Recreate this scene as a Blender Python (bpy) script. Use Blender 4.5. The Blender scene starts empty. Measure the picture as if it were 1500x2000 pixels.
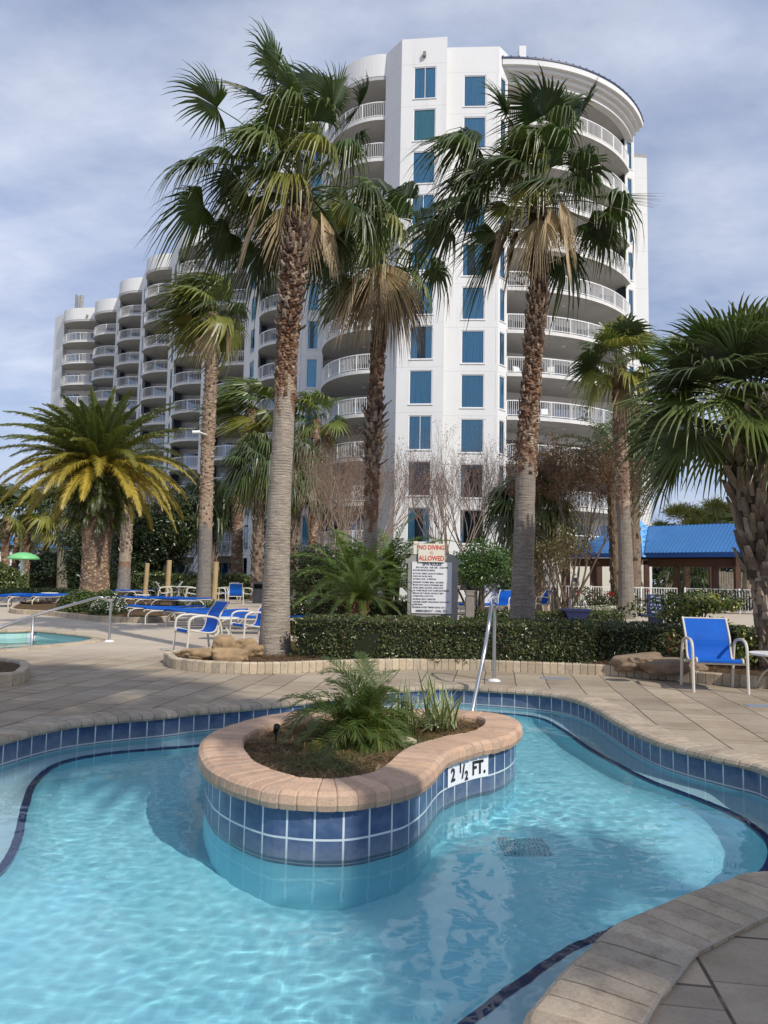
import bpy, bmesh, math, random
from mathutils import Vector, Matrix, noise
from mathutils.geometry import tessellate_polygon
from math import sin, cos, pi, radians, sqrt, atan2, hypot

SC = bpy.context.scene
COL = SC.collection
RND = random.Random(7)

# ---------------------------------------------------------------- camera maths (to survey the plan of the place)
FPX, CX, CY, CAMH = 1480.0, 750.0, 1000.0, 1.3
PITCH, ROLL = radians(5.08), radians(1.07)
CM = Matrix.Rotation(pi / 2 + PITCH, 3, 'X') @ Matrix.Rotation(ROLL, 3, 'Z')

def ray(px, py):
    return CM @ Vector(((px - CX) / FPX, -(py - CY) / FPX, -1.0))

def gnd(px, py, z=0.0):
    d = ray(px, py)
    t = (z - CAMH) / d.z
    return Vector((d.x * t, d.y * t, z))

def at(px, py, Y):
    d = ray(px, py)
    t = Y / d.y
    return Vector((d.x * t, Y, CAMH + d.z * t))

cam_d = bpy.data.cameras.new('camera')
cam = bpy.data.objects.new('camera', cam_d)
COL.objects.link(cam)
cam_d.sensor_fit = 'VERTICAL'
cam_d.sensor_height = 24.0
cam_d.lens = 24.0 * FPX / 2000.0
cam_d.clip_end = 2000
cam_d.clip_start = 0.05
cam.matrix_world = Matrix.Translation((0, 0, CAMH)) @ CM.to_4x4()
SC.camera = cam

# ---------------------------------------------------------------- objects
def tag(o, label=None, cat=None, group=None, kind=None):
    if label: o['label'] = label
    if cat: o['category'] = cat
    if group: o['group'] = group
    if kind: o['kind'] = kind
    return o

def empty(name, loc=(0, 0, 0), rz=0.0, parent=None):
    o = bpy.data.objects.new(name, None)
    COL.objects.link(o)
    o.empty_display_size = 0.2
    o.location = loc
    o.rotation_euler = (0, 0, rz)
    if parent: o.parent = parent
    return o

class MB:
    """collects faces; build() links them as one mesh object"""
    def __init__(s):
        s.v = []; s.f = []; s.c = []; s.col = (1, 1, 1); s.mi = []; s.m = 0
        s.uv = None
    def add(s, vs, fs, col=None):
        n = len(s.v)
        s.v.extend(vs)
        c = col or s.col
        s.c.extend([c] * len(vs))
        for f in fs:
            s.f.append([i + n for i in f]); s.mi.append(s.m)
        return n
    def quad(s, a, b, c, d, col=None):
        s.add([a, b, c, d], [(0, 1, 2, 3)], col)
    def box(s, lo, hi, col=None, M=None):
        x0, y0, z0 = lo; x1, y1, z1 = hi
        vs = [Vector(p) for p in ((x0,y0,z0),(x1,y0,z0),(x1,y1,z0),(x0,y1,z0),(x0,y0,z1),(x1,y0,z1),(x1,y1,z1),(x0,y1,z1))]
        if M is not None: vs = [M @ p for p in vs]
        s.add(vs, [(0,3,2,1),(4,5,6,7),(0,1,5,4),(1,2,6,5),(2,3,7,6),(3,0,4,7)], col)
    def tube(s, pts, r, n=8, col=None, caps=True, cols=None):
        pts = [Vector(p) for p in pts]
        rs = r if isinstance(r, (list, tuple)) else [r] * len(pts)
        base = len(s.v)
        u = None
        for i, p in enumerate(pts):
            t = (pts[min(i + 1, len(pts) - 1)] - pts[max(i - 1, 0)])
            if t.length < 1e-9: t = Vector((0, 0, 1))
            t.normalize()
            if u is None:
                u = t.orthogonal().normalized()
            else:
                u = (u - t * u.dot(t))
                if u.length < 1e-6: u = t.orthogonal()
                u.normalize()
            w = t.cross(u)
            for k in range(n):
                a = 2 * pi * k / n
                s.v.append(p + (u * cos(a) + w * sin(a)) * rs[i])
                s.c.append(cols[i] if cols else (col or s.col))
        for i in range(len(pts) - 1):
            for k in range(n):
                a = base + i * n + k; b = base + i * n + (k + 1) % n
                s.f.append([a, b, b + n, a + n]); s.mi.append(s.m)
        if caps:
            s.f.append([base + k for k in reversed(range(n))]); s.mi.append(s.m)
            e = base + (len(pts) - 1) * n
            s.f.append([e + k for k in range(n)]); s.mi.append(s.m)
    def poly_prism(s, pts2, z0, z1, col=None, bottom=True):
        n = len(pts2)
        vs = [Vector((p[0], p[1], z0)) for p in pts2] + [Vector((p[0], p[1], z1)) for p in pts2]
        fs = [(i, (i + 1) % n, n + (i + 1) % n, n + i) for i in range(n)]
        tris = tessellate_polygon([[Vector((p[0], p[1], 0)) for p in pts2]])
        up = []
        for t in tris:
            a, b, c = (vs[i] for i in t)
            if (b - a).cross(c - a).z < 0: t = (t[0], t[2], t[1])
            up.append(tuple(i + n for i in t))
            if bottom: fs.append((t[0], t[2], t[1]))
        s.add(vs, fs + up, col)
    def build(s, name, mats, parent=None, smooth=False, uvs=None):
        me = bpy.data.meshes.new(name)
        me.from_pydata([tuple(p) for p in s.v], [], s.f)
        if not isinstance(mats, (list, tuple)): mats = [mats]
        for m in mats: me.materials.append(m)
        if len(mats) > 1: me.polygons.foreach_set('material_index', s.mi)
        ca = me.color_attributes.new('tint', 'FLOAT_COLOR', 'POINT')
        flat = []
        for c in s.c: flat.extend((c[0], c[1], c[2], 1.0))
        ca.data.foreach_set('color', flat)
        if uvs is not None:
            ul = me.uv_layers.new(name='UVMap')
            li = [0] * len(me.loops); me.loops.foreach_get('vertex_index', li)
            fl = []
            for i in li: fl.extend(uvs[i])
            ul.data.foreach_set('uv', fl)
        if smooth: me.polygons.foreach_set('use_smooth', [True] * len(me.polygons))
        me.update()
        o = bpy.data.objects.new(name, me)
        COL.objects.link(o)
        if parent: o.parent = parent
        return o

def inst(name, data, parent=None, loc=(0, 0, 0), rot=(0, 0, 0)):
    o = bpy.data.objects.new(name, data)
    COL.objects.link(o)
    if parent: o.parent = parent
    o.location = loc; o.rotation_euler = rot
    return o

def kids(o):
    return [c for c in ALLKIDS.get(o.name, [])]
ALLKIDS = {}

def copy_tree(o, parent=None):
    c = o.copy(); COL.objects.link(c); c.parent = parent
    for ch in list(o.children): copy_tree(ch, c)
    return c

def text_obj(name, body, size, mat, parent, M, align='CENTER', bold=0.0, depth=0.002, xs=1.0):
    cu = bpy.data.curves.new(name, 'FONT')
    cu.body = body; cu.size = size; cu.align_x = align; cu.align_y = 'CENTER'
    cu.offset = bold; cu.extrude = depth; cu.resolution_u = 3
    tmp = bpy.data.objects.new(name + '_tmp', cu); COL.objects.link(tmp)
    bpy.context.view_layer.update()
    dg = bpy.context.evaluated_depsgraph_get()
    me = bpy.data.meshes.new_from_object(tmp.evaluated_get(dg))
    bpy.data.objects.remove(tmp)
    me.materials.clear(); me.materials.append(mat)
    for v in me.vertices: v.co.x *= xs
    o = bpy.data.objects.new(name, me); COL.objects.link(o)
    o.parent = parent
    o.matrix_local = M
    return o

def catmull(pts, n, closed=True):
    out = []
    m = len(pts)
    rng = m if closed else m - 1
    for i in range(rng):
        p = [Vector(pts[(i + k - 1) % m]) if closed else Vector(pts[min(max(i + k - 1, 0), m - 1)]) for k in range(4)]
        for j in range(n):
            t = j / n
            out.append(0.5 * ((2 * p[1]) + (-p[0] + p[2]) * t + (2*p[0] - 5*p[1] + 4*p[2] - p[3]) * t*t + (-p[0] + 3*p[1] - 3*p[2] + p[3]) * t**3))
    if not closed: out.append(Vector(pts[-1]))
    return out

def resample(pts, step, closed=True):
    P = list(pts) + ([pts[0]] if closed else [])
    L = [0]
    for a, b in zip(P, P[1:]): L.append(L[-1] + (b - a).length)
    n = max(3, round(L[-1] / step))
    out = []; j = 0
    for i in range(n if closed else n + 1):
        d = L[-1] * i / n
        while j < len(L) - 2 and L[j + 1] < d: j += 1
        t = (d - L[j]) / max(1e-9, L[j + 1] - L[j])
        out.append(P[j].lerp(P[j + 1], t))
    return out

def area2(P):
    return sum(P[i].x * P[(i+1) % len(P)].y - P[(i+1) % len(P)].x * P[i].y for i in range(len(P)))

def normals2(P):
    """unit normals pointing to the LEFT of travel"""
    n = len(P); out = []
    for i in range(n):
        t = P[(i + 1) % n] - P[i - 1]; t.z = 0; t.normalize()
        out.append(Vector((-t.y, t.x, 0)))
    return out

def inside(P, x, y):
    r = False; n = len(P); j = n - 1
    for i in range(n):
        if (P[i].y > y) != (P[j].y > y) and x < (P[j].x - P[i].x) * (y - P[i].y) / (P[j].y - P[i].y) + P[i].x: r = not r
        j = i
    return r

# ---------------------------------------------------------------- materials
class NT:
    def __init__(s, name):
        s.mat = bpy.data.materials.new(name); s.mat.use_nodes = True
        s.t = s.mat.node_tree; s.t.nodes.clear()
        s.out = s.n('ShaderNodeOutputMaterial')
    def n(s, typ, **kw):
        nd = s.t.nodes.new(typ)
        for k, v in kw.items():
            if k.startswith('_'): setattr(nd, k[1:], v)
            else:
                key = k.replace('__', ' ')
                s.set(nd.inputs[int(key[1:])] if key[0] == 'i' and key[1:].isdigit() else nd.inputs[key], v)
        return nd
    def set(s, sock, v):
        if isinstance(v, bpy.types.NodeSocket): s.t.links.new(v, sock)
        elif isinstance(v, bpy.types.Node): s.t.links.new(v.outputs[0], sock)
        else:
            if isinstance(v, tuple) and len(v) == 3 and sock.type == 'RGBA': v = (*v, 1)
            sock.default_value = v
    def noise(s, scale, detail=4, rough=.6, vec=None, out=0):
        nd = s.n('ShaderNodeTexNoise', Scale=scale, Detail=detail, Roughness=rough)
        if vec is not None: s.set(nd.inputs['Vector'], vec)
        return nd.outputs[out]
    def ramp(s, fac, stops, interp='LINEAR'):
        nd = s.n('ShaderNodeValToRGB'); s.set(nd.inputs[0], fac)
        nd.color_ramp.interpolation = interp
        el = nd.color_ramp.elements
        while len(el) < len(stops): el.new(0.5)
        for e, (p, c) in zip(el, stops):
            e.position = p; e.color = (*c, 1) if isinstance(c, tuple) else (c, c, c, 1)
        return nd.outputs[0]
    def math(s, op, a, b=None, c=None):
        nd = s.n('ShaderNodeMath', _operation=op)
        s.set(nd.inputs[0], a)
        if b is not None: s.set(nd.inputs[1], b)
        if c is not None: s.set(nd.inputs[2], c)
        return nd.outputs[0]
    def mix(s, fac, a, b, mode='MIX'):
        nd = s.n('ShaderNodeMix', _data_type='RGBA', _blend_type=mode)
        s.set(nd.inputs[0], fac); s.set(nd.inputs[6], a); s.set(nd.inputs[7], b)
        return nd.outputs[2]
    def coord(s, which='Object'):
        return s.n('ShaderNodeTexCoord').outputs[which]
    def pos(s):
        return s.n('ShaderNodeNewGeometry').outputs['Position']
    def mapping(s, vec, scale=(1,1,1), rot=(0,0,0), loc=(0,0,0)):
        nd = s.n('ShaderNodeMapping'); s.set(nd.inputs[0], vec)
        nd.inputs['Scale'].default_value = scale; nd.inputs['Rotation'].default_value = rot; nd.inputs['Location'].default_value = loc
        return nd.outputs[0]
    def attr(s, name='tint'):
        return s.n('ShaderNodeAttribute', _attribute_name=name).outputs['Color']
    def bump(s, h, strength=.3, dist=.01, normal=None):
        nd = s.n('ShaderNodeBump', Strength=strength, Distance=dist, Height=h)
        if normal is not None: s.set(nd.inputs['Normal'], normal)
        return nd.outputs[0]
    def pbr(s, col, rough=.6, normal=None, metal=0.0, spec=.5, **kw):
        nd = s.n('ShaderNodeBsdfPrincipled')
        s.set(nd.inputs['Base Color'], col); s.set(nd.inputs['Roughness'], rough)
        nd.inputs['Metallic'].default_value = metal
        nd.inputs['Specular IOR Level'].default_value = spec
        if normal is not None: s.set(nd.inputs['Normal'], normal)
        for k, v in kw.items(): s.set(nd.inputs[k.replace('_', ' ')], v)
        return nd
    def finish(s, sh):
        s.set(s.out.inputs[0], sh); return s.mat

def m_simple(name, col, rough=.5, metal=0, var=.12, scale=8, bump=0.0, bscale=60, spec=.5):
    t = NT(name); p = t.coord()
    c = t.mix(t.ramp(t.noise(scale, 5, .6, p), [(.3, 0.0), (.75, 1.0)]), col, tuple(x * (1 - var) for x in col))
    nrm = t.bump(t.noise(bscale, 4, .6, p), bump, .004) if bump else None
    return t.finish(t.pbr(c, rough, nrm, metal, spec))

M = {}
def leafmat(name, rough=.42, trans=.25, spec=.5, transcol=(.55, .75, .12)):
    t = NT(name); a = t.attr()
    c = t.mix(t.ramp(t.noise(6, 4, .6, t.coord()), [(.3, 0.0), (.7, 1.0)]), a, t.mix(1.0, a, (.72, .72, .66), 'MULTIPLY'))
    b = t.pbr(c, rough, None, 0, spec)
    if trans <= 0: return t.finish(b)
    tr = t.n('ShaderNodeBsdfTranslucent'); t.set(tr.inputs[0], t.mix(.6, c, t.mix(1.0, c, transcol, 'MULTIPLY')))
    t.set(tr.inputs[0], t.mix(1.0, c, (1.6, 1.7, 1.0), 'MULTIPLY'))
    mx = t.n('ShaderNodeMixShader'); mx.inputs[0].default_value = trans
    t.set(mx.inputs[1], b); t.set(mx.inputs[2], tr)
    return t.finish(mx)

M['leaf'] = leafmat('palm_leaf', .38, .22)
M['bushleaf'] = leafmat('shrub_leaf', .32, .15, .6)
M['dead'] = leafmat('dry_frond', .75, .15, .2)
M['straw'] = leafmat('pine_straw_fibre', .8, .1, .2)
M['twig'] = leafmat('twig_bark', .8, 0, .3)

# trunk bark: colour from the point attribute, fine horizontal rings
t = NT('palm_bark'); p = t.coord(); a = t.attr()
st = t.mapping(p, (1.2, 1.2, 9.0))
n1 = t.noise(5.0, 6, .65, st); n2 = t.noise(38, 4, .6, t.mapping(p, (1, 1, 2.2)))
c = t.mix(t.ramp(n1, [(.35, 0.0), (.65, 1.0)]), t.mix(1.0, a, (.62, .58, .55), 'MULTIPLY'), t.mix(1.0, a, (1.22, 1.2, 1.15), 'MULTIPLY'))
c = t.mix(t.ramp(n2, [(.35, .5), (.6, 0.0)]), c, t.mix(1.0, a, (.4, .36, .33), 'MULTIPLY'))
h = t.math('ADD', n1, t.math('MULTIPLY', n2, .5))
M['bark'] = t.finish(t.pbr(c, .85, t.bump(h, .8, .03), 0, .25))
# cross-hatched old leaf bases
t = NT('boot_bark'); p = t.coord(); a = t.attr()
n1 = t.noise(9.0, 6, .7, t.mapping(p, (1.6, 1.6, .7)))
c = t.mix(t.ramp(n1, [(.3, 0.0), (.7, 1.0)]), t.mix(1.0, a, (.5, .46, .42), 'MULTIPLY'), t.mix(1.0, a, (1.3, 1.25, 1.2), 'MULTIPLY'))
M['boot'] = t.finish(t.pbr(c, .85, t.bump(t.noise(40, 4, .6, p), .6, .01), 0, .25))

# stucco
t = NT('white_stucco'); p = t.pos()
sx = t.n('ShaderNodeSeparateXYZ'); t.set(sx.inputs[0], p)
z = t.math('FRACT', t.math('DIVIDE', t.math('SUBTRACT', sx.outputs[2], .18), 2.9))
line = t.math('LESS_THAN', z, .014)
big = t.ramp(t.noise(.35, 5, .6, t.mapping(p, (1, 1, .35))), [(.35, 0.0), (.7, 1.0)])
c = t.mix(big, (.74, .74, .725), (.68, .68, .665))
strk = t.ramp(t.noise(1.6, 5, .7, t.mapping(p, (1, 1, .06))), [(.55, 0.0), (.8, 1.0)])
c = t.mix(t.math('MULTIPLY', strk, .6), c, (.55, .535, .50))
c = t.mix(t.math('MULTIPLY', line, .45), c, (.45, .45, .45))
M['stucco'] = t.finish(t.pbr(c, .85, t.bump(t.noise(14, 5, .6, p), .25, .02), 0, .2))
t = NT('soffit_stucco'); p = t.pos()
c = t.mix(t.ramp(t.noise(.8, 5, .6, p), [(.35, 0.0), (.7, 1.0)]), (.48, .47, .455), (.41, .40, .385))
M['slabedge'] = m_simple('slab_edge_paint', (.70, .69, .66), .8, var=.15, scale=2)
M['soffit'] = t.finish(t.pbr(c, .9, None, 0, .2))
M['cream'] = m_simple('cream_wall', (.74, .71, .60), .85, var=.1, scale=1.2)
M['rail'] = m_simple('white_rail', (.82, .82, .80), .45, var=.06)
M['winframe'] = m_simple('white_window_frame', (.8, .8, .79), .5, var=.05)
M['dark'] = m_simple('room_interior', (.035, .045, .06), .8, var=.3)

def glass(name, tint, gl=.10):
    t = NT(name)
    tr = t.n('ShaderNodeBsdfTransparent', Color=tint)
    g = t.n('ShaderNodeBsdfGlossy', Roughness=.03)
    g.inputs[0].default_value = (.9, .95, 1, 1)
    t.set(g.inputs['Normal'], t.bump(t.noise(.9, 2, .5, t.pos()), .15, .05))
    fr = t.n('ShaderNodeFresnel'); fr.inputs[0].default_value = 1.5
    f = t.math('MINIMUM', t.math('ADD', fr, gl), 1.0)
    mx = t.n('ShaderNodeMixShader'); t.set(mx.inputs[0], f); t.set(mx.inputs[1], tr); t.set(mx.inputs[2], g)
    return t.finish(mx)
M['glass'] = glass('blue_tinted_glass', (.50, .86, 1.0), .03)
M['doorglass'] = glass('dark_door_glass', (.16, .42, .60), .14)
def curtain_mat(name, col):
    t = NT(name); p = t.coord()
    c = t.mix(t.ramp(t.noise(3, 4, .6, t.mapping(p, (6, 6, .15))), [(.35, 0.0), (.65, 1.0)]), col, tuple(x * .78 for x in col))
    return t.finish(t.pbr(c, .8, None, 0, .2))
M['curtain'] = curtain_mat('curtain_cloth', (.74, .88, 1.0))
M['curtain2'] = curtain_mat('pale_green_curtain', (.72, .92, .74))

# steel, furniture
M['steel'] = m_simple('polished_steel', (.58, .57, .56), .33, 1.0, .12, 20)
M['beige'] = m_simple('beige_powder_coat', (.66, .61, .52), .45, var=.1, bump=.1)
t = NT('blue_sling_mesh'); p = t.coord()
w = t.n('ShaderNodeTexWave', Scale=120.0, Distortion=0.5); t.set(w.inputs[0], p)
c = t.mix(t.ramp(t.noise(5, 4, .6, p), [(.3, 0.0), (.7, 1.0)]), (.004, .135, .62), (.004, .115, .52))
bb = t.pbr(c, .65, t.bump(w.outputs[0], .25, .002), 0, .3)
tr = t.n('ShaderNodeBsdfTranslucent'); tr.inputs[0].default_value = (.01, .2, .75, 1)
mx = t.n('ShaderNodeMixShader'); mx.inputs[0].default_value = .22; t.set(mx.inputs[1], bb); t.set(mx.inputs[2], tr)
M['sling'] = t.finish(mx)
M['white'] = m_simple('white_plastic', (.78, .78, .76), .4, var=.08)
M['whitewall'] = m_simple('white_painted_wall', (.76, .76, .74), .8, var=.1)
M['green'] = m_simple('green_fibreglass', (.20, .60, .24), .45, var=.1)
M['wood'] = m_simple('treated_timber', (.44, .32, .16), .75, var=.3, scale=5, bump=.3)
M['darkwood'] = m_simple('dark_stained_timber', (.085, .032, .014), .6, var=.4, scale=4, bump=.3)
M['greywood'] = m_simple('weathered_fence_wood', (.25, .21, .155), .9, var=.4, scale=3, bump=.4)
M['bin'] = m_simple('dark_bin_plastic', (.06, .06, .065), .5, var=.2)
M['navy'] = m_simple('navy_plastic', (.008, .017, .085), .4, var=.15)
M['signgrey'] = m_simple('weathered_grey_stucco', (.36, .345, .325), .9, var=.35, scale=3, bump=.6, bscale=30)
M['signwhite'] = m_simple('white_sign_board', (.80, .81, .82), .4, var=.05)
M['signcream'] = m_simple('cream_sign_board', (.80, .76, .62), .4, var=.06)
M['red'] = m_simple('red_letters', (.62, .05, .03), .5, var=.1)
M['ink'] = m_simple('navy_letters', (.02, .02, .07), .5, var=.1)
M['black'] = m_simple('black_letters', (.012, .012, .012), .4, var=.1)
M['palegrey'] = m_simple('pale_lettering', (.55, .60, .75), .5, var=.05)
M['roofblue'] = m_simple('blue_metal_roof', (.055, .20, .47), .5, 0.0, .12, 1.5)
M['roofblue2'] = m_simple('pale_blue_flashing', (.16, .44, .82), .4, 0, .1, 1.5)
M['fascia'] = m_simple('dark_blue_fascia', (.015, .07, .26), .4, 0, .1)
M['rock'] = m_simple('tan_rock', (.42, .28, .15), .85, var=.5, scale=3.2, bump=1.0, bscale=14)
M['rock2'] = m_simple('brown_flagstone', (.32, .23, .15), .9, var=.5, scale=4, bump=1.0, bscale=14)
M['cap'] = m_simple('navy_roof_edge', (.02, .035, .10), .5)
M['bollard'] = m_simple('grey_timber_bollard', (.27, .25, .22), .85, var=.3, bump=.4)
# ================================================================ POOL, DECK, WATER
WL = -0.20                                     # water level of the spa pool
lip = [(0,1452),(60,1436),(120,1423),(180,1415),(250,1408),(320,1402),(380,1395),(450,1389),(520,1383),(580,1376),(650,1366),(740,1354),
       (857,1346),(900,1347),(960,1351),(1030,1356),(1100,1365),(1150,1380),(1185,1400),(1225,1425),(1275,1450),(1325,1467),(1375,1480),(1425,1492),(1500,1512)]
O_raw = [gnd(x, y, -0.03) for x, y in lip]
# beyond the right edge of the picture the pool turns back
O_raw += [Vector(p) for p in ((2.72, 4.62, 0), (3.0, 4.25, 0), (2.95, 3.85, 0), (2.62, 3.62, 0))]
near = [(1500,1710),(1440,1725),(1375,1745),(1315,1770),(1270,1790),(1225,1810),(1190,1840),(1160,1870),(1130,1895),(1100,1930),(1070,1970),(1050,2000)]
O_raw += [gnd(x, y, 0.01) for x, y in near[0:]]
O_raw += [Vector(p) for p in ((.42, 2.1, 0), (.25, 1.75, 0), (-.2, 1.45, 0), (-1.0, 1.3, 0), (-2.0, 1.4, 0), (-2.9, 1.9, 0), (-3.5, 2.9, 0), (-3.45, 4.2, 0))]
for q in O_raw: q.z = 0
O = resample(catmull(O_raw, 6), .06)
if area2(O) < 0: O.reverse()                    # counter-clockwise: left normal points to the water
if area2(O) < 0: raise RuntimeError
ON = normals2(O)

isl = [(388,1482),(396,1508),(412,1527),(450,1548),(510,1568),(560,1575),(610,1579),(690,1578),(770,1564),(810,1552),(842,1530),(862,1506),(882,1490),
       (930,1474),(970,1466),(1002,1454),(1018,1438),(1010,1422),(970,1410),(930,1406),(880,1402),(800,1400),(700,1399),(620,1402),(560,1408),(500,1420),(440,1438),(400,1458)]
IS_raw = [gnd(x, y, .085) for x, y in isl]
for q in IS_raw: q.z = 0
IS = resample(catmull(IS_raw, 6), .04)
if area2(IS) < 0: IS.reverse()
ISN = normals2(IS)
IS = resample([IS[i] + ISN[i] * .045 for i in range(len(IS))], .04)
ISN = normals2(IS)                              # left normal points into the island

def wat(px, py, z):
    """where a pixel ray lands at depth z after bending at the water surface"""
    q = gnd(px, py, WL); d = ray(px, py).normalized(); h = hypot(d.x, d.y)
    s = h / 1.333; t = s / sqrt(1 - s * s) * (WL - z)
    return Vector((q.x + d.x / h * t, q.y + d.y / h * t, z))
# ---- materials
def tile_mat():
    t = NT('slate_blue_tile')
    uv = t.coord('UV')
    br = t.n('ShaderNodeTexBrick', _offset=0.0, _squash=1.0, Scale=1.0)
    t.set(br.inputs['Vector'], uv)
    br.inputs['Color1'].default_value = (.032, .065, .150, 1); br.inputs['Color2'].default_value = (.058, .100, .200, 1)
    br.inputs['Mortar'].default_value = (.62, .68, .70, 1)
    br.inputs['Mortar Size'].default_value = .006; br.inputs['Mortar Smooth'].default_value = .1
    br.inputs['Brick Width'].default_value = .155; br.inputs['Row Height'].default_value = .155
    n = t.noise(9, 7, .65, t.mapping(t.coord(), (1, 1, 1.4)))
    v = t.n('ShaderNodeTexVoronoi', Scale=6.0); t.set(v.inputs[0], t.coord())
    c = t.mix(t.ramp(n, [(.42, 0.0), (.70, .55)]), br.outputs[0], (.15, .19, .30))
    c = t.mix(t.ramp(t.noise(22, 6, .7, t.coord()), [(.52, 0.0), (.62, .4)]), c, (.03, .06, .17))
    c = t.mix(br.outputs['Fac'], c, (.62, .68, .70))
    zz = t.n('ShaderNodeSeparateXYZ'); t.set(zz.inputs[0], t.pos())
    scale = t.math('MULTIPLY', t.ramp(t.math('ADD', t.math('MULTIPLY', zz.outputs[2], -4.0), t.math('MULTIPLY', n, .3)), [(.45, 0.0), (.9, .55)]), t.ramp(t.noise(30, 6, .7, t.coord()), [(.3, .5), (.6, 1.0)]))
    c = t.mix(scale, c, (.22, .25, .28))
    t2 = t.bump(t.math('SUBTRACT', t.math('MULTIPLY', n, .4), br.outputs['Fac']), .5, .004)
    return t.finish(t.pbr(c, .28, t2, 0, .5))
M['tile'] = tile_mat()

def coping_mat(name, c1, c2, c3):
    t = NT(name); p = t.coord(); a = t.attr()
    c = t.mix(t.ramp(t.noise(3.0, 6, .65, p), [(.3, 0.0), (.7, 1.0)]), c1, c2)
    c = t.mix(t.ramp(t.noise(11, 7, .7, p), [(.48, 0.0), (.72, .8)]), c, c3)
    c = t.mix(1.0, c, a, 'MULTIPLY')
    c = t.mix(t.ramp(t.noise(95, 3, .6, p), [(.35, .35), (.55, 0.0)]), c, t.mix(1.0, c, (.55, .5, .45), 'MULTIPLY'))
    return t.finish(t.pbr(c, .75, t.bump(t.noise(70, 5, .7, p), .35, .006), 0, .3))
M['coping'] = coping_mat('grey_tan_coping_brick', (.50, .415, .31), (.38, .31, .23), (.25, .19, .135))
M['coping_warm'] = coping_mat('peach_coping_brick', (.60, .40, .27), (.50, .34, .235), (.37, .25, .18))
M['border'] = coping_mat('buff_border_brick', (.56, .46, .33), (.47, .39, .28), (.30, .25, .18))
M['mortar'] = m_simple('mortar', (.36, .33, .28), .9, var=.3, bump=.4)

def deck_mat():
    t = NT('tan_paver_deck'); p = t.pos()
    # wide irregular pavers, long joints running away from the pool
    warp = t.n('ShaderNodeVectorMath', _operation='MULTIPLY_ADD')
    t.set(warp.inputs[0], t.n('ShaderNodeTexNoise', Scale=.35, Detail=2.0).outputs['Color'])
    nz = warp.inputs[0].links[0].from_node; t.set(nz.inputs['Vector'], p)
    warp.inputs[1].default_value = (.14, .08, 0); t.set(warp.inputs[2], p)
    q = t.mapping(warp.outputs[0], (1, 1, 1), (0, 0, radians(-82)))
    br = t.n('ShaderNodeTexBrick', _offset=.37, _offset_frequency=2, Scale=1.0); t.set(br.inputs['Vector'], q)
    br.inputs['Color1'].default_value = (.50, .42, .31, 1); br.inputs['Color2'].default_value = (.37, .315, .245, 1)
    br.inputs['Mortar'].default_value = (.15, .12, .09, 1)
    br.inputs['Mortar Size'].default_value = .008; br.inputs['Mortar Smooth'].default_value = .25; br.inputs['Bias'].default_value = -.1
    br.inputs['Brick Width'].default_value = 1.05; br.inputs['Row Height'].default_value = .40
    br2 = t.n('ShaderNodeTexBrick', _offset=.5, Scale=1.0); t.set(br2.inputs['Vector'], q)
    br2.inputs['Color1'].default_value = (1, 1, 1, 1); br2.inputs['Color2'].default_value = (.74, .70, .66, 1)
    br2.inputs['Mortar'].default_value = (.45, .41, .36, 1); br2.inputs['Mortar Size'].default_value = .004
    br2.inputs['Brick Width'].default_value = .35; br2.inputs['Row Height'].default_value = .40
    c = t.mix(.8, br.outputs[0], t.mix(1.0, br.outputs[0], br2.outputs[0], 'MULTIPLY'))
    c = t.mix(t.ramp(t.noise(.9, 8, .72, t.mapping(p, (1, 1, 1), (0, 0, 0), (4, 2, 0))), [(.52, 0.0), (.60, .45)]), c, t.mix(1.0, c, (.66, .60, .54), 'MULTIPLY'))
    c = t.mix(t.ramp(t.noise(.55, 6, .65, p), [(.35, 0.0), (.7, .75)]), c, t.mix(1.0, c, (.70, .66, .63), 'MULTIPLY'))
    c = t.mix(t.ramp(t.noise(4.5, 8, .7, t.mapping(p, (.6, 1.8, 1))), [(.5, 0.0), (.75, .7)]), c, (.25, .20, .15))
    c = t.mix(t.ramp(t.noise(60, 4, .7, p), [(.3, .4), (.5, 0.0)]), c, t.mix(1.0, c, (.6, .55, .5), 'MULTIPLY'))
    # plain broom-finished concrete farther off
    far = t.n('ShaderNodeSeparateXYZ'); t.set(far.inputs[0], p)
    edge = t.math('ADD', far.outputs[1], t.math('MULTIPLY', t.noise(.5, 4, .6, p), 1.5))
    k = t.ramp(t.math('MULTIPLY', t.math('SUBTRACT', edge, 12.3), .5), [(0.0, 0.0), (1.0, 1.0)])
    plain = t.mix(t.ramp(t.noise(1.2, 7, .65, p), [(.3, 0.0), (.75, 1.0)]), (.54, .46, .36), (.43, .36, .28))
    c = t.mix(k, c, plain)
    h = t.math('SUBTRACT', t.math('MULTIPLY', t.noise(45, 6, .7, p), .35), t.math('MULTIPLY', br.outputs['Fac'], t.math('SUBTRACT', 1.0, k)))
    return t.finish(t.pbr(c, .82, t.bump(h, .6, .006), 0, .3))
M['deck'] = deck_mat()

def plaster_mat():
    t = NT('pale_aqua_pool_plaster'); p = t.pos()
    c = t.mix(t.ramp(t.noise(1.1, 6, .6, p), [(.3, 0.0), (.72, 1.0)]), (.42, .86, .95), (.33, .78, .90))
    c = t.mix(t.ramp(t.noise(5, 6, .7, p), [(.55, 0.0), (.8, .4)]), c, (.20, .50, .62))
    return t.finish(t.pbr(c, .85, t.bump(t.noise(40, 4, .6, p), .2, .004), 0, .2))
M['plaster'] = plaster_mat()
M['bench'] = m_simple('pale_bench_plaster', (.52, .74, .80), .85, var=.12, scale=2)
M['trimtile'] = m_simple('navy_trim_tile', (.015, .03, .13), .3, var=.5, scale=30)

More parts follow.
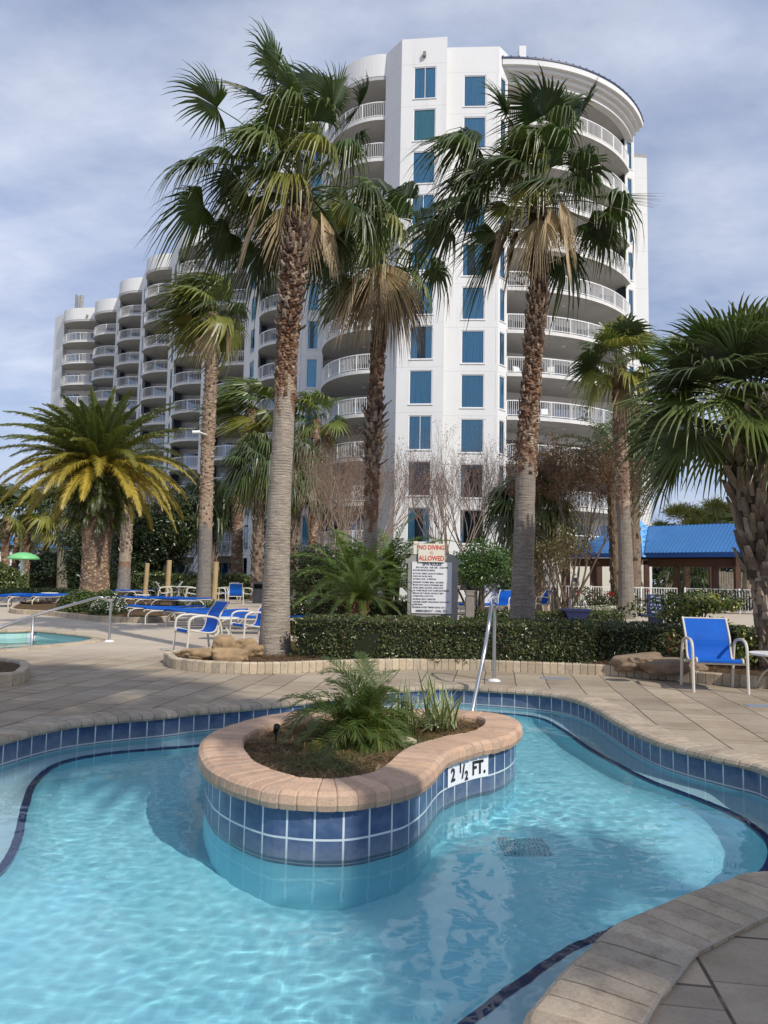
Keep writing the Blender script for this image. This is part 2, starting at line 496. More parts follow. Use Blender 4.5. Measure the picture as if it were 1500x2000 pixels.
t = NT('pool_water')
g = t.n('ShaderNodeBsdfGlass', IOR=1.333, Roughness=0.0); g.inputs[0].default_value = (.93, .985, 1, 1)
M['water'] = t.finish(g)

# ---- deck sheet with both pools cut out
sp = [(0,1232),(60,1231),(130,1237),(172,1242),(187,1247),(172,1252),(150,1256),(105,1260),(62,1264),(0,1270)]
SP_raw = [gnd(x, y, 0) for x, y in sp] + [Vector(p) for p in ((-7.6, 12.2, 0), (-10.5, 11.6, 0), (-13.2, 13.2, 0), (-13.5, 15.8, 0), (-11.2, 17.6, 0))]
SPO = resample(catmull(SP_raw, 6), .15)
if area2(SPO) < 0: SPO.reverse()
SPN = normals2(SPO)
SP2 = [Vector((-21.5 + 6.0 * cos(a), 22.9 + 1.6 * sin(a) + .25 * cos(3 * a), 0)) for a in [2 * pi * i / 40 for i in range(40)]]
SP2N = normals2(SP2)

def sheet_with_holes(outer, holes, z):
    loops = [outer] + holes
    tris = tessellate_polygon([[Vector((p[0], p[1], 0)) for p in l] for l in loops])
    vs = [Vector((p[0], p[1], z)) for l in loops for p in l]
    fs = []
    for a, b, c in tris:
        if (vs[b] - vs[a]).cross(vs[c] - vs[a]).z < 0: a, b, c = a, c, b
        fs.append((a, b, c))
    return vs, fs
mb = MB()
vs, fs = sheet_with_holes([(-600, -80), (600, -80), (600, 900), (-600, 900)], [O, SPO, SP2], 0.0)
mb.add(vs, fs)
o = mb.build('ground', M['deck']); tag(o, kind='structure')

# ---- swept bricks (coping / borders)
def bricks(curve, norms, prof, blen, gap, rnd, lo=.82, hi=1.08, tilt=0.0):
    """prof: list of (offset along the left normal, z) closed section; bricks laid along the curve"""
    mb = MB()
    P = list(curve); n = len(P); L = [0]
    for i in range(n): L.append(L[-1] + (P[(i + 1) % n] - P[i]).length)
    tot = L[-1]; nb = round(tot / blen); bl = tot / nb
    def pos(d):
        d %= tot; a, b = 0, n
        while b - a > 1:
            m = (a + b) // 2
            if L[m] <= d: a = m
            else: b = m
        t = (d - L[a]) / max(1e-9, L[a + 1] - L[a])
        nn = norms[a].lerp(norms[(a + 1) % n], t).normalized()
        return P[a].lerp(P[(a + 1) % n], t), nn
    for k in range(nb):
        v = rnd.uniform(lo, hi); w = rnd.uniform(.97, 1.03)
        col = (v * w, v, v / w)
        dz = rnd.uniform(-.002, .002)
        ds = [k * bl + gap / 2, k * bl + gap / 2 + .008, (k + .5) * bl, (k + 1) * bl - gap / 2 - .008, (k + 1) * bl - gap / 2]
        rings = []
        for j, d in enumerate(ds):
            p, nn = pos(d)
            sh = .006 if j in (0, 4) else 0.0
            cz = sum(q[1] for q in prof) / len(prof); cx = sum(q[0] for q in prof) / len(prof)
            ring = []
            for (u, z) in prof:
                uu = u + (cx - u) * sh * 4; zz = z + (cz - z) * sh * 18
                ring.append(p + nn * uu + Vector((0, 0, zz + dz)))
            rings.append(ring)
        m = len(prof)
        vs = [q for r in rings for q in r]
        fs = []
        for j in range(4):
            for i in range(m):
                a = j * m + i; b = j * m + (i + 1) % m
                fs.append((a, b, b + m, a + m))
        fs.append(tuple(reversed(range(m)))); fs.append(tuple(4 * m + i for i in range(m)))
        mb.add(vs, fs, col)
    return mb

def band(curve, norms, off0, z0, off1, z1, vper=None):
    """vertical or sloped strip following a closed curve, with metre UVs"""
    mb = MB(); n = len(curve); uv = []; d = 0
    for i in range(n + 1):
        j = i % n
        if i: d += (curve[j] - curve[i - 1]).length
        mb.v += [curve[j] + norms[j] * off0 + Vector((0, 0, z0)), curve[j] + norms[j] * off1 + Vector((0, 0, z1))]
        mb.c += [(1, 1, 1)] * 2
        uv += [(d, 0), (d, abs(z1 - z0) + abs(off1 - off0))]
    for i in range(n):
        a = 2 * i
        mb.f.append([a, a + 2, a + 3, a + 1]); mb.mi.append(0)
    return mb, uv

def tub(root, curve, norms, depth_wall, mat, name='pool_wall', top=0.0):
    mb, uv = band(curve, norms, 0, top, 0, depth_wall)
    return mb.build(name, mat, root, uvs=uv)

spa = empty('spa_pool')
tag(spa, 'kidney-shaped spa pool with a blue tile band and brick coping in the foreground', 'pool')
prof_c = [(.045, -.035), (.052, -.015), (.042, .008), (.02, .022), (-.06, .026), (-.26, .022), (-.27, .014), (-.27, -.03), (-.02, -.05)]
bricks(O, ON, prof_c, .11, .004, random.Random(3)).build('coping', M['coping'], spa)
mb, uv = band(O, ON, -.265, -.012, .02, -.012)
mb2, _ = band(O, ON, -.275, .016, .015, .016)
mb2.build('mortar_bed', M['mortar'], spa)
# tile band: one row above and a little below the water
mb, uv = band(O, ON, 0.012, -.035, 0.012, -.225)
uv = [(a, .31 - b) for a, b in uv]
mb.build('waterline_tile', M['tile'], spa, uvs=uv)
# basin: wall, bench, bench edge, inner wall, floor
BZ, FZ = -.42, -.82
inner_px = [(-120,1760),(0,1705),(40,1640),(56,1570),(75,1525),(120,1490),(200,1473),(300,1463),(400,1455),(500,1440),(600,1425),(750,1408),(905,1391),(970,1393),(1050,1402),(1100,1428),(1150,1463),(1250,1518),(1350,1556),(1430,1590),(1480,1625),(1500,1655),(1490,1695),
            (1440,1728),(1360,1758),(1275,1785),(1200,1811),(1100,1855),(1000,1922),(900,1996)]
IN_raw = []
for x, y in inner_px:
    q = wat(x, y, BZ); q.z = 0; IN_raw.append(q)
IN_raw += [Vector(p) for p in ((-.25, 2.25, 0), (-.9, 1.95, 0), (-1.8, 2.05, 0), (-2.5, 2.7, 0))]
IN = resample(catmull(IN_raw, 6), .06)
if area2(IN) < 0: IN.reverse()
INN = normals2(IN)
mb = MB()
def wallstrip(mb, curve, norms, o0, z0, o1, z1):
    n = len(curve); b = len(mb.v)
    for i in range(n):
        mb.v += [curve[i] + norms[i] * o0 + Vector((0, 0, z0)), curve[i] + norms[i] * o1 + Vector((0, 0, z1))]; mb.c += [(1, 1, 1)] * 2
    for i in range(n):
        a = b + 2 * i; c = b + 2 * ((i + 1) % n)
        mb.f.append([a, c, c + 1, a + 1]); mb.mi.append(mb.m)
wallstrip(mb, O, ON, 0, -.045, .0, BZ)
vs, fs = sheet_with_holes(O, [IN], BZ); mb.m = 1; mb.add(vs, fs); mb.m = 0
prev = (0, BZ)
for k in range(1, 9):
    a = k / 8 * pi / 2
    cur = (.30 * (1 - cos(a)) * 1.0, BZ + (FZ - BZ) * sin(a))
    wallstrip(mb, IN, INN, prev[0], prev[1], cur[0], cur[1]); prev = cur
fl = [IN[i] + INN[i] * .30 for i in range(len(IN))]
vs, fs = sheet_with_holes(fl, [], FZ); mb.add(vs, fs)
mb.build('basin', [M['plaster'], M['bench']], spa)
mb, uv = band(IN, INN, -.045, BZ + .004, .004, BZ + .004); mb.build('step_edge_tile', M['trimtile'], spa)
mb, uv = band(IN, INN, .005, BZ + .003, .005, BZ - .05); mb.build('step_edge_tile', M['trimtile'], spa)
# entry step by the handrail
e0 = [(845,1350),(872,1356),(905,1372),(950,1379),(1000,1375),(1032,1364),(1040,1357)]
ev = catmull([wat(x, y, -.3) for x, y in e0], 6, False)
mb = MB(); pl = [Vector((p.x, p.y, 0)) for p in ev]
pl2 = pl + [Vector((pl[-1].x, pl[-1].y + .35, 0)), Vector((pl[0].x, pl[0].y + .35, 0))]
mb.poly_prism([(p.x, p.y) for p in pl2], BZ, -.30); mb.build('entry_step', M['bench'], spa)
mb = MB()
mb.tube([p + Vector((0, 0, -.295)) for p in pl], .013, 6); mb.build('step_edge_tile', M['trimtile'], spa)
# floor drain grate
c0 = wat(1022, 1655, FZ)
mb = MB()
for i in range(13):
    for j in range(13):
        x = c0.x - .15 + i * .024; y = c0.y - .15 + j * .024
        mb.box((x, y, FZ), (x + .013, y + .013, FZ + .012))
mb.build('drain_grate', m_simple('grey_grate', (.28, .56, .66), .5), spa)
# small return fittings on the bench wall
for px, py in ((1327,1500), (1413,1527), (1485,1552)):
    q = wat(px, py, BZ)
    mb = MB(); mb.tube([(q.x, q.y, BZ + .002), (q.x, q.y, BZ + .022)], .045, 14); mb.build('return_fitting', M['white'], spa)

# water surface: real ripples
def water_patch(name, P, z, step, amp, x0, x1, y0, y1):
    nx = int((x1 - x0) / step); ny = int((y1 - y0) / step)
    vs = []; idx = {}
    fs = []
    def h(x, y):
        v = noise.noise(Vector((x * 1.1, y * 1.5, 1.3))) * 1.0
        w = .35 + 1.5 * max(0, noise.noise(Vector((x * .55 + 5, y * .5, 7))) + .25)
        s = noise.noise(Vector((x * 5.2 + .4 * y, y * 6.4, 3.1))) * .26 + noise.noise(Vector((x * 10.5, y * 13.5 + 4, 9.1))) * .15 + (noise.noise(Vector((x * 22, y * 26, 2.2))) * .085 if step < .05 else 0)
        return amp * (v * .5 + s * w) * .92
    keep = set()
    ins = [[inside(P, x0 + i * step, y0 + j * step) for i in range(nx + 1)] for j in range(ny + 1)]
    for j in range(ny):
        for i in range(nx):
            ok = False
            for a in (-1, 0, 1, 2):
                for b in (-1, 0, 1, 2):
                    jj = min(max(j + b, 0), ny); ii = min(max(i + a, 0), nx)
                    if ins[jj][ii]: ok = True
            if not ok: continue
            q = []
            for (a, b) in ((0, 0), (1, 0), (1, 1), (0, 1)):
                k = (i + a, j + b)
                if k not in idx:
                    x = x0 + k[0] * step; y = y0 + k[1] * step
                    idx[k] = len(vs); vs.append(Vector((x, y, z + h(x, y))))
                q.append(idx[k])
            fs.append(q)
    mb = MB(); mb.add(vs, fs)
    return mb.build(name, M['water'], smooth=True)
xs = [p.x for p in O]; ys = [p.y for p in O]
w = water_patch('water', O, WL, .02, .0085, min(xs) - .1, max(xs) + .1, min(ys) - .1, max(ys) + .1)
tag(w, kind='structure')
w.cycles.is_caustics_caster = True
w2 = water_patch('water', SPO, -.17, .12, .012, min(p.x for p in SPO) - .2, max(p.x for p in SPO) + .2, min(p.y for p in SPO) - .2, max(p.y for p in SPO) + .2)
tag(w2, kind='structure'); w2.cycles.is_caustics_caster = True
w3 = water_patch('water', SP2, -.17, .2, .012, -28, -14, 20, 26)
tag(w3, kind='structure'); w3.cycles.is_caustics_caster = True
for ob in bpy.data.objects:
    if ob.name.startswith(('basin', 'step_edge', 'waterline', 'entry_step', 'drain')): ob.cycles.is_caustics_receiver = True

# small pool at the left
def small_pool(curve, norms, label, seed):
    r = empty('swimming_pool'); tag(r, label, 'pool', 'swimming pools behind the spa')
    bricks(curve, norms, prof_c, .3, .006, random.Random(seed)).build('coping', M['border'], r)
    mb = MB(); wallstrip(mb, curve, norms, .012, -.04, .012, -1.1)
    vs, fs = sheet_with_holes([curve[i] + norms[i] * .01 for i in range(len(curve))], [], -1.1); mb.add(vs, fs)
    b = mb.build('basin', m_simple('pale_green_plaster', (.42, .66, .62), .85, var=.1, scale=1.5), r)
    b.cycles.is_caustics_receiver = True
    return r
sp1 = small_pool(SPO, SPN, 'round-ended pool with green water beside the low steel handrail at left', 5)
sp2 = small_pool(SP2, SP2N, 'distant strip of pool beyond the handrail in front of the far lounger row', 6)
q = gnd(80, 1239, -.12)
# nearest point of the wall to hold the marker
i = min(range(len(SPO)), key=lambda k: (Vector((q.x, q.y, 0)) - SPO[k]).length + (0 if SPO[k].y > 14.5 else 9))
P0 = SPO[i]; T0 = (SPO[(i + 1) % len(SPO)] - SPO[i - 1]).normalized(); N0 = SPN[i]
def frame_matrix(p, right, normal, z):
    up = Vector((0, 0, 1)); right = right.normalized(); nn = right.cross(up)
    return Matrix(((right.x, up.x, nn.x, p.x), (right.y, up.y, nn.y, p.y), (right.z, up.z, nn.z, z), (0, 0, 0, 1)))
Rt = -T0 if (-T0).x > 0 else T0
MM = frame_matrix(P0 + N0 * .02, Rt, N0, -.10)
mk = MB(); mk.box((-.42, -.07, 0), (.42, .07, .008), M=MM); mk = mk.build('depth_marker', M['signwhite'], sp1)
tx = text_obj('lettering', '3  FT', .15, M['black'], mk, MM @ Matrix.Translation((0, 0, .012)), bold=.005, xs=1.6)

# ---- island
pl_ = empty('island_planter')
tag(pl_, 'tiled island planter with peach brick coping standing in the spa pool', 'planter')
pc = [(-.045, .068), (-.056, .10), (-.048, .145), (-.02, .165), (.06, .17), (.24, .168), (.25, .15), (.25, .08), (0, .064)]
bricks(IS, ISN, pc, .10, .002, random.Random(8), .86, 1.08).build('coping', M['coping_warm'], pl_)
mb, uv = band(IS, ISN, -.040, .1, .245, .157); mb.build('mortar_bed', M['mortar'], pl_)
mb, uv = band(IS, ISN, 0.0, .095, 0.0, -.285)
uv = [(a, .31 + .033 - b) for a, b in uv]
ti = mb.build('tile_wall', M['tile'], pl_, uvs=uv); ti.cycles.is_caustics_receiver = True
mb = MB(); wallstrip(mb, IS, ISN, .004, -.28, .004, FZ)
ti = mb.build('submerged_wall', M['plaster'], pl_); ti.cycles.is_caustics_receiver = True
# depth marker on the wall
pL, pR = gnd(877, 1538, -.02), gnd(957, 1512, -.02)
pL = at(877, 1515, 4.62); pR = at(957, 1496, 5.0)
def nearest(P, x, y): return min(range(len(P)), key=lambda k: (P[k].x - x) ** 2 + (P[k].y - y) ** 2)
def hit_wall(px, py, P, znear):
    """point of the curve whose wall is met first by the pixel ray"""
    best = None
    d = ray(px, py)
    for i in range(len(P)):
        a, b = P[i], P[(i + 1) % len(P)]
        den = d.x * (b.y - a.y) - d.y * (b.x - a.x)
        if abs(den) < 1e-9: continue
        t = (a.x * (b.y - a.y) - a.y * (b.x - a.x)) / den
        if t <= 0: continue
        X, Y = d.x * t, d.y * t
        s = ((X - a.x) * (b.x - a.x) + (Y - a.y) * (b.y - a.y)) / max(1e-9, (b - a).length_squared)
        if -.01 <= s <= 1.01 and (best is None or t < best[0]): best = (t, i, Vector((X, Y, CAMH + d.z * t)))
    return best
hL = hit_wall(877, 1520, IS, 0); hR = hit_wall(957, 1500, IS, 0)
mb = MB()
i0, i1 = sorted((hL[1], hR[1]))
seg = [IS[k] - ISN[k] * .006 for k in range(i0, i1 + 1)]
if seg[0].x > seg[-1].x: seg.reverse()
for a, b in zip(seg, seg[1:]):
    mb.quad(a + Vector((0,0,-.093)), b + Vector((0,0,-.093)), b + Vector((0,0,.078)), a + Vector((0,0,.078)))
dm = mb.build('depth_marker', M['signwhite'], pl_)
rt = (seg[-1] - seg[0]); wid = rt.length; mid = (seg[0] + seg[-1]) / 2
# bend the lettering onto the curved wall
def curved_text(body, size, fx, xs=1.0, dz=0.0, bold=.004):
    o = text_obj('lettering', body, size, M['black'], dm, Matrix.Identity(4), 'CENTER', bold, .001, xs)
    L = [0]
    for a, b in zip(seg, seg[1:]): L.append(L[-1] + (b - a).length)
    for v in o.data.vertices:
        d = L[-1] * fx + v.co.x
        k = 0
        while k < len(L) - 2 and L[k + 1] < d: k += 1
        tt = (seg[k + 1] - seg[k]).normalized()
        p = seg[k] + tt * (d - L[k])
        nn = Vector((tt.y, -tt.x, 0))
        v.co = Vector((p.x, p.y, v.co.y - .022 + dz)) + nn * (.004 + v.co.z * .3)
    return o
curved_text('2', .12, .14, .95)
curved_text('1', .085, .34, .9, .03)
curved_text('/', .125, .415, .9)
curved_text('2', .085, .50, .9, -.032)
curved_text('FT.', .13, .79, .85)
# soil
INL = [IS[i] + ISN[i] * .235 for i in range(len(IS))]
def soil_z(x, y): return .10 + .03 * noise.noise(Vector((x * 3, y * 3, 0))) + .02 * noise.noise(Vector((x * 9, y * 9, 4)))
mb = MB(); st = .05
x0, x1 = min(p.x for p in INL), max(p.x for p in INL); y0, y1 = min(p.y for p in INL), max(p.y for p in INL)
nx, ny = int((x1 - x0) / st) + 2, int((y1 - y0) / st) + 2
idx = {}
wide = [IS[i] + ISN[i] * .18 for i in range(len(IS))]
for j in range(ny):
    for i in range(nx):
        cx_, cy_ = x0 + (i + .5) * st, y0 + (j + .5) * st
        if not inside(wide, cx_, cy_): continue
        q = []
        for a, b in ((0,0),(1,0),(1,1),(0,1)):
            k = (i + a, j + b)
            if k not in idx:
                idx[k] = len(mb.v); x = x0 + k[0] * st; y = y0 + k[1] * st
                mb.v.append(Vector((x, y, soil_z(x, y)))); mb.c.append((1, 1, 1))
            q.append(idx[k])
        mb.f.append(q); mb.mi.append(0)
t = NT('mulch_soil'); p = t.pos()
c = t.ramp(t.noise(14, 8, .75, p), [(.3, (.045, .03, .018)), (.5, (.12, .075, .04)), (.68, (.24, .16, .09))])
M['soil'] = t.finish(t.pbr(c, .95, t.bump(t.noise(50, 6, .7, p), 1.0, .03), 0, .1))
mb.build('soil', M['soil'], pl_, smooth=True)
# pine straw and grass in the island
def strands(mb, n, samp, zf, lmin, lmax, w, cols, rnd, lift=.02, stand=0.0):
    for _ in range(n):
        x, y = samp()
        a = rnd.uniform(0, 2 * pi); L = rnd.uniform(lmin, lmax)
        d = Vector((cos(a), sin(a), rnd.uniform(-.1, .35) + stand)).normalized()
        b = Vector((x, y, zf(x, y) + rnd.uniform(0, lift)))
        s = d.cross(Vector((0, 0, 1))).normalized() * w * rnd.uniform(.6, 1.3)
        bend = Vector((rnd.uniform(-1, 1), rnd.uniform(-1, 1), -.4 - stand * .3)) * L * .22
        m = b + d * L * .5; e = b + d * L + bend
        c = rnd.choice(cols); v = rnd.uniform(.7, 1.2); c = (c[0] * v, c[1] * v, c[2] * v)
        mb.add([b - s, b + s, m + s, m - s, e], [(0, 1, 2, 3), (3, 2, 4)], c)
def in_poly_sampler(P, rnd):
    xa, xb = min(p.x for p in P), max(p.x for p in P); ya, yb = min(p.y for p in P), max(p.y for p in P)
    def f():
        while True:
            x, y = rnd.uniform(xa, xb), rnd.uniform(ya, yb)
            if inside(P, x, y): return x, y
    return f
rr = random.Random(21); mb = MB()
strands(mb, 15000, in_poly_sampler(INL, rr), soil_z, .05, .14, .0014, [(.34, .22, .11), (.22, .135, .07), (.42, .30, .17), (.12, .08, .045)], rr)
o = mb.build('pine_straw', M['straw'], pl_); o['kind'] = 'stuff'
mb = MB()
for (px, py, s, n) in ((650, 1495, .11, 500), (640, 1478, .17, 500), (815, 1455, .14, 650), (790, 1440, .1, 300), (600,1490,.15,250)):
    q = gnd(px, py, .12)
    strands(mb, n, lambda: (rr.gauss(q.x, s), rr.gauss(q.y, s * .8)), soil_z, .03, .08, .0016, [(.09, .14, .03), (.13, .19, .045), (.06, .10, .02)], rr, .005, 1.2)
o = mb.build('grass', M['leaf']); tag(o, 'short green grass sprouting through the pine straw of the island', 'grass', kind='stuff')
# ================================================================ HOTEL
FL = [.45 + 2.9 * n for n in range(13)]
PAR = 36.8
hotel = empty('hotel_building', (0, 0, 0))
tag(hotel, 'white twelve-storey hotel with rounded balconies and a round-fronted tower, stepping back to the left', 'hotel')

def v2(a): return Vector((a[0], a[1], 0))
def facade(mb, p0, p1, z0, z1, ops, depth=.12):
    """wall p0->p1 (left to right seen from outside); ops = list of (u0,u1,[(zb,zt)...]) window columns"""
    p0, p1 = v2(p0), v2(p1); d = p1 - p0; L = d.length; d.normalize(); n = Vector((-d.y, d.x, 0))
    def P(u, z, k=0.0): return p0 + d * u + n * k + Vector((0, 0, z))
    u = 0
    for (a, b, zz) in sorted(ops):
        if a > u: mb.quad(P(u, z0), P(a, z0), P(a, z1), P(u, z1))
        z = z0
        for zb, zt in sorted(zz):
            mb.quad(P(a, z), P(b, z), P(b, zb), P(a, zb))
            mb.quad(P(a, zb), P(b, zb), P(b, zb, depth), P(a, zb, depth))
            mb.quad(P(a, zt, depth), P(b, zt, depth), P(b, zt), P(a, zt))
            mb.quad(P(a, zb, depth), P(a, zt, depth), P(a, zt), P(a, zb))
            mb.quad(P(b, zb), P(b, zt), P(b, zt, depth), P(b, zb, depth))
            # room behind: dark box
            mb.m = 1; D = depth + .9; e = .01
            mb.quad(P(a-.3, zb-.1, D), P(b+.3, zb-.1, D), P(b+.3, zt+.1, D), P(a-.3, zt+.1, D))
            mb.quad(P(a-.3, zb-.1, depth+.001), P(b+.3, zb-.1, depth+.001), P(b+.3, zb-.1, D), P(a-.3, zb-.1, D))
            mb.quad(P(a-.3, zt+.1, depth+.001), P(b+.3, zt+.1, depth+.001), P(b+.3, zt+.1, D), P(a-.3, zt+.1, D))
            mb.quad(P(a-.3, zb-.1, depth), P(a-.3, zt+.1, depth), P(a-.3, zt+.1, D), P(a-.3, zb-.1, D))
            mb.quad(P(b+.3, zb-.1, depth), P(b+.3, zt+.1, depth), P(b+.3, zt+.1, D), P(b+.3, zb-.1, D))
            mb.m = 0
            z = zt
        mb.quad(P(a, z), P(b, z), P(b, z1), P(a, z1))
        u = b
    if u < L: mb.quad(P(u, z0), P(L, z0), P(L, z1), P(u, z1))

# ---- window prototypes: local x along the wall, y inwards, z up
def window_meshes(w, h, style):
    f = MB(); t_ = .06
    f.box((0, .03, 0), (t_, .09, h)); f.box((w - t_, .03, 0), (w, .09, h)); f.box((t_, .03, 0), (w - t_, .09, t_)); f.box((t_, .03, h - t_), (w - t_, .09, h))
    f.box((-.06, -.05, -.05), (w + .06, .03, 0.0))
    if w > 1.0: f.box((w / 2 - .02, .035, t_), (w / 2 + .02, .085, h - t_)) if style == 'split' else None
    g = MB(); g.quad(Vector((t_, .06, t_)), Vector((w - t_, .06, t_)), Vector((w - t_, .06, h - t_)), Vector((t_, .06, h - t_)))
    c = MB()
    rr = random.Random(int(w * 100) + len(style) * 7 + ord(style[0]))
    def drape(xa, xb, dens=13):
        n = max(4, int((xb - xa) * dens) * 2)
        ph = rr.uniform(0, 6)
        prev = None
        for i in range(n + 1):
            x = xa + (xb - xa) * i / n
            y = .14 + .024 * sin(i * pi / 2 * .93 + ph) + .012 * sin(i * .37)
            cur = (Vector((x, y, .02)), Vector((x, y * .6 + .06, h - .02)))
            if prev: c.quad(prev[0], cur[0], cur[1], prev[1])
            prev = cur
    if style in ('full', 'green'): drape(.02, w - .02)
    elif style == 'half': drape(.02, w * .32); drape(w * .68, w - .02)
    elif style == 'left': drape(.02, w * .22); drape(w * .58, w - .02)
    elif style == 'split': drape(.02, w * .46); drape(w * .5, w - .02)
    elif style == 'open': drape(.02, w * .18)
    return f, g, c
WC = {}
def window(parent, p0, p1, u, w, zb, h, style):
    key = (round(w, 2), round(h, 2), style)
    d = (v2(p1) - v2(p0)).normalized(); o = v2(p0) + d * u
    if key not in WC:
        f, g, c = window_meshes(w, h, style)
        fo = f.build('window', M['winframe'], parent)
        go = g.build('pane', M['glass'], fo)
        co = c.build('curtain', M['curtain2'] if style == 'green' else M['curtain'], fo)
        WC[key] = (fo.data, go.data, co.data)
    else:
        a, b, c = WC[key]
        fo = inst('window', a, parent); inst('pane', b, fo); inst('curtain', c, fo)
    fo.location = (o.x, o.y, zb); fo.rotation_euler = (0, 0, atan2(d.y, d.x))
    return fo

# ---- balconies
def pl_len(P): return sum((b - a).length for a, b in zip(P, P[1:]))
def along(P, step):
    out = []; L = pl_len(P); n = max(1, round(L / step)); acc = [0]
    for a, b in zip(P, P[1:]): acc.append(acc[-1] + (b - a).length)
    j = 0
    for i in range(n + 1):
        d = L * i / n
        while j < len(acc) - 2 and acc[j + 1] < d: j += 1
        t = (d - acc[j]) / max(1e-9, acc[j + 1] - acc[j]); out.append(P[j].lerp(P[j + 1], t))
    return out
def off_in(P, k):
    out = []
    for i in range(len(P)):
        t = (P[min(i + 1, len(P) - 1)] - P[max(i - 1, 0)]).normalized()
        out.append(P[i] + Vector((-t.y, t.x, 0)) * k)
    return out
def balcony_meshes(front, back, picket, detail=True):
    """front: outline from left to right seen from outside, back: points closing the slab"""
    s = MB(); P = front
    s.poly_prism([(p.x, p.y) for p in P + back], -.24, 0.0)
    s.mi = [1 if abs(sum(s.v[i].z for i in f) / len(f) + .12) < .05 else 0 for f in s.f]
    s2 = MB()
    R = off_in(P, .09)
    R = [q for q in R]
    r = MB()
    def strip(Z0, Z1, k):
        A = along(off_in(P, .06), .35); 
        for a, b in zip(A, A[1:]):
            t = (b - a).normalized(); n = Vector((-t.y, t.x, 0)) * k
            r.add([a + n + Vector((0,0,Z0)), b + n + Vector((0,0,Z0)), b - n + Vector((0,0,Z0)), a - n + Vector((0,0,Z0)),
                   a + n + Vector((0,0,Z1)), b + n + Vector((0,0,Z1)), b - n + Vector((0,0,Z1)), a - n + Vector((0,0,Z1))],
                  [(0,3,2,1),(4,5,6,7),(0,1,5,4),(2,3,7,6)])
    strip(1.02, 1.08, .03); strip(.08, .12, .02)
    pk = along(off_in(P, .06), picket)
    for i, q in enumerate(pk):
        big = (i % 12 == 0) or i == len(pk) - 1
        k = .03 if big else .011
        z0 = 0.0 if big else .12
        r.add([q + Vector((-k,-k,z0)), q + Vector((k,-k,z0)), q + Vector((k,k,z0)), q + Vector((-k,k,z0)),
               q + Vector((-k,-k,1.02)), q + Vector((k,-k,1.02)), q + Vector((k,k,1.02)), q + Vector((-k,k,1.02))],
              [(0,1,5,4),(1,2,6,5),(2,3,7,6),(3,0,4,7)])
    return s, r
def parapet_band(mb, front, z0, z1, th=.22):
    I = off_in(front, th)
    for i in range(len(front) - 1):
        a, b, c, d = front[i], front[i + 1], I[i + 1], I[i]
        Z0, Z1 = Vector((0, 0, z0)), Vector((0, 0, z1))
        mb.quad(a + Z0, b + Z0, b + Z1, a + Z1); mb.quad(a + Z1, b + Z1, c + Z1, d + Z1); mb.quad(c + Z0, d + Z0, d + Z1, c + Z1)
    mb.m = 2
    mb.m = 0

body = MB()
doors = []      # (p0,p1,u,w,z)
balcs = []      # (front, back, picket, floors)
wins = []       # (p0,p1,u,w,zb,h,style, group)
WB, WT = .26, 2.46
rs = random.Random(5)
styles = ['full', 'full', 'full', 'half', 'left', 'split', 'full', 'half']
def col_ops(floors, zb=WB, zt=WT): return [(FL[n] + zb, FL[n] + zt) for n in floors]

# ---- wing units, far to near
tips = [(-38.8, 98.2), (-33.1, 91.1), (-27.7, 84.4), (-22.3, 77.9), (-16.7, 71.0), (-11.1, 64.0)]
ends = [(-34.9, 95.0), (-29.4, 88.0), (-23.9, 81.0), (-18.6, 74.6), (-13.0, 67.5), (-7.3, 60.6)]
nxt = tips[1:] + [(-6.35, 56.4)]
def ellipse_arc(T, R, n=14):
    a = R[0] - T[0]; b = T[1] - R[1]
    return [Vector((R[0] - a * cos(k / n * pi / 2), T[1] - b * sin(k / n * pi / 2), 0)) for k in range(n + 1)]
ALLF = range(1, 12)
for i, (T, R, N) in enumerate(zip(tips, ends, nxt)):
    fr = ellipse_arc(T, R)
    BK = 1.7
    bl, brr = (T[0] + .02, T[1] + BK), (R[0], T[1] + BK)
    # recess: left cheek (a cheek wall in line with the slab end), back wall with a pair of glass doors
    facade(body, (T[0] + .02, T[1] - .02), bl, 0, PAR - .3, [])
    dw = 2.3
    facade(body, bl, brr, 0, PAR - .3, [(.75, .75 + dw, [(FL[n] + .03, FL[n] + 2.2) for n in range(0, 12)])], .12)
    for n in range(12): doors.append((bl, brr, .75, dw, FL[n] + .03, i))
    facade(body, brr, R, 0, PAR, [])                # hidden flank towards the next unit
    # slanting facet with a narrow window
    d = hypot(N[0] - R[0], N[1] - R[1])
    fl_ = range(0, 12)
    w = 1.25; u = d * .40
    facade(body, R, N, 0, PAR, [(u, u + w, col_ops(fl_))])
    for n in fl_:
        if n >= 1: wins.append((R, N, u, w, FL[n] + WB, WT - WB, rs.choice(['full', 'half', 'left', 'open']), i))
    balcs.append((fr, [Vector((R[0], T[1] + BK - .002, 0)), Vector((T[0] + .03, T[1] + BK - .002, 0))], .17, ALLF, i))
    parapet_band(body, fr, FL[12] - .02, PAR)
    body.m = 2; body.poly_prism([(p.x, p.y) for p in off_in(fr, .02)] + [(R[0], T[1] + BK), (T[0] + .03, T[1] + BK)], FL[12] - .28, FL[12] + .1); body.m = 0

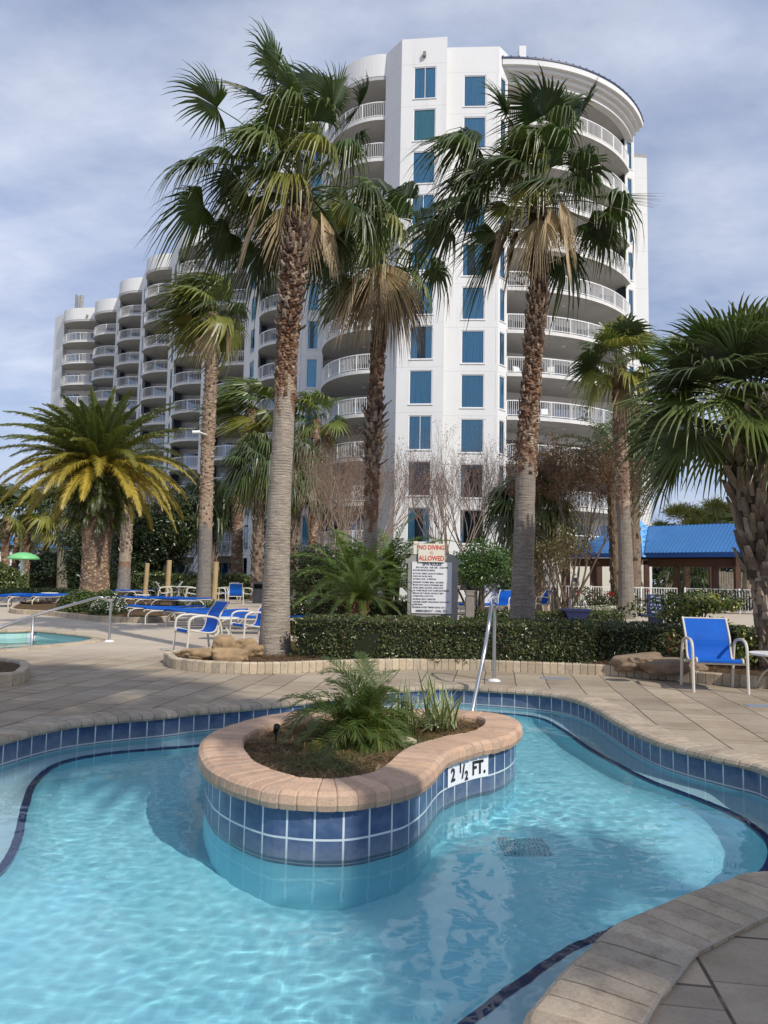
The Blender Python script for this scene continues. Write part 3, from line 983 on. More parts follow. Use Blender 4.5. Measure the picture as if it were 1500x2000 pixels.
# far end unit with the long rounded balcony
fe = catmull([(-44.3, 101.6, 0), (-43.9, 100.2, 0), (-42.6, 99.2, 0), (-41.0, 98.8, 0), (-38.8, 98.6, 0)], 5, False)
bl, brr = (-44.25, 102.2), (-38.78, 102.2)
facade(body, bl, brr, 0, PAR - .3, [(.35, 2.2, [(FL[n] + .03, FL[n] + 2.2) for n in range(12)]), (3.3, 4.7, [(FL[n] + .03, FL[n] + 2.2) for n in range(12)])], .12)
for n in range(12): doors += [(bl, brr, .35, 1.85, FL[n] + .03, -1), (bl, brr, 3.3, 1.4, FL[n] + .03, -1)]
balcs.append((fe, [Vector((-38.8, 102.19, 0)), Vector((-44.2, 102.19, 0))], .2, ALLF, -1))
parapet_band(body, fe, FL[12] - .02, PAR)
body.m = 2; body.poly_prism([(p.x, p.y) for p in off_in(fe, .02)] + [(-38.8, 102.2), (-44.2, 102.2)], FL[12] - .28, FL[12] + .1); body.m = 0
facade(body, (-46.3, 102.9), (-44.3, 101.3), 0, PAR, [])
facade(body, (-44.3, 101.3), (-44.25, 102.3), 0, PAR - .3, [])
facade(body, (-50, 118), (-46.3, 102.9), 0, PAR, [])

# ---- tower, left part: frontal wall with window column, then the big curved balcony, slanting flank
Wl0, Wl1 = (-6.35, 55.3), (-4.72, 55.2)
Wl1 = (-4.72, 54.6); Wl0 = (-6.35, 54.7)
facade(body, (-6.35, 56.4), Wl0, 0, PAR, [])
facade(body, Wl0, Wl1, 0, PAR, [(.42, 1.26, col_ops(range(0, 12)))])
for n in range(1, 12): wins.append((Wl0, Wl1, .42, .84, FL[n] + WB, WT - WB, rs.choice(['full', 'half', 'full', 'left']), 9))
T, R = (-4.72, 54.0), (-.41, 48.45)
fr = ellipse_arc(T, R, 22); BK = 1.6
facade(body, Wl1, (T[0], T[1] + BK), 0, PAR - .3, [])
bl, brr = (T[0], T[1] + BK), (R[0], T[1] + BK - 1.4)
facade(body, bl, brr, 0, PAR - .3, [(.3, 1.7, [(FL[n] + .03, FL[n] + 2.2) for n in range(12)]), (2.3, 3.6, [(FL[n] + .03, FL[n] + 2.2) for n in range(12)])], .12)
for n in range(12): doors += [(bl, brr, .3, 1.4, FL[n] + .03, 9), (bl, brr, 2.3, 1.3, FL[n] + .03, 9)]
facade(body, brr, R, 0, PAR, [])
balcs.append((fr, [Vector((R[0], brr[1] - .002, 0)), Vector((T[0] + .02, T[1] + BK - .002, 0))], .125, ALLF, 9))
parapet_band(body, fr, FL[12] - .02, PAR)
body.m = 2; body.poly_prism([(p.x, p.y) for p in off_in(fr, .02)] + [(R[0], brr[1]), (T[0] + .02, T[1] + BK)], FL[12] - .28, FL[12] + .1); body.m = 0

A0, A1 = (.62, 47.05), (3.58, 46.7)
facade(body, R, A0, 0, PAR, [])
LA = hypot(A1[0] - A0[0], A1[1] - A0[1])
facade(body, A0, A1, 0, PAR, [(.82, 2.28, col_ops(range(0, 12)))])
stA = ['full', 'full', 'split', 'full', 'full', 'left', 'half', 'half', 'full', 'split', 'green', 'full']
for n in range(1, 12):
    s = {11: 'split', 10: 'green', 9: 'full', 8: 'split', 7: 'full', 6: 'left', 5: 'half', 4: 'full', 3: 'split', 2: 'open', 1: 'half'}[n]
    wins.append((A0, A1, .82, 1.46, FL[n] + WB, WT - WB, s, 9))
B0, B1 = (3.6, 47.72), (7.12, 47.52)
facade(body, A1, B0, 0, PAR, [])
facade(body, B0, B1, 0, PAR, [(1.18, 2.66, col_ops(range(0, 12)))])
for n in range(1, 12):
    s = {11: 'full', 10: 'full', 9: 'half', 8: 'full', 7: 'left', 6: 'full', 5: 'full', 4: 'full', 3: 'full', 2: 'open', 1: 'open'}[n]
    wins.append((B0, B1, 1.18, 1.48, FL[n] + WB, WT - WB, s, 9))
C1 = (7.8, 48.3)
facade(body, B1, C1, 0, PAR, [(.2, .85, col_ops(range(0, 12)))])
for n in range(1, 12): wins.append((B1, C1, .2, .65, FL[n] + WB, WT - WB, rs.choice(['full', 'full', 'half']), 9))
# ---- round part
CC = Vector((8.2, 59.7, 0)); RR = 11.1
def arc(R_, a0, a1, n=40, c=CC): return [Vector((c.x + R_ * sin(a), c.y - R_ * cos(a), 0)) for a in [a0 + (a1 - a0) * k / n for k in range(n + 1)]]
fr = arc(RR, radians(-1.6), radians(61))
bl, brr = (7.85, 52.6), (17.7, 55.6)
facade(body, C1, bl, 0, FL[12], [])
dops = [(.45, 2.0), (2.75, 3.75), (4.6, 5.9), (6.4, 7.5), (8.3, 9.6)]
facade(body, bl, brr, 0, FL[12], [(a, b, [(FL[n] + .03, FL[n] + 2.2) for n in range(12)]) for a, b in dops], .12)
for n in range(12):
    for k, (a, b) in enumerate(dops):
        doors.append((bl, brr, a, b - a, FL[n] + .03, 9 if k < 3 else 8))
balcs.append((fr, [Vector((17.66, 55.55, 0)), Vector((7.88, 52.6, 0))], .125, ALLF, 9))
# canopy with stepped mouldings
R0, R1 = radians(-4), radians(64)
body.m = 2
body.poly_prism([(p.x, p.y) for p in arc(11.0, R0, R1)] + [(17.7, 55.7), (7.85, 53)], FL[12] - .35, FL[12] - .1)
body.m = 0
for (rad, za, zb) in ((11.25, FL[12] - .42, FL[12] - .1), (11.5, FL[12] - .1, FL[12] + .18), (11.8, FL[12] + .18, FL[12] + .42), (12.05, FL[12] + .42, FL[12] + .82)):
    A = arc(rad, R0, R1); Bk = arc(rad - .5, R0, R1)
    body.poly_prism([(p.x, p.y) for p in A] + [(p.x, p.y) for p in reversed(Bk)], za, zb)
body.m = 2
body.poly_prism([(p.x, p.y) for p in arc(11.7, R0, R1)] + [(17.7, 57), (7.85, 54)], FL[12] + .5, FL[12] + .8)
body.m = 0
# right end
E0, E1, E2 = (17.68, 54.6), (18.55, 55.1), (19.55, 55.2)
facade(body, (17.7, 55.6), E0, 0, 35.6, [])
facade(body, E0, E1, 0, 35.6, [(.25, .8, col_ops(range(0, 12)))])
for n in range(1, 12): wins.append((E0, E1, .25, .55, FL[n] + WB, WT - WB, 'full' if n % 3 else 'half', 9))
facade(body, E1, E2, 0, 34.0, []); facade(body, E2, (19.8, 66), 0, 34.0, [])
body.poly_prism([E1, E2, (19.8, 66), (18.6, 66)], 33.7, 34.0)
# flat roof slab joining everything
rp = [(.62, 47.3), (3.55, 46.95), (3.62, 47.9), (7.1, 47.75), (7.8, 48.6), (7.85, 54), (17.6, 56), (17.6, 70), (-6, 70), (-40, 110), (-48, 118), (-44.2, 101.6)]
for T_, R_ in zip(tips, ends): rp += [(T_[0] + .05, T_[1] + .3), (R_[0] - .05, R_[1] + 3)]
rp += [(-6.3, 56.6), (-4.7, 55), (-.45, 50.5)]
body.m = 2; body.poly_prism(rp, FL[12] + .25, FL[12] + .35); body.m = 0
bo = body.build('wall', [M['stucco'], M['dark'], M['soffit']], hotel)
mb = MB()
A = arc(12.1, R0, R1); Bk = arc(11.6, R0, R1)
mb.poly_prism([(p.x, p.y) for p in A] + [(p.x, p.y) for p in reversed(Bk)], FL[12] + .823, FL[12] + .93)
for p in along(arc(12.05, R0, R1), .55): mb.box((p.x - .05, p.y - .05, FL[12] + .92), (p.x + .05, p.y + .05, FL[12] + 1.0))
mb.build('roof_edge', M['cap'], hotel)

# balconies (copies share mesh)
for fr, back, pk, floors, unit in balcs:
    s, r = balcony_meshes(fr, back, pk)
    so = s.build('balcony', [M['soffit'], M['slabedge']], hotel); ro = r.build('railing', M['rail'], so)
    so.location = (0, 0, FL[list(floors)[0]])
    for n in list(floors)[1:]:
        c = inst('balcony', so.data, hotel, (0, 0, FL[n])); inst('railing', ro.data, c)
# white rim on every slab edge is part of the slab material: brighter edge strip
# windows: nearest 99 single parts, the small far ones together
near_w = [w for w in wins if w[7] >= 2]; far_w = [w for w in wins if w[7] < 2]
for w in near_w: window(hotel, *w[:7])
mbf = MB(); mbg = MB()
for (p0, p1, u, w, zb, h, st, g_) in far_w:
    d = (v2(p1) - v2(p0)).normalized(); n = Vector((-d.y, d.x, 0)); o = v2(p0) + d * u + Vector((0, 0, zb))
    Mx = Matrix(((d.x, n.x, 0, o.x), (d.y, n.y, 0, o.y), (0, 0, 1, o.z), (0, 0, 0, 1)))
    f, g, c = window_meshes(w, h, st)
    mbf.m = 0; mbf.add([Mx @ q for q in f.v], f.f)
    mbf.m = 1; mbf.add([Mx @ q for q in g.v], g.f)
    mbf.m = 2; mbf.add([Mx @ q for q in c.v], c.f)
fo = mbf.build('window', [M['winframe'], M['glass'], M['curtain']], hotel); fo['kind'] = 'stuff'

# sliding doors
def door_mesh(w, h):
    f = MB(); k = .05
    for x in (0, w - k): f.box((x, .05, 0), (x + k, .11, h))
    f.box((w / 2 - .04, .05, k), (w / 2 + .04, .11, h - k))
    f.box((k, .05, 0), (w - k, .11, k)); f.box((k, .05, h - k), (w - k, .11, h))
    g = MB(); g.quad(Vector((k, .08, k)), Vector((w - k, .08, k)), Vector((w - k, .08, h - k)), Vector((k, .08, h - k)))
    c = MB(); n = 14
    prev = None
    for i in range(n + 1):
        x = .05 + (w * .42) * i / n; y = .2 + .03 * (i % 2)
        cur = (Vector((x, y, .03)), Vector((x, y, h - .03)))
        if prev: c.quad(prev[0], cur[0], cur[1], prev[1])
        prev = cur
    return f, g, c
DC = {}; cnt = 0; mbd = MB()
order = sorted(doors, key=lambda d: (-(d[5] >= 8), -(d[5]), -d[4] if d[5] < 8 else 0))
chosen = [d for d in doors if d[5] == 9 and d[4] > 3][:55] + [d for d in doors if 2 <= d[5] <= 5 and d[4] > 3]
chosen = chosen[:99]; cs = set(id(d) for d in chosen)
for d_ in doors:
    p0, p1, u, w, z, g_ = d_
    d = (v2(p1) - v2(p0)).normalized(); o = v2(p0) + d * u; h = 2.17
    if id(d_) in cs:
        key = round(w, 2)
        if key not in DC:
            f, g, c = door_mesh(w, h); a = f.build('sliding_door', M['winframe'], hotel); b = g.build('pane', M['doorglass'], a); cc = c.build('curtain', M['curtain'], a)
            DC[key] = (a.data, b.data, cc.data)
        else:
            a = inst('sliding_door', DC[key][0], hotel); inst('pane', DC[key][1], a); inst('curtain', DC[key][2], a)
        a.location = (o.x, o.y, z); a.rotation_euler = (0, 0, atan2(d.y, d.x))
    else:
        n = Vector((-d.y, d.x, 0))
        Mx = Matrix(((d.x, n.x, 0, o.x), (d.y, n.y, 0, o.y), (0, 0, 1, z), (0, 0, 0, 1)))
        f, g, c = door_mesh(w, h)
        mbd.m = 0; mbd.add([Mx @ q for q in f.v], f.f); mbd.m = 1; mbd.add([Mx @ q for q in g.v], g.f); mbd.m = 2; mbd.add([Mx @ q for q in c.v], c.f)
fo = mbd.build('sliding_door', [M['winframe'], M['doorglass'], M['curtain']], hotel); fo['kind'] = 'stuff'
# roof gear and wall lights
mb = MB(); q = at(1021, 112, 52); mb.box((q.x - .25, q.y, 35.9), (q.x + .25, q.y + .9, q.z + .9)); mb.build('roof_flue', M['whitewall'], hotel)
mb = MB(); q = at(159, 590, 101)
mb.box((q.x - .7, 100.5, 36.2), (q.x - .62, 101.5, q.z + 1.0)); mb.tube([(q.x, 101, 36.2), (q.x, 101, q.z + .9)], .28, 10); mb.box((q.x - .5, 100.6, 36.6), (q.x + .7, 101.2, 37.2))
mb.build('rooftop_antenna', M['signgrey'], hotel)
for (px, py, Y) in ((829, 107, 46.85), (171, 617, 98.7)):
    q = at(px, py, Y); mb = MB(); mb.box((q.x - .1, Y - .2, q.z - .18), (q.x + .1, Y + .1, q.z + .12)); mb.build('wall_light', M['bollard'], hotel)
# ceiling lamps under near slabs
lm = MB(); lm.tube([(0, 0, -.30), (0, 0, -.24)], .14, 12); first = None
for n in range(3, 12):
    for (x, y) in ((-1.6, 52.2), (12.2, 51.2)):
        if first is None: first = lm.build('ceiling_lamp', M['white'], hotel); first.location = (x, y, FL[n])
        else: inst('ceiling_lamp', first.data, hotel, (x, y, FL[n]))
# ground-floor service block of the tower behind the pavilion
# ================================================================ PLANT BUILDERS
UP = Vector((0, 0, 1)); WIND = Vector((-1.0, .15, 0)).normalized()
def jit(c, r, k=.18):
    v = r.uniform(1 - k, 1 + k); return (c[0] * v * r.uniform(.94, 1.06), c[1] * v, c[2] * v * r.uniform(.9, 1.1))
def lerpc(a, b, t): return tuple(a[i] + (b[i] - a[i]) * t for i in range(3))

GREEN = (.068, .112, .030); GREEN2 = (.115, .16, .040); DARKG = (.040, .068, .022); YEL = (.34, .30, .05); DEAD = (.50, .38, .235); DEADD = (.19, .13, .08); BLUEG = (.075, .105, .055)

def fan_leaf(mb, base, hast, R, r, nseg=34, spread=112, droop=.35, wind=.25, col=GREEN, tip=None, pleat=True, fold=.25, pet=.022, split=.42, petcol=None, axis=None, stiff=0.0):
    """costapalmate fan: petiole base->hastula, pleated segments split at half length with limp tips"""
    base, hast = Vector(base), Vector(hast)
    d = hast - base; L = d.length; d.normalize()
    mid = base.lerp(hast, .5) + UP * L * .10
    q1 = base.lerp(mid, .5) + UP * L * .03
    side = d.cross(UP)
    if side.length < .1: side = d.cross(Vector((r.uniform(-1, 1), 1, 0)))
    side.normalize()
    pc = petcol or lerpc(col, (.22, .24, .08), .55)
    pts = [base, q1, mid, mid.lerp(hast, .5) + UP * L * .015, hast]
    for i in range(len(pts) - 1):
        a, b = pts[i], pts[i + 1]; w0 = pet * (1.35 - .2 * i); w1 = pet * (1.15 - .2 * i)
        n = (b - a).cross(side).normalized() * pet * .6
        mb.add([a - side * w0, a + side * w0, b + side * w1, b - side * w1, a - n, b - n], [(0, 1, 2, 3), (0, 3, 5, 4), (1, 4, 5, 2)], pc)
    ax = Vector(axis).normalized() if axis is not None else (d * 1.0 + WIND * wind * .8 - UP * .15 * droop).normalized()
    roll = r.uniform(-.5, .5)
    s = ax.cross(UP)
    if s.length < .15: s = ax.cross(Vector((r.uniform(-1, 1), r.uniform(-1, 1), 0)))
    s.normalize(); s = (Matrix.Rotation(roll, 3, ax) @ s)
    nrm = s.cross(ax).normalized()
    sp = radians(spread) * r.uniform(.85, 1.05)
    dth = 2 * sp / nseg
    T = [0.0, split * .55, split, split + (1 - split) * .45, split + (1 - split) * .75, 1.0] if pleat else [0.0, split, split + (1 - split) * .55, 1.0]
    for i in range(nseg):
        th = -sp + (i + .5) * dth
        if r.random() < .03: continue
        c0, s0 = cos(th), sin(th)
        di = (ax * c0 + s * s0 + nrm * fold * (1 - abs(c0)) * 1.0 - nrm * .05).normalized()
        wd = (s * c0 - ax * s0).normalized()
        Li = R * (.80 + .22 * c0) * r.uniform(.90, 1.06)
        g = droop * r.uniform(.7, 1.35); wv = wind * r.uniform(.6, 1.5)
        tw = r.uniform(-.25, .25)
        rows = []
        for t in T:
            k = max(0, (t - split * .8)) / (1 - split * .8)
            p = hast + di * Li * t + (-UP * g * (k ** 1.7) * Li * (1 - stiff)) + WIND * wv * (k ** 1.5) * Li
            over = k * k * g * .25
            p = p - di * Li * over
            if t <= split: w = Li * t * math.tan(dth / 2) * 1.08 + .002
            else:
                u = (t - split) / (1 - split); w = Li * split * math.tan(dth / 2) * 1.05 * (1 - u ** 1.3) + .0015
            ww = (wd + nrm * tw * k)
            rows.append((p, ww * w, nrm * w * (.75 if pleat else 0)))
        cc = jit(col, r, .16); tc = tip or lerpc(col, YEL, .28)
        n0 = len(mb.v)
        m = 3 if pleat else 2
        for j, (p, ww, nn) in enumerate(rows):
            k = T[j]; c = lerpc(cc, tc, max(0, k - .55) * 1.6)
            if pleat: mb.v += [p - ww, p + nn, p + ww]; mb.c += [c] * 3
            else: mb.v += [p - ww, p + ww]; mb.c += [c] * 2
        for j in range(len(rows) - 1):
            a = n0 + j * m
            for q in range(m - 1): mb.f.append([a + q, a + q + 1, a + q + 1 + m, a + q + m]); mb.mi.append(mb.m)

def feather(mb, base, d, L, r, n=34, arch=1.0, col=GREEN, wl=.42, width=.022, tip=None, wind=0.0, vee=.55, leafdroop=.25, start=.12, rach=.014):
    """pinnate frond"""
    base = Vector(base); d = Vector(d).normalized()
    pts = []; p = base.copy(); dd = d.copy(); st = L / 12
    for i in range(13):
        pts.append(p.copy()); p = p + dd * st
        dd = (dd - UP * arch * .085 * (1 + i * .09) + WIND * wind * .05).normalized()
    rc = lerpc(col, (.30, .28, .08), .5)
    s = d.cross(UP)
    if s.length < .1: s = Vector((1, 0, 0))
    s.normalize()
    for i in range(12):
        w0 = rach * (1.3 - i / 11); w1 = rach * (1.3 - (i + 1) / 11) + .001
        t = (pts[i + 1] - pts[i]).normalized(); nn = s.cross(t).normalized()
        mb.add([pts[i] - s * w0, pts[i] + s * w0, pts[i + 1] + s * w1, pts[i + 1] - s * w1, pts[i] - nn * w0, pts[i + 1] - nn * w1], [(0, 1, 2, 3), (0, 3, 5, 4), (1, 4, 5, 2)], rc)
    for k in range(n):
        u = start + (1 - start) * (k + .5) / n
        x = u * 12; i = min(11, int(x)); f = x - i
        q = pts[i].lerp(pts[i + 1], f); t = (pts[i + 1] - pts[i]).normalized(); nn = s.cross(t).normalized()
        ll = wl * (sin(pi * (.18 + .78 * u)) ** .7) * r.uniform(.85, 1.1)
        for sg in (-1, 1):
            dl = (s * sg * (1.0 - .45 * u) + t * (.55 + .6 * u) + nn * vee * r.uniform(.5, 1.3)).normalized()
            m = q + dl * ll * .5 ; e = q + dl * ll - UP * ll * leafdroop * r.uniform(.5, 1.6) + WIND * wind * ll * .3
            wv = t * width * r.uniform(.8, 1.2)
            c = jit(col, r, .15); c2 = lerpc(c, tip or lerpc(col, YEL, .3), .7)
            n0 = len(mb.v)
            mb.v += [q - wv * .6, q + wv * .6, m + wv, m - wv, e]; mb.c += [c, c, c, c, c2]
            mb.f += [[n0, n0 + 1, n0 + 2, n0 + 3], [n0 + 3, n0 + 2, n0 + 4]]; mb.mi += [mb.m] * 2

def trunk_mesh(path, radii, colf, r, step=.05, n=20, rough=.012, ringamp=.006, ringp=.09, fib=0.0):
    """path, radii: control points; colf(u, z, a) gives the colour"""
    P = catmull([Vector(p) for p in path], 8, False)
    m = len(path)
    L = [0]
    for a, b in zip(P, P[1:]): L.append(L[-1] + (b - a).length)
    N = max(6, int(L[-1] / step)); mb = MB()
    j = 0; rad = []
    for i in range(N + 1):
        d = L[-1] * i / N
        while j < len(L) - 2 and L[j + 1] < d: j += 1
        t = (d - L[j]) / max(1e-9, L[j + 1] - L[j]); p = P[j].lerp(P[j + 1], t)
        x = (j + t) / (len(P) - 1) * (m - 1); k = min(m - 2, int(x)); rr_ = radii[k] + (radii[k + 1] - radii[k]) * (x - k)
        u = i / N
        for q in range(n):
            a = 2 * pi * q / n
            nz = noise.noise(Vector((cos(a) * 2.2 + p.x * 7, sin(a) * 2.2, p.z * 3.5)))
            ring = abs(((d / ringp) % 1.0) - .5) * 2
            f = fib(u) if callable(fib) else fib
            rr2 = rr_ + rough * nz + ringamp * (ring - .5) + f * .05 * noise.noise(Vector((cos(a) * 5, sin(a) * 5, p.z * 9))) + f * .035 * r.uniform(-1, 1)
            mb.v.append(p + Vector((cos(a), sin(a), 0)) * rr2)
            mb.c.append(colf(u, p.z, a))
    for i in range(N):
        for q in range(n):
            a = i * n + q; b = i * n + (q + 1) % n
            mb.f.append([a, b, b + n, a + n]); mb.mi.append(0)
    def axis(u):
        d = L[-1] * u; j = 0
        while j < len(L) - 2 and L[j + 1] < d: j += 1
        t = (d - L[j]) / max(1e-9, L[j + 1] - L[j]); p = P[j].lerp(P[j + 1], t)
        x = (j + t) / (len(P) - 1) * (m - 1); k = min(m - 2, int(x)); return p, radii[k] + (radii[k + 1] - radii[k]) * (x - k)
    return mb, axis, L[-1]

def boots(mb, axis, u0, u1, n, r, ln=.28, w=.06, out=.45, cols=((.20, .15, .11),), th=.018, spiral=True):
    """old leaf bases standing off the trunk"""
    for i in range(n):
        u = u0 + (u1 - u0) * ((i + .5) / n if spiral else r.random())
        a = i * 2.39996 + r.uniform(-.25, .25)
        p, rad = axis(u)
        o = Vector((cos(a), sin(a), 0)); t = Vector((-sin(a), cos(a), 0))
        b = p + o * rad * .86
        l = ln * r.uniform(.65, 1.3); ot = out * r.uniform(.5, 1.5)
        e = b + UP * l * cos(ot) + o * (l * sin(ot)) + t * r.uniform(-.3, .3) * l * .4
        m = b.lerp(e, .5) + o * .02
        c = jit(r.choice(cols), r, .3); c2 = lerpc(c, (.42, .36, .29), r.uniform(0, .6))
        ww = w * r.uniform(.8, 1.25)
        tt = t * ww; n0 = o * th
        vs = [b - tt, b + tt, m + tt * .62, m - tt * .62, e + tt * .45, e - tt * .45,
              b - tt * .7 + n0 * 2.4, b + tt * .7 + n0 * 2.4, m + tt * .45 + n0 * 1.6, m - tt * .45 + n0 * 1.6, e + tt * .3 + n0, e - tt * .3 + n0]
        n1 = len(mb.v); mb.v += vs; mb.c += [c] * 2 + [c] * 2 + [c2] * 2 + [c] * 2 + [c] * 2 + [c2] * 2
        for f in ((6, 7, 8, 9), (9, 8, 10, 11), (0, 6, 9, 3), (3, 9, 11, 5), (7, 1, 2, 8), (8, 2, 4, 10), (11, 10, 4, 5), (0, 3, 2, 1), (3, 5, 4, 2)):
            mb.f.append([n1 + k for k in f]); mb.mi.append(0)

GREY = (.34, .30, .26); RED = (.25, .145, .095); PALE = (.46, .37, .28); BRN = (.13, .085, .06)
def wash_col(split, r, grey=GREY, red=RED, patch=1.0):
    def f(u, z, a):
        e = noise.noise(Vector((cos(a) * 1.5, sin(a) * 1.5, z * 2.2))) * .06
        if u + e < split: 
            v = 1 + .12 * noise.noise(Vector((cos(a), sin(a), z * 4)));  return tuple(x * v for x in grey)
        k = noise.noise(Vector((cos(a) * 2.6 + 3, sin(a) * 2.6, z * 4.5)))
        c = lerpc(red, BRN, min(1, max(0, (u - split) / (1 - split) * .8 + k * .5)))
        if k > .12 and patch: c = lerpc(c, PALE, min(1, (k - .12) * 5))
        return c
    return f

def tuft(mb, heart, r, n, R, pet, elo, ehi, nseg=30, col=(GREEN, GREEN2, DARKG), droop=.5, wind=.3, pleat=True, az=None, yel=.1, bias=.35, spread=112, fold=.25, lowyel=None):
    heart = Vector(heart)
    for i in range(n):
        el = radians(elo + (ehi - elo) * ((i + .5) / n) ** .85)
        a = i * 2.39996 + r.uniform(-.3, .3)
        d = Vector((cos(a) * cos(el), sin(a) * cos(el), sin(el))) + WIND * bias * r.uniform(.5, 1.2)
        d.normalize()
        c = r.choice(col)
        if lowyel and yel > .05 and el < radians(lowyel): c = lerpc(c, YEL, r.uniform(.1, .6))
        elif r.random() < yel: c = lerpc(c, YEL, r.uniform(.2, .5))
        l = pet * r.uniform(.75, 1.15)
        fan_leaf(mb, heart + Vector((d.x, d.y, 0)) * .08, heart + d * l - UP * .06 * (1 - sin(el)), R * r.uniform(.85, 1.1), r, nseg, spread, droop * r.uniform(.7, 1.3), wind * r.uniform(.5, 1.4), c, None, pleat, fold)

def dead_skirt(mb, heart, r, n, R, drop, nseg=26, spreadout=.25, cols=(DEAD, DEAD, DEADD), az=None, pleat=True):
    heart = Vector(heart)
    for i in range(n):
        a = az[i % len(az)] + r.uniform(-.15, .15) if az else i * 2.39996
        o = Vector((cos(a), sin(a), 0))
        b = heart + o * .12 - UP * r.uniform(0, .25)
        h = b + o * spreadout * r.uniform(.7, 1.5) - UP * drop * r.uniform(.4, 1.0)
        fan_leaf(mb, b, h, R * r.uniform(.8, 1.1), r, nseg, 42, .35, .03, r.choice(cols), lerpc(DEAD, (.5, .42, .3), .5), pleat, .7, .02, .45, DEADD, axis=o * .22 * r.uniform(.3, 1.5) - UP)

def fan_palm(loc, label, cat='palm tree', name='fan_palm', group=None):
    root = empty(name, loc); tag(root, label, cat, group); return root

# ---------------------------------------------------------------- leaf clumps for shrubs and broadleaf trees
def leaf_quad(mb, p, size, r, col, nrm=None):
    n = Vector((r.gauss(0, 1), r.gauss(0, 1), r.gauss(.3, 1)))
    if nrm is not None: n = n * .75 + nrm * 1.0
    n.normalize(); a = n.orthogonal().normalized(); a = Matrix.Rotation(r.uniform(0, 2 * pi), 3, n) @ a; b = n.cross(a)
    L = size * r.uniform(.7, 1.3); w = L * .42
    n0 = len(mb.v); c = jit(col, r, .22)
    mb.v += [p - a * L * .5, p + b * w * .5 + n * L * .06, p + a * L * .5, p - b * w * .5 + n * L * .06]; mb.c += [c] * 4
    mb.f.append([n0, n0 + 1, n0 + 2, n0 + 3]); mb.mi.append(mb.m)

def blob_leaves(mb, centre, rad, n, size, r, cols, lumps=14, shell=.55, hole=.0):
    """clumps spread through an uneven ellipsoid"""
    c0 = Vector(centre); rx, ry, rz = rad
    cl = []
    for k in range(lumps):
        u = Vector((r.gauss(0, 1), r.gauss(0, 1), r.gauss(0, 1))).normalized()
        f = r.uniform(.35, .92)
        cl.append((c0 + Vector((u.x * rx * f, u.y * ry * f, u.z * rz * f)), r.uniform(.30, .55)))
    for i in range(n):
        cc, s = r.choice(cl)
        u = Vector((r.gauss(0, 1), r.gauss(0, 1), r.gauss(0, 1))).normalized() * (r.uniform(shell, 1.0) ** .5)
        p = cc + Vector((u.x * rx * s, u.y * ry * s, u.z * rz * s))
        if hole and noise.noise(p * 1.7) > hole: continue
        leaf_quad(mb, p, size, r, r.choice(cols), u)
    return cl

def branch(mb, p, d, L, rad, depth, r, col, spread=.5, up=.15, n=(2, 3), tips=None, shrink=.74, sides=4):
    segs = 3; pts = [p]; rs = [rad]
    for i in range(segs):
        d = (d + Vector((r.gauss(0, .10), r.gauss(0, .10), r.gauss(0, .06) + up * .25))).normalized()
        pts.append(pts[-1] + d * L / segs); rs.append(rad * (1 - .3 * (i + 1) / segs))
    mb.tube(pts, rs, sides if depth > 1 else 3, jit(col, r, .15), caps=False)
    if depth <= 0:
        if tips is not None: tips.append((pts[-1], d))
        return
    for k in range(r.randint(*n)):
        a = r.uniform(0, 2 * pi); o = d.orthogonal().normalized(); o = Matrix.Rotation(a, 3, d) @ o
        nd = (d + o * spread * r.uniform(.5, 1.3) + UP * up).normalized()
        branch(mb, pts[-1] if k < 2 else pts[-2], nd, L * shrink * r.uniform(.8, 1.15), rs[-1] * .84, depth - 1, r, col, spread, up, n, tips, shrink, sides)
# ================================================================ PALMS
def hero_leaf(mb, heart, spec, ppm, r, **kw):
    """spec: (dx px, dy px, depth m, R px, kind)"""
    dx, dy, dz, R, kind = spec
    h = Vector(heart) + Vector((dx / ppm, dz, -dy / ppm))
    c = {'g': GREEN, 'l': GREEN2, 'd': DARKG, 'y': lerpc(GREEN2, YEL, .45)}[kind]
    fan_leaf(mb, Vector(heart) + (h - Vector(heart)).normalized() * .1, h, R * 1.2 / ppm, r, col=jit(c, r, .1), **kw)

# --- main Washingtonia left of the hedge
r = random.Random(101)
b = gnd(537, 1276, .12)
heart = at(590, 372, 12.75)
root = fan_palm((0, 0, 0), 'tallest fan palm, thick grey trunk rising beside rocks at the left end of the hedge')
path = [(b.x, b.y, -.05), at(538, 1200, b.y), at(545, 1000, b.y), at(553, 850, b.y), at(560, 700, b.y), at(567, 600, b.y), at(575, 500, b.y), tuple(heart)]
rad = [.285, .225, .185, .17, .155, .155, .165, .12]
mb, axis, L = trunk_mesh(path, rad, wash_col(.50, r, (.40, .355, .30)), r, .022, 40, .008, .005, .045, fib=lambda u: max(0, min(1, (u - .47) * 6)))
boots(mb, axis, .50, .66, 60, r, .10, .045, .3, ((.30, .18, .11), (.36, .26, .18), (.20, .12, .08)), .016)
boots(mb, axis, .64, .80, 60, r, .14, .045, .8, ((.20, .13, .10), (.13, .09, .07), (.36, .30, .25)), .02)
boots(mb, axis, .78, .985, 110, r, .20, .042, .4, ((.15, .10, .075), (.10, .07, .055), (.26, .20, .15)), .018)
mb.build('trunk', M['bark'], root)
mb = MB()
ppm = 1480 / 12.9
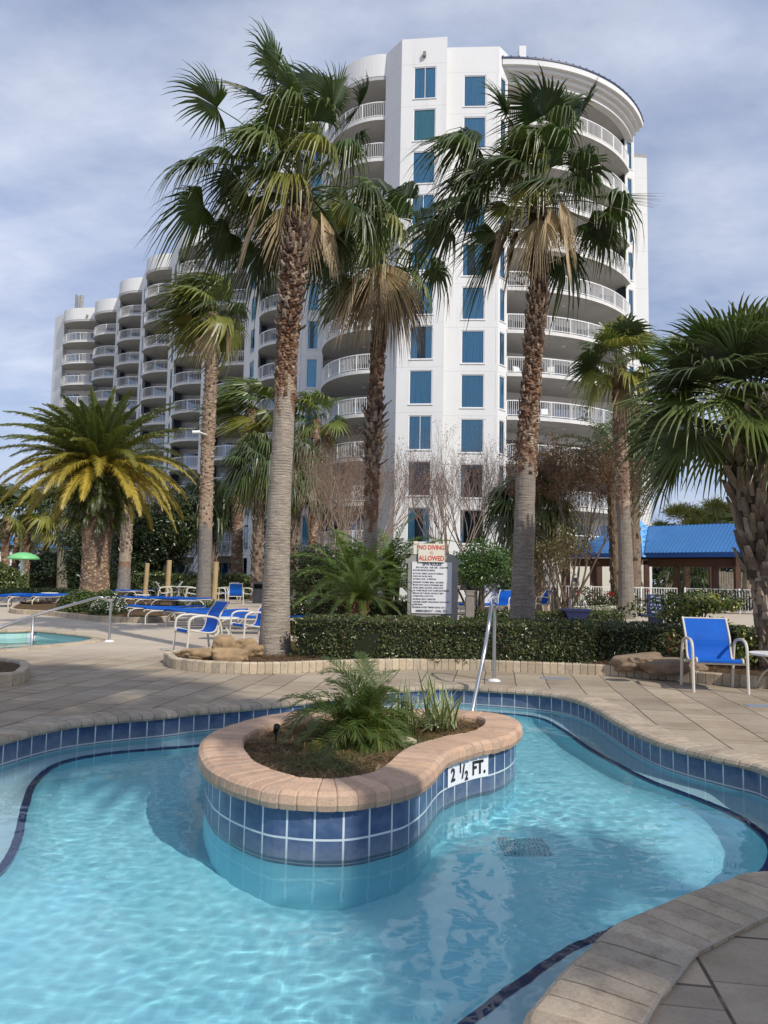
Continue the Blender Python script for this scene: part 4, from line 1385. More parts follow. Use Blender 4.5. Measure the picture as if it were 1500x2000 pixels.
specs = [(-70, -262, .2, 125, 'g'), (20, -250, .5, 115, 'd'), (-30, -235, .3, 110, 'd'), (-20, -165, -.3, 115, 'g'), (40, -200, .4, 100, 'd'), (-55, -140, .5, 110, 'd'), (-95, -215, .4, 100, 'd'), (60, -165, -.2, 95, 'g'),
         (-175, -165, -.1, 105, 'g'), (-150, -95, .4, 105, 'd'), (-185, -40, -.2, 100, 'd'), (-200, 30, .1, 100, 'g'), (-120, -20, .6, 95, 'd'), (-150, 75, .3, 85, 'd'),
         (-25, 5, -.55, 95, 'y'), (110, -195, .2, 85, 'd'), (95, -130, .5, 85, 'd'), (80, -60, -.2, 90, 'g'), (120, -5, .1, 85, 'd'), (135, 45, .4, 70, 'g'),
         (70, 60, .6, 85, 'd'), (-60, 60, .7, 90, 'd'), (-90, 100, .5, 80, 'd'), (40, 90, .3, 90, 'd'), (-20, -110, -.6, 100, 'l'), (-70, -60, -.6, 90, 'g')]
for s in specs: hero_leaf(mb, heart, s, ppm, r, nseg=42, droop=(.28 if s[1] < -150 else r.uniform(.6, 1.0)), wind=r.uniform(.08, .25), spread=115, fold=.35)
tuft(mb, heart, r, 18, .92, 1.05, -15, 80, 34, (GREEN, DARKG, GREEN2), .65, .3, True, bias=.35, spread=110)
mb.build('crown', M['leaf'], root)
mb = MB()
for (dx, dy, dz, R, c) in ((-95, 62, -.25, 130, DEAD), (-5, 100, -.45, 120, DEAD), (62, 88, -.1, 115, DEAD), (20, 70, .5, 120, DEADD), (-45, 80, .4, 110, DEADD), (35, 130, -.4, 80, DEADD), (-30, 60, -.4, 70, DEAD)):
    h = heart + Vector((dx * .62 / ppm, dz, -dy * .55 / ppm))
    fan_leaf(mb, heart + Vector((0, 0, -.1)), h, R * .98 / ppm, r, 38, 62, .35, .03, c, (.55, .45, .32), True, .45, .024, .5, DEADD, axis=(dx * .006, dz * .25, -1))
mb.build('dead_fronds', M['dead'], root)

# --- right Washingtonia
r = random.Random(102)
b = gnd(1021, 1262, 0.1)
heart = at(1048, 405, b.y + .1)
root = fan_palm((0, 0, 0), 'tall fan palm with shaggy brown upper trunk right of the rules sign')
Y = b.y
path = [(b.x, b.y, -.05), at(1020, 1210, Y), at(1022, 1100, Y), at(1026, 960, Y), at(1030, 860, Y), at(1045, 650, Y), at(1054, 530, Y), tuple(heart)]
rad = [.30, .235, .20, .19, .185, .145, .15, .11]
mb, axis, L = trunk_mesh(path, rad, wash_col(.40, r), r, .03, 32, .01, .005, .05, fib=lambda u: max(0, min(1, (u - .39) * 8)))
boots(mb, axis, .38, .70, 150, r, .10, .04, .3, ((.28, .17, .11), (.40, .30, .22), (.16, .10, .07)), .016)
boots(mb, axis, .66, .985, 150, r, .20, .042, .4, ((.16, .10, .075), (.11, .075, .055), (.26, .18, .12)), .018)
mb.build('trunk', M['bark'], root)
ppm = 1480 / (Y + .2); mb = MB()
specs = [(-15, -230, .3, 100, 'g'), (60, -240, .5, 95, 'd'), (100, -225, .3, 80, 'd'), (5, -175, -.3, 105, 'd'), (85, -190, .2, 90, 'd'), (-60, -200, .1, 90, 'd'), (-120, -140, .2, 105, 'd'), (-150, -110, -.2, 100, 'g'),
         (-85, -100, .5, 100, 'd'), (-130, -60, .3, 95, 'd'), (-165, -20, .2, 85, 'd'), (-120, 10, -.2, 100, 'd'), (-175, 40, .1, 100, 'd'), (40, -140, -.4, 90, 'g'), (90, -100, .1, 85, 'd'),
         (110, -75, .4, 65, 'g'), (75, -50, -.3, 75, 'g'), (150, -10, .1, 95, 'g'), (110, 20, .2, 85, 'd'), (-20, 0, -.6, 80, 'y'), (60, 90, .3, 80, 'd'), (-70, 70, .4, 90, 'd'), (-30, -90, -.5, 95, 'l'), (20, -60, .6, 90, 'd')]
for s in specs: hero_leaf(mb, heart, s, ppm, r, nseg=38, droop=(.28 if s[1] < -150 else r.uniform(.6, 1.0)), wind=r.uniform(.08, .25), spread=115, fold=.35)
tuft(mb, heart, r, 17, 1.0, 1.1, -15, 80, 32, (GREEN, DARKG, DARKG), .65, .3, True, bias=.2, spread=110)
fan_leaf(mb, heart, heart + Vector((110 / ppm, 0, 25 / ppm)), 125 / ppm, r, 22, 16, .05, -.1, GREEN, axis=(1, 0, .03))
mb.build('crown', M['leaf'], root)
mb = MB()
for (dx, dy, dz, R, c) in ((-80, 80, -.2, 120, DEADD), (-15, 100, -.5, 115, DEAD), (55, 90, -.3, 115, DEAD), (85, 60, .1, 85, DEAD), (-50, 70, .3, 120, DEADD), (30, 60, -.5, 90, DEAD), (5, 110, .4, 100, DEADD), (60, 10, -.4, 80, DEAD), (-90, 40, .1, 100, DEADD)):
    h = heart + Vector((dx * .6 / ppm, dz, -dy * .5 / ppm))
    fan_leaf(mb, heart + Vector((0, 0, -.1)), h, R * .92 / ppm, r, 34, 56, .4, .04, c, (.52, .42, .30), True, .45, .024, .45, DEADD, axis=(dx * .007, dz * .25, -1))
mb.build('dead_fronds', M['dead'], root)

# --- middle Washingtonia behind the sago palm
r = random.Random(103)
Y = 18.5
heart = at(748, 505, Y)
root = fan_palm((0, 0, 0), 'fan palm with a big skirt of brown dead fronds rising from behind the sago palm')
g0 = at(721, 1120, Y)
path = [(g0.x, Y, -.05), at(722, 1150, Y), at(724, 1040, Y), at(728, 900, Y), at(731, 850, Y), at(735, 760, Y), at(740, 640, Y), tuple(heart)]
rad = [.26, .19, .175, .165, .18, .155, .155, .12]
mb, axis, L = trunk_mesh(path, rad, wash_col(.28, r), r, .035, 26, .01, .005, .06, fib=lambda u: max(0, min(1, (u - .26) * 8)))
boots(mb, axis, .44, .60, 70, r, .24, .06, .75, ((.36, .30, .25), (.28, .22, .18), (.14, .10, .08)), .024)
boots(mb, axis, .56, .98, 110, r, .16, .045, .4, ((.18, .12, .09), (.12, .08, .06), (.30, .22, .16)), .018)
mb.build('trunk', M['bark'], root)
mb = MB(); ppm = 1480 / (Y + .2)
specs = [(-75, -120, .2, 95, 'g'), (-20, -105, -.4, 95, 'l'), (10, -150, .4, 80, 'd'), (45, -130, .1, 80, 'd'), (65, -85, .3, 75, 'd'), (-110, -75, .2, 85, 'g'), (-60, -60, -.5, 90, 'y'), (-95, -10, .3, 85, 'g'),
         (-120, 10, .1, 75, 'd'), (30, -70, -.4, 80, 'g'), (95, 15, .1, 75, 'd'), (-30, -30, .6, 80, 'd'), (-70, 40, .4, 75, 'd'), (10, -40, -.6, 70, 'y'), (-130, -120, .3, 60, 'g'), (55, -30, .5, 70, 'd')]
for s in specs: hero_leaf(mb, heart, s, ppm, r, nseg=32, droop=r.uniform(.6, 1.0), wind=r.uniform(.2, .4), spread=110, fold=.35)
tuft(mb, heart, r, 14, .95, .95, -25, 75, 28, (GREEN, DARKG, GREEN2), .75, .3, True, bias=.3, spread=110)
mb.build('crown', M['leaf'], root)
mb = MB()
for (dx, dy, dz, R, c) in ((-75, 90, -.2, 120, DEAD), (-40, 110, -.5, 125, DEADD), (0, 115, -.6, 120, DEAD), (35, 115, -.4, 125, DEADD), (60, 110, -.1, 110, (.09, .07, .05)), (-50, 80, .4, 110, DEADD), (30, 90, .5, 120, (.10, .075, .055)), (-20, 60, -.5, 100, DEAD), (15, 80, -.6, 95, DEAD), (-95, 110, .2, 90, DEADD)):
    h = heart + Vector((dx * .55 / ppm, dz, -dy * .38 / ppm))
    fan_leaf(mb, heart + Vector((0, 0, -.1)), h, R * 1.1 / ppm, r, 36, 62, .4, .03, c, lerpc(c, (.48, .4, .3), .5), True, .45, .024, .45, DEADD, axis=(dx * .0065, dz * .25, -1))
mb.build('dead_fronds', M['dead'], root)

# --- generic fan palm
def make_palm(px, pyb, Yd, crown_px, R, r, label, rb=.2, n=26, nseg=22, split=.45, kind='wash', droop=.5, wind=.3, pleat=False, hidden_base=False, elo=-45, dead=4, cols=(GREEN, GREEN2, DARKG), pet=.85, yel=.12, mid=None, group=None, bias=.3, name='fan_palm', boots_n=60, grey=GREY, spread=112, red=RED):
    cx_, cy_ = crown_px
    R = R / (1 + pet) * 1.22; heart = at(cx_, cy_, Yd); g0 = at(px, pyb, Yd)
    root = fan_palm((0, 0, 0), label, name=name, group=group)
    rb *= .80
    path = [(g0.x, Yd, -.05)] + ([tuple(at(mx, my, Yd)) for mx, my in (mid or [])] or [((g0.x + heart.x) / 2, Yd, heart.z / 2)]) + [tuple(heart)]
    m = len(path); rad = [rb * (1.3 if i == 0 else 1.0 - .12 * i / m) for i in range(m)]
    if kind == 'wash':
        mb, axis, L = trunk_mesh(path, rad, wash_col(split, r, grey, red), r, .06, 16, .012, .006, .09, fib=lambda u: max(0, min(1, (u - split) * 8)) * .8)
        boots(mb, axis, split, .98, boots_n, r, .14, .05, .5, ((.30, .22, .16), (.42, .34, .27), (.16, .11, .08)), .02)
        mb.build('trunk', M['bark'], root)
    else:
        mb, axis, L = trunk_mesh(path, rad, lambda u, z, a: (.22, .17, .13), r, .06, 18, .012, .004, .09)
        boots(mb, axis, .05, .99, boots_n, r, .30, rb * .34, .38, ((.30, .26, .21), (.22, .18, .14), (.13, .10, .08)), .03)
        mb.build('trunk', M['boot'], root)
    mb = MB()
    tuft(mb, heart + UP * .05, r, n, R, pet * R, elo, 82, nseg, cols, droop, wind, pleat, yel=yel, bias=bias, lowyel=-5, spread=spread)
    mb.build('crown', M['leaf'], root)
    if dead:
        mb = MB(); dead_skirt(mb, heart, r, dead, R * .95, .5 * R, 20, .25 * R, pleat=False)
        mb.build('dead_fronds', M['dead'], root)
    return root

def sabal(px, pyb, Yd, crown, R, r, label, n=34, **kw):
    kw.setdefault('yel', .04)
    return make_palm(px, pyb, Yd, crown, R, r, label, kind='boot', n=n, droop=.75, wind=.10, bias=.08, elo=-50, dead=kw.pop('dead', 2), pet=kw.pop('pet', .7), cols=(BLUEG, GREEN, (.10, .13, .045)), nseg=kw.pop('nseg', 26), **kw)

# left mid palm (flared grey foot)
make_palm(397, 1187, 32.0, (414, 612), 2.25, random.Random(111), 'fan palm with a flared grey foot left of the tallest palm, by three timber posts', rb=.36, n=34, nseg=26, split=.27, mid=[(400, 1100), (403, 960), (406, 860), (412, 740)], dead=3, pet=.62, droop=.45, wind=.4, boots_n=190, yel=.3, grey=(.25, .235, .215), red=(.40, .30, .22))
q = at(383, 845, 31.6)
# palms near the right edge
make_palm(1224, 1212, 28.5, (1208, 715), 2.0, random.Random(112), 'slim fan palm with a smooth grey trunk in front of the blue pavilion roof', rb=.33, n=30, nseg=24, split=.42, mid=[(1222, 1100), (1217, 980), (1212, 850)], dead=3, pet=.7, droop=.4, wind=-.05, bias=-.1, boots_n=120, grey=(.27, .245, .21), red=(.24, .16, .12))
r = random.Random(113)
Y = 10.9
heart = at(1462, 800, Y)
root = fan_palm((0, 0, 0), 'large cabbage palm with criss-cross leaf stubs at the right edge behind the blue chair', name='cabbage_palm')
path = [at(1518, 1290, Y), at(1508, 1190, Y), at(1494, 1090, Y), at(1476, 980, Y), at(1466, 890, Y), tuple(heart)]
path[0] = (path[0].x, Y, -.05)
mb, axis, L = trunk_mesh(path, [.24, .22, .235, .25, .23, .16], lambda u, z, a: (.16, .13, .105), r, .04, 30, .015, .004, .1)
boots(mb, axis, .04, .40, 90, r, .20, .07, .12, ((.40, .33, .26), (.34, .28, .22), (.24, .19, .15)), .02)
boots(mb, axis, .36, .97, 190, r, .34, .085, .42, ((.24, .20, .16), (.17, .14, .11), (.12, .095, .075), (.30, .25, .2)), .035)
mb.build('trunk', M['boot'], root)
mb = MB()
tuft(mb, heart, r, 52, 1.28, .92, -36, 85, 44, (BLUEG, GREEN, (.11, .145, .06), GREEN2), .32, -.04, True, yel=.06, bias=-.02, spread=118, fold=.45)
mb.build('crown', M['leaf'], root)

sabal(1238, 1180, 38, (1243, 860), 2.3, random.Random(114), 'shaggy grey-green palm crowded behind the slim grey-trunked palm', n=30, rb=.42, mid=[(1236, 1000)])
# feather fronds to the left of it
r = random.Random(115)
root = fan_palm((0, 0, 0), 'feather-leaved date palm reaching left in front of the tower balconies', name='date_palm')
hb = at(1195, 905, 34)
mb, axis, L = trunk_mesh([(hb.x + .2, 34, 0), (hb.x + .1, 34, 3), tuple(hb)], [.28, .24, .26], lambda u, z, a: (.18, .14, .10), r, .08, 14)
boots(mb, axis, .1, .99, 90, r, .2, .07, .3, ((.22, .17, .12),), .02); mb.build('trunk', M['boot'], root)
mb = MB()
for i in range(30):
    a = i * 2.4; el = radians(-5 + 75 * (i / 30)); d = Vector((cos(a) * cos(el) - .25, sin(a) * cos(el), sin(el)))
    feather(mb, hb, d, 3.4, r, 34, 1.0, (.085, .11, .06), .55, .028, wind=.2)
mb.build('crown', M['leaf'], root)

# mid-ground palms between the two big trunks, left to right
make_palm(463, 1132, 48, (492, 800), 2.6, random.Random(116), 'wind-blown green palm just left of the tallest trunk, above the rounder cabbage palm', rb=.42, n=26, nseg=22, split=.12, mid=[(464, 1050), (468, 940)], dead=2, droop=.5, wind=.75, bias=.3, boots_n=120, cols=(GREEN, GREEN2, GREEN2), grey=(.3, .26, .22), red=(.24, .15, .1))
sabal(500, 1178, 42, (506, 915), 2.35, random.Random(117), 'round-headed cabbage palm on a slender criss-cross trunk left of the tallest palm', rb=.36, mid=[(503, 1080), (506, 1000)], boots_n=140, n=44)
make_palm(612, 1118, 47, (618, 820), 2.3, random.Random(118), 'loose green palm showing between the tallest palm and the dead-skirted palm', rb=.36, n=24, nseg=22, split=.2, mid=[(612, 1000)], dead=1, droop=.5, wind=.15, cols=(GREEN, GREEN2), boots_n=90)
sabal(572, 1130, 44, (592, 930), 2.4, random.Random(119), 'full cabbage palm close behind the tallest trunk on its right side', rb=.36, mid=[(575, 1030)], boots_n=120, n=42)
sabal(420, 1140, 52, (402, 985), 2.6, random.Random(120), 'low spreading cabbage palm behind the trunk with the flared foot', rb=.4, mid=[(412, 1060)], boots_n=90, n=34)
sabal(1052, 1180, 34, (1040, 1000), 2.4, random.Random(121), 'stocky cabbage palm half hidden behind the tall right-hand fan palm', rb=.4, mid=[(1046, 1090)], boots_n=60, n=44)
sabal(1352, 1215, 46, (1350, 1118), 2.0, random.Random(122), 'grey palmetto seen under the pavilion between dark posts', rb=.3, boots_n=30, n=24, nseg=20)
make_palm(1464, 1200, 42, (1462, 1060), 2.0, random.Random(123), 'pale-trunked palm standing beyond the right end of the pavilion', rb=.42, n=18, nseg=18, split=.55, dead=1, boots_n=80, grey=(.42, .36, .29))
# far left
LF = [(10, 1118, 56, (14, 1008), 2.6, 'leftmost distant palm cut by the left edge of the picture', 124), (48, 1118, 58, (56, 1002), 2.7, 'distant palm directly behind the green mushroom shade', 125),
      (88, 1110, 70, (92, 1040), 2.4, 'small far palm between the mushroom shade and the thin grey trunk', 126), (28, 1105, 66, (34, 1050), 2.2, 'short far palm behind the leftmost two palms', 127)]
for (a_, b_, c_, d_, e_, f_, s_) in LF:
    make_palm(a_, b_, c_, d_, e_, random.Random(s_), f_, rb=.36, n=24, nseg=18, split=.1, dead=0, droop=.5, wind=.35, boots_n=40, cols=(GREEN, GREEN2, DARKG), group=None)
make_palm(121, 1150, 62, (119, 1000), 2.7, random.Random(128), 'palm with a thin pale grey trunk left of the thick date palm trunk', rb=.42, n=30, nseg=20, split=.9, dead=0, droop=.6, wind=.05, boots_n=20, cols=(BLUEG, BLUEG, GREEN), grey=(.26, .24, .19))

# --- Canary date palm
r = random.Random(130)
Y = 32.5; hb = at(188, 932, Y); g0 = at(183, 1180, Y)
root = fan_palm((0, 0, 0), 'thick-trunked date palm with arching fronds, the lower ones golden yellow', name='date_palm')
def dcol(u, z, a): return (.20, .145, .10)
mb, axis, L = trunk_mesh([(g0.x, Y, -.05), at(186, 1120, Y), at(189, 1060, Y), at(190, 1020, Y), at(190, 985, Y)], [.66, .56, .58, .68, .70], dcol, r, .05, 40, .02, 0, .12)
boots(mb, axis, .03, .97, 900, r, .10, .085, .25, ((.40, .29, .20), (.32, .23, .16), (.20, .14, .095)), .04)
mb.build('trunk', M['boot'], root)
# epiphytic ferns round the head
mb = MB()
for i in range(420):
    a = r.uniform(0, 2 * pi); z = r.uniform(-2.1, .2); o = Vector((cos(a), sin(a), 0))
    p = Vector((hb.x, Y, hb.z + z)) + o * r.uniform(.5, 1.25) * (1 - abs(z + .9) * .25)
    feather(mb, p, o * .8 + UP * r.uniform(-.3, .8), r.uniform(.5, 1.0), r, 8, 2.2, r.choice(((.06, .09, .018), (.10, .14, .03), (.035, .06, .015))), .22, .035, vee=.2)
mb.build('fern_collar', M['leaf'], root)
mb = MB()
N = 108
for i in range(N):
    u = (i + .5) / N; a = i * 2.39996 + r.uniform(-.1, .1); el = radians(-6 + 82 * u ** .9)
    d = Vector((cos(a) * cos(el), sin(a) * cos(el), sin(el))) + WIND * .10
    y = max(0, min(1, (.45 - u) / .22)) * r.uniform(.6, 1.0)
    c = lerpc((.105, .145, .042), (.50, .37, .055), y)
    feather(mb, hb + UP * .3, d, r.uniform(4.3, 5.0) * (.78 if u > .75 else 1) * (1 - .22 * max(0, -d.y)), r, 84, 1.0 if u < .4 else .7, c, .58, .034, lerpc(c, (.55, .42, .10), .4 + .3 * y), .25, .4, .35, .07, .022)
mb.build('crown', M['leaf'], root)
# palm just behind it
r = random.Random(131)
Y = 45; hb = at(252, 930, Y); g0 = at(240, 1168, Y)
root = fan_palm((0, 0, 0), 'pale slim-trunked date palm just right of the thick-trunked one', name='date_palm')
mb, axis, L = trunk_mesh([(g0.x, Y, -.05), at(243, 1120, Y), at(247, 1040, Y), tuple(hb)], [.42, .36, .30, .30], lambda u, z, a: (.24, .22, .2) if u < .25 else ((.25, .17, .12) if u < .30 else (.36, .30, .24)), r, .08, 18, .02)
boots(mb, axis, .36, .97, 150, r, .2, .09, .4, ((.44, .38, .31), (.33, .27, .21), (.2, .15, .11)), .03)
mb.build('trunk', M['boot'], root)
mb = MB()
for i in range(46):
    u = (i + .5) / 46; a = i * 2.39996; el = radians(-15 + 90 * u)
    d = Vector((cos(a) * cos(el) + .2, sin(a) * cos(el), sin(el)))
    y = max(0, (.5 - u) / .5); c = lerpc((.085, .11, .035), (.50, .34, .05), y)
    feather(mb, hb, d, r.uniform(3.4, 4.3), r, 44, 1.3, c, .45, .028, None, -.1, .4, .4, .08, .022)
mb.build('crown', M['leaf'], root)

# --- shade palms behind the camera (they throw the dappled shade on the near deck and pool)
def shade_palm(x, y, h, R, n, seed, label):
    r = random.Random(seed); root = fan_palm((0, 0, 0), label)
    mb, axis, L = trunk_mesh([(x, y, -.05), (x + .1, y, h * .5), (x, y, h)], [.28, .19, .17], wash_col(.5, r), r, .15, 14)
    mb.build('trunk', M['bark'], root)
    mb = MB(); tuft(mb, Vector((x, y, h)), r, n, R, R * .95, -50, 85, 26, (GREEN, GREEN2), .5, .35, False, bias=.25); mb.build('crown', M['leaf'], root)
shade_palm(3.5, .2, 9.0, 1.25, 38, 140, 'fan palm on the near deck to the right, outside the picture')
shade_palm(5.0, -1.8, 12.0, 1.25, 38, 141, 'taller fan palm farther along the near deck, outside the picture')
shade_palm(6.3, -3.2, 14.0, 1.2, 36, 142, 'fan palm by the near corner of the deck, outside the picture')

shade_palm(8.1, -4.2, 8.2, 1.1, 24, 143, 'shorter fan palm behind the near deck, outside the picture')
# ================================================================ SAGO AND ISLAND PLANTS
r = random.Random(150)
Y = 14.6; c0 = at(703, 1183, Y)
root = empty('sago_palm'); tag(root, 'sago palm with stiff glossy fronds spreading in front of the rules sign', 'sago palm')
mb, axis, L = trunk_mesh([(c0.x, Y, 0), (c0.x, Y, .35), (c0.x, Y, c0.z + .08)], [.14, .15, .12], lambda u, z, a: (.20, .11, .06), r, .03, 18, .01)
boots(mb, axis, .1, .98, 120, r, .09, .03, .6, ((.28, .15, .08), (.18, .1, .06)), .015); mb.build('trunk', M['boot'], root)
mb = MB()
for i in range(44):
    a = i * 2.39996; el = radians(5 + 68 * (i / 44))
    d = Vector((cos(a) * cos(el), sin(a) * cos(el), sin(el)))
    c = (.07, .12, .025) if r.random() < .8 else (.12, .16, .03)
    feather(mb, Vector((c0.x, Y, c0.z + .1)), d, r.uniform(.95, 1.25), r, 44, .9, c, .17, .0075, vee=.35, leafdroop=.1, start=.06, rach=.008)
feather(mb, Vector((c0.x + .05, Y - .1, c0.z + .05)), (.2, -1, .1), .35, r, 20, 1.6, YEL, .1, .008)
mb.build('crown', M['leaf'], root)
# bright green feather palms behind the sago
for (px, py, Yd, L_, n, label, sd) in ((690, 1110, 17.2, 1.9, 34, 'clump of bright green feather palms behind the sago palm on its left', 151), (765, 1100, 17.8, 1.8, 30, 'bright green feather palm left of the rules sign', 152)):
    r = random.Random(sd); root = empty('feather_palm'); tag(root, label, 'palm')
    g0 = at(px, py, Yd); mb = MB()
    for k in range(5): mb.tube([(g0.x + r.uniform(-.2, .2), Yd + r.uniform(-.2, .2), -.02), (g0.x + r.uniform(-.25, .25), Yd, g0.z * .9)], .04, 8, (.14, .13, .06))
    mb.build('trunk', M['twig'], root)
    mb = MB()
    for i in range(n):
        a = i * 2.39996; el = radians(15 + 65 * (i / n)); d = Vector((cos(a) * cos(el), sin(a) * cos(el), sin(el)))
        feather(mb, Vector((g0.x + r.uniform(-.15, .15), Yd, g0.z - r.uniform(.1, 1.0))), d, L_ * r.uniform(.7, 1.1), r, 34, 1.1, r.choice(((.09, .16, .03), (.13, .21, .04), (.06, .11, .025))), .32, .016, vee=.3)
    mb.build('crown', M['leaf'], root)
# pygmy date palm on the island
r = random.Random(160)
g0 = gnd(705, 1448, .12); hb = at(690, 1386, g0.y + .02)
root = empty('pygmy_date_palm'); tag(root, 'small feathery date palm growing in the middle of the island planter', 'palm')
for k in range(3):
    o = Vector((r.uniform(-.09, .09), r.uniform(-.08, .08), 0)); tp = Vector((g0.x + o.x * 2, g0.y + o.y * 2, hb.z - .14 + r.uniform(-.04, .03)))
    mb, axis, L = trunk_mesh([(g0.x + o.x, g0.y + o.y, .08), ((g0 + o * 1.6).x, (g0 + o * 1.6).y, .18), tuple(tp)], [.042, .035, .03], lambda u, z, a: (.13, .09, .05), r, .015, 12, .004)
    boots(mb, axis, .1, .98, 40, r, .045, .012, .5, ((.20, .14, .08), (.10, .07, .04)), .006); mb.build('trunk', M['boot'], root)
mb = MB()
for i in range(62):
    a = i * 2.39996 + r.uniform(-.2, .2); el = radians(-8 + 88 * (i / 62)); d = Vector((cos(a) * cos(el) * 1.1, sin(a) * cos(el), sin(el)))
    y = r.uniform(.2, .7) if (i < 22 and r.random() < .45) else r.uniform(0, .12)
    c = lerpc((.075, .125, .030), (.28, .28, .06), y)
    b_ = Vector((g0.x + r.uniform(-.09, .09), g0.y + r.uniform(-.08, .08), hb.z - .12 + r.uniform(-.10, .04)))
    feather(mb, b_, d, r.uniform(.74, .98) * (1 - .36 * i / 62) * (.66 if d.x > .1 and d.y < .2 else 1), r, 42, 1.2 + .4 * (1 - i / 62), c, .19, .0052, vee=.4, leafdroop=.25, start=.10, rach=.0045)
mb.build('crown', M['leaf'], root)
# variegated strap-leaved plants
r = random.Random(161)
for (px, py, n, L_, label) in ((790, 1430, 46, .42, 'striped strap-leaved plant at the right foot of the small island palm'), (858, 1424, 70, .48, 'striped strap-leaved plant nearest the narrow end of the island')):
    q = gnd(px, py, .11); root = empty('flax_lily'); tag(root, label, 'plant'); mb = MB()
    mb.m = 0
    for i in range(n):
        a = r.uniform(0, 2 * pi); el = radians(r.uniform(30, 85)); d = Vector((cos(a) * cos(el), sin(a) * cos(el), sin(el)))
        s = d.cross(UP).normalized(); L2 = L_ * r.uniform(.6, 1.15); p = q + Vector((r.gauss(0, .06), r.gauss(0, .05), 0)); pts = [p]
        dd = d.copy()
        for k in range(5): p = p + dd * L2 / 5; dd = (dd - UP * r.uniform(.08, .22)).normalized(); pts.append(p)
        for k in range(5):
            w0 = .012 * (1 - k / 5) ** .5; w1 = .012 * (1 - (k + 1) / 5) ** .5 + .0006
            for (x0_, x1_, c) in ((-1, -.55, (.60, .60, .36)), (-.55, .55, (.13, .19, .06)), (.55, 1, (.60, .60, .36))):
                mb.quad(pts[k] + s * w0 * x0_, pts[k] + s * w0 * x1_, pts[k + 1] + s * w1 * x1_, pts[k + 1] + s * w1 * x0_, jit(c, r, .12))
    mb.build('leaves', M['leaf'], root)
# fallen palm boot and garden light
q = gnd(757, 1452, .13); mb = MB()
P_ = [Vector((q.x + .02 + .19 * t, q.y - .02 * t + .06 * t * t, .125 + .035 * sin(t * 3))) for t in [k / 8 for k in range(9)]]
for k in range(8):
    w0 = .045 * sin(pi * (k + .6) / 9.2); w1 = .045 * sin(pi * (k + 1.6) / 9.2)
    mb.quad(P_[k] + Vector((0, -w0, -.01)), P_[k + 1] + Vector((0, -w1, -.01)), P_[k + 1] + Vector((0, 0, .02)), P_[k] + Vector((0, 0, .02)), (.55, .48, .38))
    mb.quad(P_[k] + Vector((0, 0, .02)), P_[k + 1] + Vector((0, 0, .02)), P_[k + 1] + Vector((0, w1, -.01)), P_[k] + Vector((0, w0, -.01)), (.48, .42, .34))
o = mb.build('palm_husk', M['dead']); tag(o, 'pale curled dry palm husk lying at the foot of the island palm', 'palm husk')
q = gnd(538, 1448, .12); root = empty('garden_light'); tag(root, 'small black spike light tilted in the pine straw of the island', 'garden light')
mb = MB(); mb.tube([(q.x, q.y, .08), (q.x + .005, q.y, .20)], .007, 8); mb.build('spike', M['black'], root)
mb = MB(); mb.tube([(q.x - .005, q.y + .01, .18), (q.x + .012, q.y - .035, .235)], [.015, .024], 12); mb.build('lamp_head', M['black'], root)
